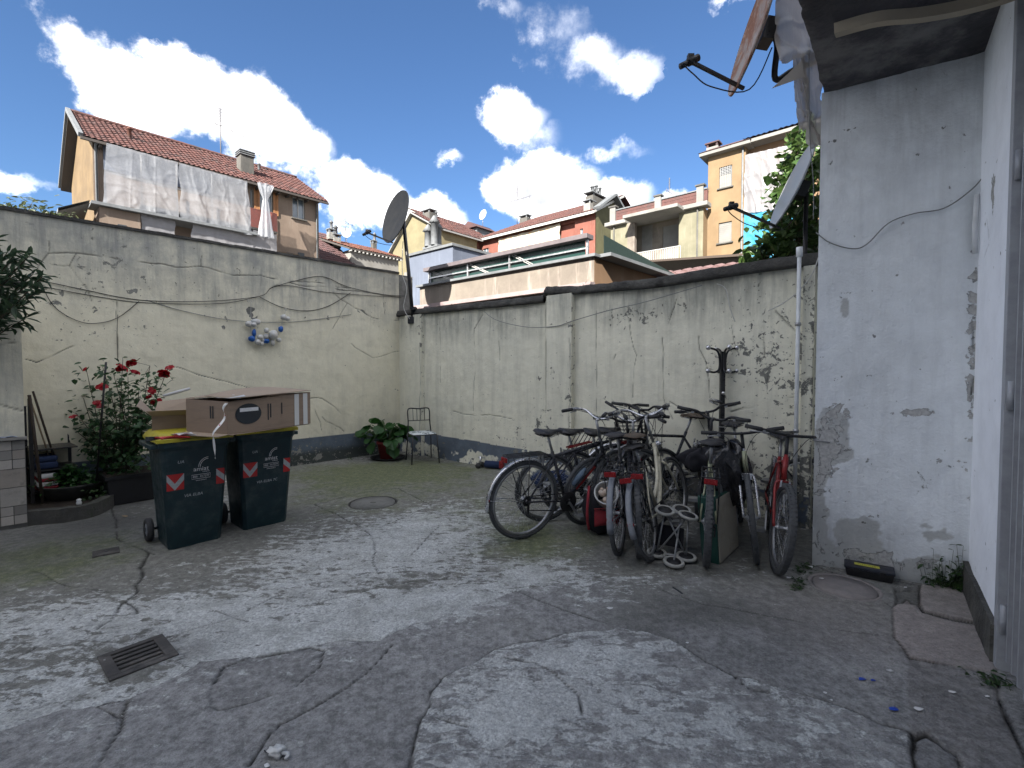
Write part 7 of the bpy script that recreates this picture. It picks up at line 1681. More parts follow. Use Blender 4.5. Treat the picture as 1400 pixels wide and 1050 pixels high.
# ------------------------------------------------------------------ bicycles
WHEELS = {}
def wheel_parts(r, tw, rim):
    k = (r, tw, rim)
    if k not in WHEELS:
        b = MB().torus((0, 0, 0), r - tw / 2, tw / 2, (0, 1, 0), 56, 10)
        n = 64
        for i in range(n):           # tread blocks
            a = 2 * PI * i / n
            for sy in (-1, 1):
                c = Vector((math.cos(a + .02 * sy) * (r - .004), sy * tw * .22, math.sin(a + .02 * sy) * (r - .004))); M_ = Matrix.Translation(c) @ Matrix.Rotation(-a, 4, 'Y')
                b.box(-.004, -tw * .15, -.009, .003, tw * .15, .009, M_)
        ty = b
        rm = MB().lathe([(r - tw - .018, -.009), (r - tw + .003, -.011), (r - tw + .003, .011), (r - tw - .018, .009), (r - tw - .018, -.009)], axis='y', n=56)
        sp = MB()
        for i in range(32):
            a = 2 * PI * i / 32; s = 1 if i % 2 else -1; a2 = a + (.45 if (i // 2) % 2 else -.45)
            sp.tube([(.022 * math.cos(a2), s * .03, .022 * math.sin(a2)), ((r - tw - .01) * math.cos(a), 0, (r - tw - .01) * math.sin(a))], .0016, 3, False)
        hb = MB().lathe([(.008, -.05), (.012, -.04), (.026, -.032), (.026, -.028), (.014, -.02), (.014, .02), (.026, .028), (.026, .032), (.012, .04), (.008, .05)], axis='y', n=14)
        res = {}
        for nm, m_, mt in (('tyre', ty, 'dusty_rubber'), ('rim', rm, rim), ('spokes', sp, 'chrome'), ('hub', hb, 'alu')):
            me = bpy.data.meshes.new(nm); me.from_pydata(m_.v, [], m_.f); me.polygons.foreach_set('use_smooth', m_.sm); me.materials.append(M[mt]); me.update(); res[nm] = me
        WHEELS[k] = res
    return WHEELS[k]
def bicycle(label, P, heading, lean=0, contact='rear', group='old bicycles crowded against the wall', fmat='dark_paint', fork='dark_paint', style='diamond', r=.34, tw=.038, rim='alu', rack=True, guard=None, reflector=True,
            saddle='black_leather', bars='flat', barmat='black_metal', steer=0, sh=.92, bh=1.02, basket=False, accent=None, wb=1.05, pitch=0, bottle=False, light=False, fguard=None):
    if contact == 'front': P = Vector(P) - Vector((math.cos(heading), math.sin(heading), 0)) * wb
    P = Vector(P); t = thing('bicycle', label, 'bicycle', P, 0, group); t.rotation_euler = (lean, pitch, heading)
    # geometry
    RA = Vector((0, 0, r)); FA = Vector((wb, 0, r)); BBk = Vector((.44, 0, .28 + (r - .34) * .6)); ST = Vector((.27, 0, sh - .17)); HT = Vector((wb - .235, 0, .60 + r * .66)); HB = Vector((wb - .185, 0, .42 + r * .72))
    ax = (HT - HB).normalized()
    def sR(p):    # turn about the steering axis
        return HB + (Matrix.Rotation(-steer, 3, ax) @ (Vector(p) - HB))
    wp = wheel_parts(r, tw, rim)
    for nm, c, turn in (('wheel', RA, False), ('wheel', FA, True)):
        h = link('wheel', wp['hub'], None, t); pos = sR(c) if turn else c; h.location = pos
        if turn: h.rotation_euler = Matrix.Rotation(-steer, 3, ax).to_euler()
        for q in ('tyre', 'rim', 'spokes'): o = link(q, wp[q], None, h, 'stuff' if q == 'spokes' else None)
    b = MB()
    b.tube([HT, HB], .020, 10)
    if style == 'diamond':
        b.tube([ST + (BBk - ST) * .10, HT - ax * .03], .016, 8); b.tube([BBk, HB + ax * .03], .019, 8)
    elif style == 'step':
        q = smooth_path([HB + ax * .03, Vector((.66, 0, .42)), BBk + Vector((.02, 0, .02))], 6); b.tube(q, .022, 8); q = smooth_path([HT - ax * .03, Vector((.66, 0, .52)), ST.lerp(BBk, .72)], 6); b.tube(q, .018, 8)
    b.tube([ST, BBk], .016, 8)
    for s in (-1, 1):
        b.tube([BBk + Vector((0, s * .03, 0)), Vector((.10, s * .055, r + (BBk.z - r) * .2)), RA + Vector((0, s * .06, 0))], .009, 6); b.tube([ST + (BBk - ST) * .12 + Vector((0, s * .018, 0)), RA + Vector((0, s * .06, 0))], .008, 6)
    b.cyl(BBk + Vector((0, -.035, 0)), BBk + Vector((0, .035, 0)), .022, n=12)
    b.build('frame', M[fmat], t)
    if accent:
        b = MB(); a_ = BBk.lerp(HB, .25); c_ = BBk.lerp(HB, .75)
        for s in (-1, 1): b.bar(a_ + Vector((0, s * .0185, 0)), c_ + Vector((0, s * .0185, 0)), .004, .02)
        a_ = ST.lerp(HT, .3); c_ = ST.lerp(HT, .8)
        for s in (-1, 1): b.bar(a_ + Vector((0, s * .0155, 0)), c_ + Vector((0, s * .0155, 0)), .004, .014)
        b.build('frame_decal', M[accent], t)
    b = MB(); cr_ = HB - ax * .02
    for s in (-1, 1): b.tube(smooth_path([sR(cr_ + Vector((0, s * .0, 0))), sR(cr_ + Vector((.0, s * .05, -.02))), sR(cr_.lerp(FA, .5) + Vector((0, s * .058, 0))), sR(FA + Vector((0, s * .055, 0)))], 4), .011, 6)
    b.tube([sR(HT + ax * .02), sR(HB)], .014, 8); b.build('fork', M[fork], t)
    b = MB(); b.tube([ST - (ST - BBk) * .1, ST + (ST - BBk).normalized() * (sh - ST.z) * 1.02], .0125, 8); b.build('seat_post', M['alu'], t)
    # saddle
    sc = Vector((.24 - (sh - .92) * .3, 0, sh))
    def sd_(s, q):
        x = -.14 + .28 * s; w = .078 * (1 - sstep(np.array(s), .25, .75)) + .022; w = float(w); a = -PI * .5 + PI * (q * 1.0) ; a = PI * q
        e = min(1, min(s, 1 - s) / .08) ** .5
        return (sc.x + x, sc.y + math.cos(a) * w * e, sc.z + (.030 * math.sin(a) + .02 * (1 - s) ** 3 - .0) * e)
    b = MB().grid(sd_, 18, 10); b.grid(lambda s, q: (sc.x - .13 + .26 * s, (q - .5) * 2 * (float(.078 * (1 - sstep(np.array(s), .25, .75)) + .022)) * .9 * min(1, min(s, 1 - s) / .08) ** .5, sc.z - .012), 14, 3); b.build('saddle', M[saddle], t)
    b = MB(); [b.tube([sc + Vector((-.1, s * .022, -.01)), sc + Vector((0, s * .02, -.035)), sc + Vector((.1, s * .015, -.01))], .004, 5) for s in (-1, 1)]; b.build('saddle_rails', M['chrome'], t)
    # stem and bars
    stt = HT + ax * (max(.04, bh - HT.z - (.04 if bars != 'flat' else .02))); fw = Vector((ax.z, 0, -ax.x)) * 1.0; clamp = stt + fw * .06
    b = MB(); b.tube([sR(HT), sR(stt)], .013, 8); b.tube([sR(stt), sR(clamp)], .014, 8); b.build('stem', M['alu' if barmat != 'black_metal' else 'black_metal'], t)
    if bars == 'flat': hp = [clamp + Vector((-.05, s * .30, .02)) for s in (1,)] ; path = [clamp + Vector((-.05, .30, .02)), clamp + Vector((-.02, .18, .015)), clamp, clamp + Vector((-.02, -.18, .015)), clamp + Vector((-.05, -.30, .02))]
    elif bars == 'riser': path = [clamp + Vector((-.07, .31, .05)), clamp + Vector((-.03, .16, .045)), clamp + Vector((0, .07, .0)), clamp + Vector((0, -.07, 0)), clamp + Vector((-.03, -.16, .045)), clamp + Vector((-.07, -.31, .05))]
    else: path = [clamp + Vector((-.22, .27, .07)), clamp + Vector((-.10, .26, .085)), clamp + Vector((.02, .20, .07)), clamp + Vector((.01, .08, .01)), clamp + Vector((.0, 0, -.005)), clamp + Vector((.01, -.08, .01)), clamp + Vector((.02, -.20, .07)), clamp + Vector((-.10, -.26, .085)), clamp + Vector((-.22, -.27, .07))]
    path = [sR(p) for p in smooth_path(path, 6)]; hb_ = MB().tube(path, .0115, 8).build('handlebar', M[barmat], t)
    for e in (0, -1):
        a_ = path[e]; c_ = path[8 if e == 0 else -9]; dv = (c_ - a_).normalized()
        MB().tube([a_ - dv * .01, a_ + dv * .115], .0165, 10).build('grip', M['rubber'], hb_)
        lv = a_ + dv * .13; b = MB(); dn = Vector((.07, 0, -.03)); b.bar(lv - Vector((0, 0, .01)), lv + dn * .5, .022, .02); b.tube([lv + dn * .5, a_ + dv * .03 + dn * .8], .005, 5); b.build('brake_lever', M['alu'], hb_)
    b = MB(); mid = sR(HB + Vector((.06, 0, .1))); b.tube(smooth_path([path[6], sR(clamp + Vector((.12, .08, -.02))), mid, sR(HB + Vector((.03, .05, -.1)))], 6), .0028, 4, False); b.tube(smooth_path([path[-7], sR(clamp + Vector((.13, -.09, -.04))), HB + Vector((.02, -.03, .06)), BBk.lerp(HB, .7)], 6), .0028, 4, False); b.build('brake_cable', M['cable_black'], t)
    # drivetrain
    b = MB(); b.lathe([(.03, 0), (.088, 0), (.092, .003), (.088, .006), (.03, .006)], (BBk.x, BBk.y - .045, BBk.z), 'y', 26); c_ = b.build('chainring', M['black_metal'], t)
    b = MB(); an = .9
    for s in (-1, 1): e_ = BBk + Vector((math.cos(an) * .17 * s, -.065 if s > 0 else .065, -math.sin(an) * .17 * s)); b.bar(BBk + Vector((0, e_.y - BBk.y, 0)), e_, .012, .02); b.box(e_.x - .045, e_.y - (.09 if s > 0 else 0), e_.z - .012, e_.x + .045, e_.y + (0 if s > 0 else .09), e_.z + .012)
    b.build('crank', M['alu'], t)
    b = MB(); b.bar(BBk + Vector((0, -.048, .085)), RA + Vector((0, -.045, .042)), .004, .009); b.bar(BBk + Vector((0, -.048, -.085)), RA + Vector((.01, -.045, -.08)), .004, .009); b.lathe([(.02, .0), (.045, .0), (.03, -.02), (.02, -.02)], (0, -.045, r), 'y', 18); b.bar(RA + Vector((.01, -.05, -.03)), RA + Vector((.01, -.05, -.11)), .012, .02); b.build('chain', M['black_metal'], t)
    # brakes
    b = MB(); [b.bar(Vector((.16, s * .032, r + r * .86)), Vector((.15, s * .03, r + r * .98 + .05)), .012, .014) for s in (-1, 1)]; [b.bar(sR(HB + Vector((.07, s * .03, -.05))), sR(HB + Vector((.065, s * .028, .0))), .012, .014) for s in (-1, 1)]; b.build('brake', M['chrome'], t)
    def arc(c, rr, a0, a1, w, th, mat, name, fr=False, n=18):
        b = MB(); vs = []; fs = []
        for i in range(n + 1):
            a = a0 + (a1 - a0) * i / n
            for (yy, dr_) in ((-w, -.014), (-w * .7, 0), (w * .7, 0), (w, -.014)):
                p = c + Vector(((rr + dr_) * math.cos(a), yy, (rr + dr_) * math.sin(a))); vs.append(sR(p) if fr else p)
        for i in range(n):
            for k in range(3): fs.append((i * 4 + k, i * 4 + k + 1, (i + 1) * 4 + k + 1, (i + 1) * 4 + k))
        b.add(vs, fs, True); g = b.build(name, M[mat], t, solid=.003)
        b = MB(); [b.tube([c + Vector((0, s * .055, 0)), c + Vector(((rr - .01) * math.cos(a1 - .3), s * w * .9, (rr - .01) * math.sin(a1 - .3)))], .003, 4) for s in (-1, 1)] if not fr else None
        if not fr: b.build('mudguard_stay', M['chrome'], t)
        return g
    if guard: arc(RA, r + .022, math.radians(62), math.radians(190), .024, .002, guard, 'mudguard')
    if fguard: arc(FA, r + .022, math.radians(10), math.radians(128), .028, .002, fguard, 'front_mudguard', True)
    if rack:
        zr = r * 2 + .055; b = MB()
        for y_ in (-.06, -.02, .02, .06): b.tube([(.18, y_, zr), (-.20, y_, zr)], .005, 5)
        for x_ in (.18, 0.0, -.20): b.tube([(x_, -.06, zr), (x_, .06, zr)], .005, 5)
        for s in (-1, 1): b.tube([(-.0, s * .062, zr), (0, s * .065, r)], .004, 5); b.tube([(-.16, s * .062, zr), (0, s * .065, r)], .004, 5)
        b.tube([(.18, 0, zr), tuple(ST + (BBk - ST) * .15)], .005, 5); b.build('rack', M['black_metal'], t)
        if reflector: MB().box(-.222, -.045, zr - .048, -.206, .045, zr - .008).build('reflector', M['red_reflector'], t, bevel=.004)
    elif reflector:
        MB().box(.06, -.03, r * 2 + .04, .075, .03, r * 2 + .08).build('reflector', M['red_reflector'], t, bevel=.003)
    if guard and reflector: MB().sphere((-(r + .03) * math.cos(.35), 0, r + (r + .03) * math.sin(.12)), .028, 10, 6, (.4, 1, 1)).build('tail_lamp', M['red_reflector'], t)
    if basket:
        b = MB(); bx = wb - .05; bz = bh - .05
        for k in range(7):
            z = bz - .22 + .22 * k / 6; w = .12 + .04 * k / 6; q = [(bx - .02, -w, z), (bx + .22, -w, z), (bx + .22, w, z), (bx - .02, w, z)]; b.tube([sR(p) for p in q], .0028, 4, closed=True)
        for k in range(9):
            f = k / 8; w0, w1 = .12, .16
            b.tube([sR((bx + .22, -w0 + 2 * w0 * f, bz - .22)), sR((bx + .22, -w1 + 2 * w1 * f, bz))], .0025, 3); b.tube([sR((bx - .02, -w0 + 2 * w0 * f, bz - .22)), sR((bx - .02, -w1 + 2 * w1 * f, bz))], .0025, 3)
            for s in (-1, 1): b.tube([sR((bx - .02 + .24 * f, s * w0, bz - .22)), sR((bx - .02 + .24 * f, s * w1, bz))], .0025, 3)
        b.build('basket', M['black_metal'], t)
    if bottle:
        c_ = BBk.lerp(HB, .35) + Vector((-.02, 0, .07)); d_ = (HB - BBk).normalized(); Q_ = d_.to_track_quat('Z', 'Y').to_matrix().to_4x4(); o = MB().lathe([(0, -.09), (.034, -.09), (.036, .05), (.02, .08), (.018, .11), (0, .11)], n=16).xf(Q_).build('bottle', pm('bottle', (.2, .27, .36), (.14, .2, .28), 9, .25), t); o.location = c_
    if light: MB().sphere(sR(HT + Vector((.09, 0, -.02))), .035, 12, 8, (.8, 1, 1)).build('headlamp', M['chrome'], t)
    return t
R_ = math.radians
# 1 the hybrid in front
P = gp(715, 736); 
bicycle('black and red touring bicycle at the left of the group with chrome mudguard', P, R_(29), R_(4), fmat='dark_paint', accent='red_paint', guard='chrome', rack=True, r=.35, bars='cruiser', barmat='chrome', sh=.93, bh=1.06, bottle=True, steer=-.25)
# 2 and 3: dark ones behind it
P = gp(745, 712) + Vector((0, 0, 0)); bicycle('dark bicycle directly behind the black and red touring bicycle', P, R_(24), R_(6), fmat='dark_paint', guard=None, rack=False, bars='flat', r=.34, sh=.88, bh=1.08, steer=.3, fork='alu', reflector=False)
P = gp(800, 716); bicycle('silver framed bicycle half hidden behind the rucksack', P, R_(38), R_(7), fmat='alu', rack=False, bars='flat', r=.33, sh=.9, bh=1.04, steer=.3, reflector=False, fork='alu', accent='red_paint')
P = gp(775, 700); bicycle('dark bicycle leaning on the wall second behind the touring bicycle', P, R_(20), R_(11), fmat='dark_paint', rack=False, bars='riser', r=.34, sh=.86, bh=1.12, steer=-.5, reflector=False)
# 4 rear wheel with long grey mudguard
P = gp(848, 757); bicycle('bicycle seen from behind with grey mudguard and black saddle, beside the rucksack', P, R_(68), R_(-4), fmat='dark_paint', guard='grey_plastic', rack=True, saddle='black_leather', bars='riser', sh=.93, bh=1.02, r=.33, basket=True)
# 5 white-forked, brown saddle
P = gp(873, 760); bicycle('bicycle seen from behind with wide brown saddle and knobbly tyre', P, R_(77), R_(-2), fmat='dark_paint', fork='alu', tw=.05, rack=True, saddle='brown_leather', bars='cruiser', barmat='chrome', sh=.93, bh=1.03, r=.33, guard=None)
# 6 cream step-through
P = gp(893, 765); bicycle('cream city bicycle with silver handlebar and grey mudguard in mid group', P, R_(60), R_(-14), fmat='cream_paint', fork='cream_paint', style='step', guard='grey_plastic', rack=True, saddle='black_leather', bars='cruiser', barmat='chrome', sh=.86, bh=1.12, r=.32, steer=.2, light=True)
# 7 behind: wheel arc up by the wall
P = gp(962, 688); bicycle('bicycle against the wall behind the cream one, brown saddle and front wheel showing', P, R_(186), R_(-8), fmat='dark_paint', fork='chrome', guard='chrome', fguard='chrome', rack=False, saddle='brown_leather', bars='cruiser', barmat='black_metal', sh=1.0, bh=1.02, r=.35, reflector=False)
# 8 thick-tyred under the bag
P = gp(965, 772); bicycle('bicycle with knobbly rear tyre and red reflector beside the green case', P, R_(68), R_(2), fmat='olive_paint', tw=.055, rack=True, saddle='black_leather', bars='riser', sh=.90, bh=1.08, r=.33, steer=.35)
P = gp(990, 742); bicycle('dark bicycle with wide black handlebar beneath the black plastic bag', P, R_(70), R_(-6), fmat='dark_paint', rack=False, saddle='black_leather', bars='riser', sh=.84, bh=1.1, r=.33, steer=-.2, reflector=False)
# 9 green-fronted, front wheel to us
P = gp(1034, 768); bicycle('olive and silver bicycle facing the camera, left of the red mountain bicycle', P, R_(-109), R_(5), 'front', fmat='olive_paint', fork='chrome', rack=False, bars='flat', sh=.97, bh=.98, r=.34, steer=.1, reflector=False, tw=.044)
# 10 red MTB
P = gp(1060, 781); bicycle('red mountain bicycle facing the camera nearest the house corner', P, R_(-116), R_(-5), 'front', fmat='red_paint', fork='red_paint', rack=False, bars='flat', sh=.9, bh=1.0, r=.33, steer=-.12, reflector=False, tw=.052)
# 11 behind, chrome bars by the pipe
P = gp(1108, 718); bicycle('bicycle behind the red one with raised chrome handlebar beside the white pipe', P, R_(128), R_(-7), fmat='dark_paint', fork='chrome', rack=False, bars='cruiser', barmat='chrome', sh=.86, bh=1.14, r=.33, steer=.4, reflector=False)

# ------------------------------------------------------------------ things among the bicycles
# coat stand
CS = gp(985, 700); CS = Vector((CS.x, CS.y, 0)); hcs = at(982, 478, CS.y).z; cs = thing('coat_stand', 'black coat stand with curved hooks tipped with silver balls behind the bicycles', 'coat stand', CS)
MB().box(-.022, -.022, .0, .022, .022, hcs - .02).build('post', M['black_metal'], cs, bevel=.003)
MB().lathe([(0, 0), (.17, 0), (.17, .012), (.04, .03), (0, .03)], n=24).build('base', M['black_metal'], cs)
zz = hcs
for a in (PI, 0, -PI / 2, PI / 2):
    d_ = Vector((math.cos(a), math.sin(a), 0)); q = smooth_path([d_ * .15 + Vector((0, 0, zz - .22)), d_ * .085 + Vector((0, 0, zz - .235)), d_ * .035 + Vector((0, 0, zz - .20)), d_ * .032 + Vector((0, 0, zz - .09)), d_ * .06 + Vector((0, 0, zz - .01)), d_ * .15 + Vector((0, 0, zz + .02))], 6)
    h = MB().tube(q, .011, 8).build('hook', M['black_metal'], cs)
    for p in (q[0], q[-1]): MB().sphere(p, .026, 12, 8).build('ball_tip', M['chrome'], h)
MB().sphere((0, -.03, zz - .45), .02, 12, 8).build('ball_tip', M['chrome'], cs)
MB().torus((0, 0, hcs - 1.0 + .2), .036, .004, (0, 0, 1), 16, 5).build('band', M['cable_white'], cs)
# black bag
b = MB(); c = at(994, 648, 4.0); o = MB().grid(lambda s, q: tuple((lambda n_, a, e: Vector((math.cos(a) * math.sin(e) * .20 * n_, math.sin(a) * math.sin(e) * .18 * n_, math.cos(e) * .26 * n_)))(1 + .32 * mnoise.noise(Vector((math.cos(s * 2 * PI) * 2.2, math.sin(s * 2 * PI) * 2.2, q * 3.2))) + .06 * mnoise.noise(Vector((math.cos(s * 2 * PI) * 5, math.sin(s * 2 * PI) * 5, q * 7))), s * 2 * PI, q * PI)), 64, 40).build('bin_bag', M['bin_bag']); o.location = c; tag(o, 'bulging black plastic bag resting on the bicycles beside the coat stand', 'bag')
c = at(957, 628, 4.1); o = MB().grid(lambda s, q: tuple((lambda n_, a, e: Vector((math.cos(a) * math.sin(e) * .15 * n_, math.sin(a) * math.sin(e) * .10 * n_, math.cos(e) * .09 * n_)))(1 + .5 * mnoise.noise(Vector((math.cos(s * 2 * PI) * 2.2, math.sin(s * 2 * PI) * 2.2, q * 3.2))), s * 2 * PI, q * PI)), 40, 24).build('black_glove_cloth', M['fabric_black']); o.location = c; tag(o, 'crumpled black cloth on the handlebar left of the black bag', 'cloth')
# green case: slanted board box
q0 = gp(972, 772); q1 = gp(1020, 738); q1h = gp(984, 773); gd = (q1 - q1h); gl2 = .50; gd.normalize(); gc = thing('green_case', 'flat dark green case with a beige side standing on edge between the bicycles', 'case', q1h, math.atan2(gd.y, gd.x))
wd = .135; hh = at(985, 692, q1h.y).z - .06
b = MB(); b.hexa([(0, .006, .0), (gl2, .006, 0), (gl2, wd, .0), (0, wd, .0)], [(.02, .046, .5), (gl2 + .02, .046, .5), (gl2 + .02, wd + .05, .5), (.02, wd + .05, .5)]); b.build('case_shell', M['green_case'], gc, bevel=.01)
b = MB(); b.hexa([(.012, -.002, .012), (gl2 - .012, -.002, .012), (gl2 - .012, .005, .012), (.012, .005, .012)], [(.032, .038, .49), (gl2 + .008, .038, .49), (gl2 + .008, .045, .49), (.032, .045, .49)]); b.build('side_panel', M['beige_board'], gc)
MB().tube([(gl2 * .4, wd * .5 + .045, .505), (gl2 * .42, wd * .5 + .045, .53), (gl2 * .62, wd * .5 + .045, .53), (gl2 * .64, wd * .5 + .045, .505)], .008, 6).build('handle', M['black_plastic'], gc)
# rucksack and white bucket
c = gp(822, 728); rs = thing('rucksack', 'dark rucksack with a red pocket slumped below the bicycles', 'rucksack', c, R_(20))
b = MB().grid(lambda s, q: tuple((lambda n_, a, e: Vector((math.copysign(abs(math.cos(a)) ** .8, math.cos(a)) * math.sin(e) * .17 * n_, math.sin(a) * math.sin(e) * .13 * n_, .23 + math.cos(e) * .235 * n_ * (1 if math.cos(e) < 0 else .95))))(1 + .12 * mnoise.noise(Vector((math.cos(s * 2 * PI) * 2.2, math.sin(s * 2 * PI) * 2.2, q * 3.2))), s * 2 * PI, q * PI)), 40, 26); b.build('bag', M['fabric_black'], rs)
b = MB().grid(lambda s, q: (-.13 + .26 * s, -.10 - .075 * math.sin(s * PI) ** .6 * math.sin(q * PI) ** .5, .10 + .15 * q), 16, 10); b.build('front_pocket', M['fabric_red'], rs)
b = MB(); b.tube([(-.135, -.105, .26), (0, -.16, .265), (.135, -.105, .26)], .006, 5); b.build('zip', M['red_paint'], rs)
for s in (-1, 1): MB().tube(smooth_path([(s * .1, .05, .42), (s * .17, -.06, .36), (s * .19, -.08, .2), (s * .15, -.04, .06)], 6), .013, 5).build('strap', M['fabric_red'], rs)
c = at(829, 678, 4.12); bk = thing('bucket', 'white plastic tub tilted on the rucksack with food scraps', 'bucket', c, 0); bk.rotation_euler = (R_(-58), R_(8), 0)
bk.rotation_euler = (R_(52), R_(-12), 0)
MB().lathe([(0, -.10), (.075, -.10), (.10, .06), (.108, .062), (.108, .075), (.098, .078), (.09, .05), (.07, -.08), (0, -.08)], n=30).build('tub', M['white_plastic'], bk)
b = MB(); r_ = random.Random(3); [b.sphere((r_.uniform(-.05, .05), r_.uniform(-.05, .05), .035), r_.uniform(.015, .03), 8, 6) for _ in range(14)]; b.build('scraps', pm('scraps', (.45, .30, .2), (.55, .5, .45), 20, .7), bk, kind='stuff')
# folded doll pushchair with pale wheels
c = gp(915, 770); c.z = 0; st = thing('pushchair', 'folded small pushchair frame with pale ringed wheels in front of the bicycles', 'pushchair', c, R_(10))
def sw_(u, v, y, tilt, tw_=0):
    p = at(u, v, y) - c; p.z = max(p.z, .035); p = Matrix.Rotation(-R_(10), 3, 'Z') @ p; h = MB().lathe([(.0, -.012), (.05, -.012), (.053, -.006), (.053, .006), (.05, .012), (0, .012)], n=22).build('wheel', M['black_plastic'], st); h.location = p; h.rotation_euler = (tilt, tw_, 0)
    MB().torus((0, 0, 0), .066, .0135, (0, 0, 1), 30, 8).build('tyre', M['white_rubber'], h); return p
yb = gp(920, 783).y
w1 = sw_(909, 698, 3.75, R_(14)); w2 = sw_(941, 705, 3.72, R_(10), R_(8)); w3 = sw_(932, 697, 3.88, R_(14)); w4 = sw_(898, 761, 3.74, R_(6)); w5 = sw_(921, 776, 3.56, R_(8)); w6 = sw_(938, 765, 3.66, R_(6)); 
b = MB()
for a_, c_ in ((w1, w4), (w2, w6), (w3, w5), (w1, w2), (w4, w5), (w4, w6), (w1, w6), (w2, w4)): b.tube([a_, c_], .007, 6)
b.build('tube_frame', M['alu'], st)
b = MB(); b.grid(lambda s, q: tuple(w4.lerp(w6, s).lerp(w1.lerp(w2, s), .12 + .5 * q) + Vector((0, .05 + .04 * math.sin(s * PI), 0))), 8, 10); b.build('sling_seat', M['fabric_black'], st, solid=.006)
# blue roller thing by the wall
c = gp(668, 641); sc_ = thing('toy_scooter', 'small blue and chrome toy scooter lying at the foot of the wall', 'toy scooter', c, R_(-20)); 
MB().tube([(-.05, 0, .07), (.22, .0, .07)], .055, 12).build('body', M['fabric_blue'], sc_); MB().tube([(-.14, 0, .0 + .02), (-.13, 0, .18)], .018, 10).build('column', M['chrome'], sc_)
b = MB(); b.bar((-.17, 0, .165), (-.06, 0, .165), .03, .02); b.build('handle', M['chrome'], sc_)
for x, y in ((-.15, -.05), (-.13, .06), (.2, 0)): MB().lathe([(0, -.015), (.04, -.015), (.045, 0), (.04, .015), (0, .015)], (x, y, .045), 'y', 18).build('wheel', M['rubber'], sc_)
MB().box(.19, -.06, .03, .25, .04, .14).build('red_block', M['red_paint'], sc_, bevel=.008)
# green bottle-ish ring + dark bundle behind wheel
c = gp(757, 668); o = MB().grid(lambda s, q: tuple((lambda n_, a, e: Vector((math.cos(a) * math.sin(e) * .26 * n_, math.sin(a) * math.sin(e) * .14 * n_, .10 + math.cos(e) * .12 * n_)))(1 + .3 * mnoise.noise(Vector((math.cos(s * 2 * PI) * 2.2, math.sin(s * 2 * PI) * 2.2, q * 3.2))), s * 2 * PI, q * PI)), 40, 24).build('dark_bundle', M['fabric_blue']); o.location = c; tag(o, 'dark blue cloth bundle on the ground behind the first bicycle', 'bundle')
# folded clothes airer with slanting rods (dark)
a0 = gp(790, 672); ar = thing('clothes_airer', 'folded dark clothes airer of slanting rods leaning behind the bicycles', 'clothes airer', a0, FR.rz)
for i in range(9): x = -.42 + i * .055; MB().tube([(x, 0, .08), (x + .34, .12, .72)], .006, 6).build('rod', M['black_metal'], ar)
for z, x in ((.08, -.44), (.4, -.27), (.72, -.10)): MB().tube([(x, .12 * (z - .08) / .64, z), (x + .48, .12 * (z - .08) / .64, z)], .008, 6).build('rail', M['black_metal'], ar)

# ------------------------------------------------------------------ small things on the ground
a0, a1 = gp(1155, 788), gp(1199, 797); d_ = (a1 - a0); L_ = d_.length; tb = thing('tool_box', 'small black plastic tool box with a yellow label beside the house corner', 'tool box', a0 + Vector((0, 0, .014)), math.atan2(d_.y, d_.x)); print('toolbox', L_)
L_ = .28
b = MB(); b.hexa([(.01, .0, 0), (L_ - .01, .0, 0), (L_ - .01, .12, 0), (.01, .12, 0)], [(0, -.008, .055), (L_, -.008, .055), (L_, .128, .055), (0, .128, .055)]); b.build('tray', M['black_plastic'], tb, bevel=.006)
MB().box(-.005, -.013, .056, L_ + .005, .133, .078).build('lid', pm('box_lid', (.03, .033, .045), (.02, .022, .03), 10, .4), tb, bevel=.006)
MB().box(.055, .03, .0785, .20, .072, .080).build('label', M['yellow_print'], tb); text_mesh('WARNING', .022, 'black_print', 'label_text', tb, (.127, .043, .0804), (0, 0, 0), ext=.0002)
for x in (.05, L_ - .08): MB().box(x, -.019, .035, x + .03, -.010, .07).build('latch', M['black_plastic'], tb)
def scrap(label, u, v, s, mat, seed, z=.014, cat='scrap', name='paper_scrap', group=None):
    r_ = random.Random(seed); c = gp(u, v, z); n = 7; P = []
    for i in range(n): a = 2 * PI * i / n; rr = s * r_.uniform(.55, 1.1); P.append((rr * math.cos(a) * 1.3, rr * math.sin(a) * .8, r_.uniform(0, s * .25)))
    b = MB(); b.add([(0, 0, s * .3)] + P, [(0, 1 + i, 1 + (i + 1) % n) for i in range(n)]); o = b.build(name, M[mat], solid=.002); o.location = c; tag(o, label, cat, group)
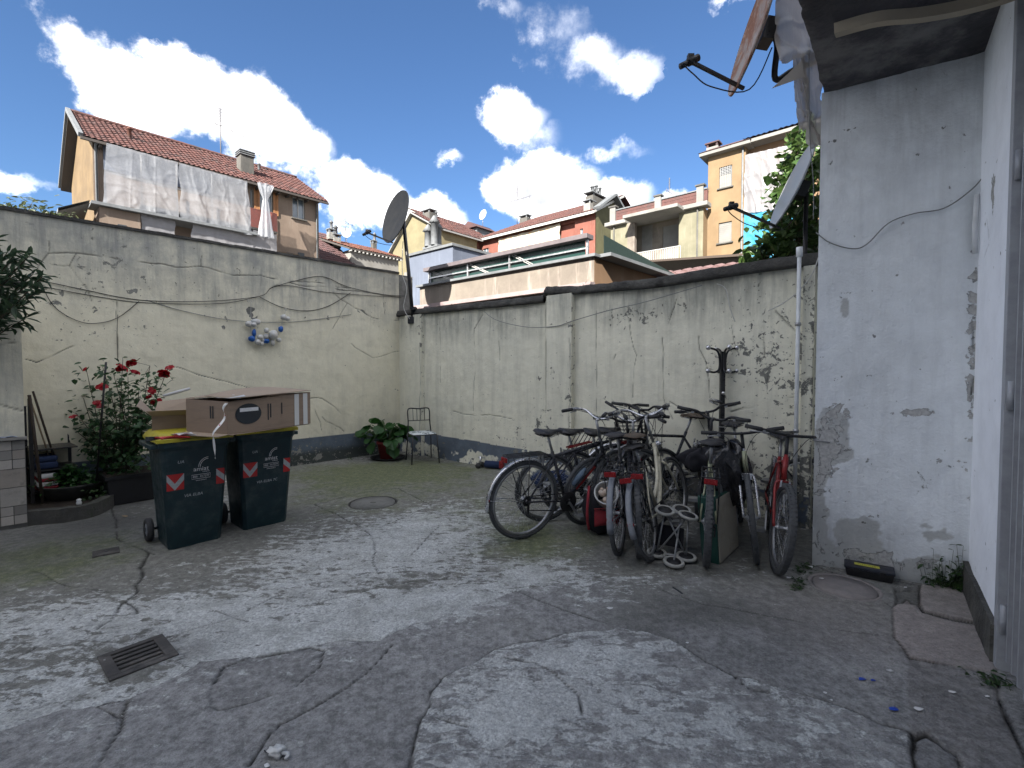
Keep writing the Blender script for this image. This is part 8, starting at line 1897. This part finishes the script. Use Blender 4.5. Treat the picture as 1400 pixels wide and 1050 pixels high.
for (l, u, v, s, mt) in [('blue paper scrap, left of a close pair on the right paving', 1179, 929, .016, 'blue_paper'), ('small blue paper scrap, right of the close pair on the paving', 1194, 930, .010, 'blue_paper'), ('blue paper strip on its own lower down on the right paving', 1222, 969, .016, 'blue_paper'),
    ('turquoise scrap on the large pale concrete patch', 822, 1004, .014, 'teal_paper'), ('pale turquoise and white scrap in front of the bicycles', 834, 832, .020, 'paper'), ('white scrap on the crack between the slabs at lower right', 1256, 970, .016, 'white_print'),
    ('white flake on the slab right of the crack near the gate', 1302, 946, .013, 'white_print'), ('grey crumpled paper on the pinkish paving', 1217, 917, .014, 'paper'), ('white scrap under the front wheel of the red bicycle', 1062, 781, .018, 'white_print'), ('white scrap beside the weeds at the house corner', 1107, 775, .02, 'white_print'),
    ('white scrap left of the weeds near the red bicycle', 1078, 790, .016, 'white_print'), ('tiny pale flake at the centre of the dark concrete', 1128, 947, .009, 'white_print'), ('tiny white flake below the flake near the centre', 1137, 957, .007, 'white_print'), ('tiny white flake on the round cover rim', 1123, 791, .014, 'white_print'),
    ('white flake near the gate foot, right one', 1350, 952, .010, 'white_print'), ('small white fleck in the recess beside the pink slab', 1238, 803, .010, 'white_print'), ('tiny pale fleck on the pale patch edge', 940, 879, .008, 'white_print'), ('white scrap at the bottom edge left of centre', 365, 1047, .012, 'white_print'), ('pale leaf scrap on the floor beside the kerb of the flower bed', 170, 706, .03, 'wood_pale')]:
    scrap(l, u, v, s, mt, int(u * 7 + v))
r_ = random.Random(77)
# unmeasured grit and flakes near the bicycles and the house
b = MB()
for _ in range(260):
    u = r_.choice([r_.uniform(1020, 1340), r_.uniform(700, 1380), r_.uniform(0, 1380)]); v = r_.uniform(770, 1040); c = gp(u, v, .016); s = r_.uniform(.0018, .005)
    b.sphere((c.x, c.y, c.z), s, 5, 3, (1.4, 1, .5))
b.build('grit', pm('grit', (.34, .34, .33), (.2, .2, .2), 60, .9), None, kind='stuff'); 
# knotted white bag
c = gp(380, 1032, .014); t = thing('white_bag', 'small knotted white plastic bag lying at the bottom left of centre', 'bag', c, R_(-20))
MB().sphere((0, 0, .014), .022, 16, 10, (1.5, 1.0, .75), .9).build('bag', M['white_plastic'], t)
MB().tube(smooth_path([(.02, 0, .014), (.045, .006, .012), (.05, -.012, .008)], 5), [.007] * 11, 6).build('knot', M['white_plastic'], t)
MB().tube(smooth_path([(-.03, 0, .006), (-.05, -.008, .004), (-.065, -.004, .003)], 5), .0022, 5).build('tie', M['black_print'], t)
o = MB().tube(smooth_path([gp(920, 803, .018), gp(928, 808, .02), gp(933, 812, .016)], 4), .006, 5).build('twig', M['black_print']); tag(o, 'short dark stick on the ground in front of the pushchair', 'stick')
# weeds
def weed(label, pts, n, size, seed, spread=.05, h=.06, kindname='weed', cat='weeds'):
    r_ = random.Random(seed); c0 = pts[0]; t = thing(kindname, label, cat, c0); sp = []; b = MB()
    for p in pts:
        for _ in range(n):
            q = p + Vector((r_.gauss(0, spread), r_.gauss(0, spread * .7), 0)); z = abs(r_.gauss(0, h)); tip = q + Vector((r_.gauss(0, .02), r_.gauss(0, .02), z)); b.tube([q - c0, tip - c0], .0012, 3, False); sp.append((tuple(tip - c0), None, .1)); sp.append((tuple((q + tip) / 2 - c0), None, .2))
    b.build('stem', M['stem_green'], t, kind='stuff'); leaf_mass(sp, size, M['leaf_weed'], 'foliage', t, .8, 1.0, seed=seed)
weed('small green weeds in the crack at the foot of the house corner', [gp(1097, 785), gp(1104, 779), gp(1092, 798), gp(1088, 805)], 34, .034, 61, .02, .014)
weed('tuft of tall weeds in the corner between white wall and pale wall', [gp(1312, 812), gp(1302, 809), gp(1318, 812), gp(1285, 806)], 42, .042, 62, .035, .13)
weed('low weeds at the foot of the metal gate', [gp(1356, 938), gp(1352, 930)], 22, .034, 63, .03, .03)
weed('moss and weeds along the foot of the far wall behind the chair', [gp(u, v) for u, v in ((610, 626), (640, 630), (690, 637), (590, 624), (480, 628))], 14, .03, 64, .09, .03)
weed('thin dry weeds on the coping of the right wall', [FR.w(x, -.0, float(zrtop(x)) + .10) for x in (.6, 1.5, 3.0, 4.0, 4.8)], 8, .02, 65, .08, .02)
print('objects', len(bpy.data.objects))
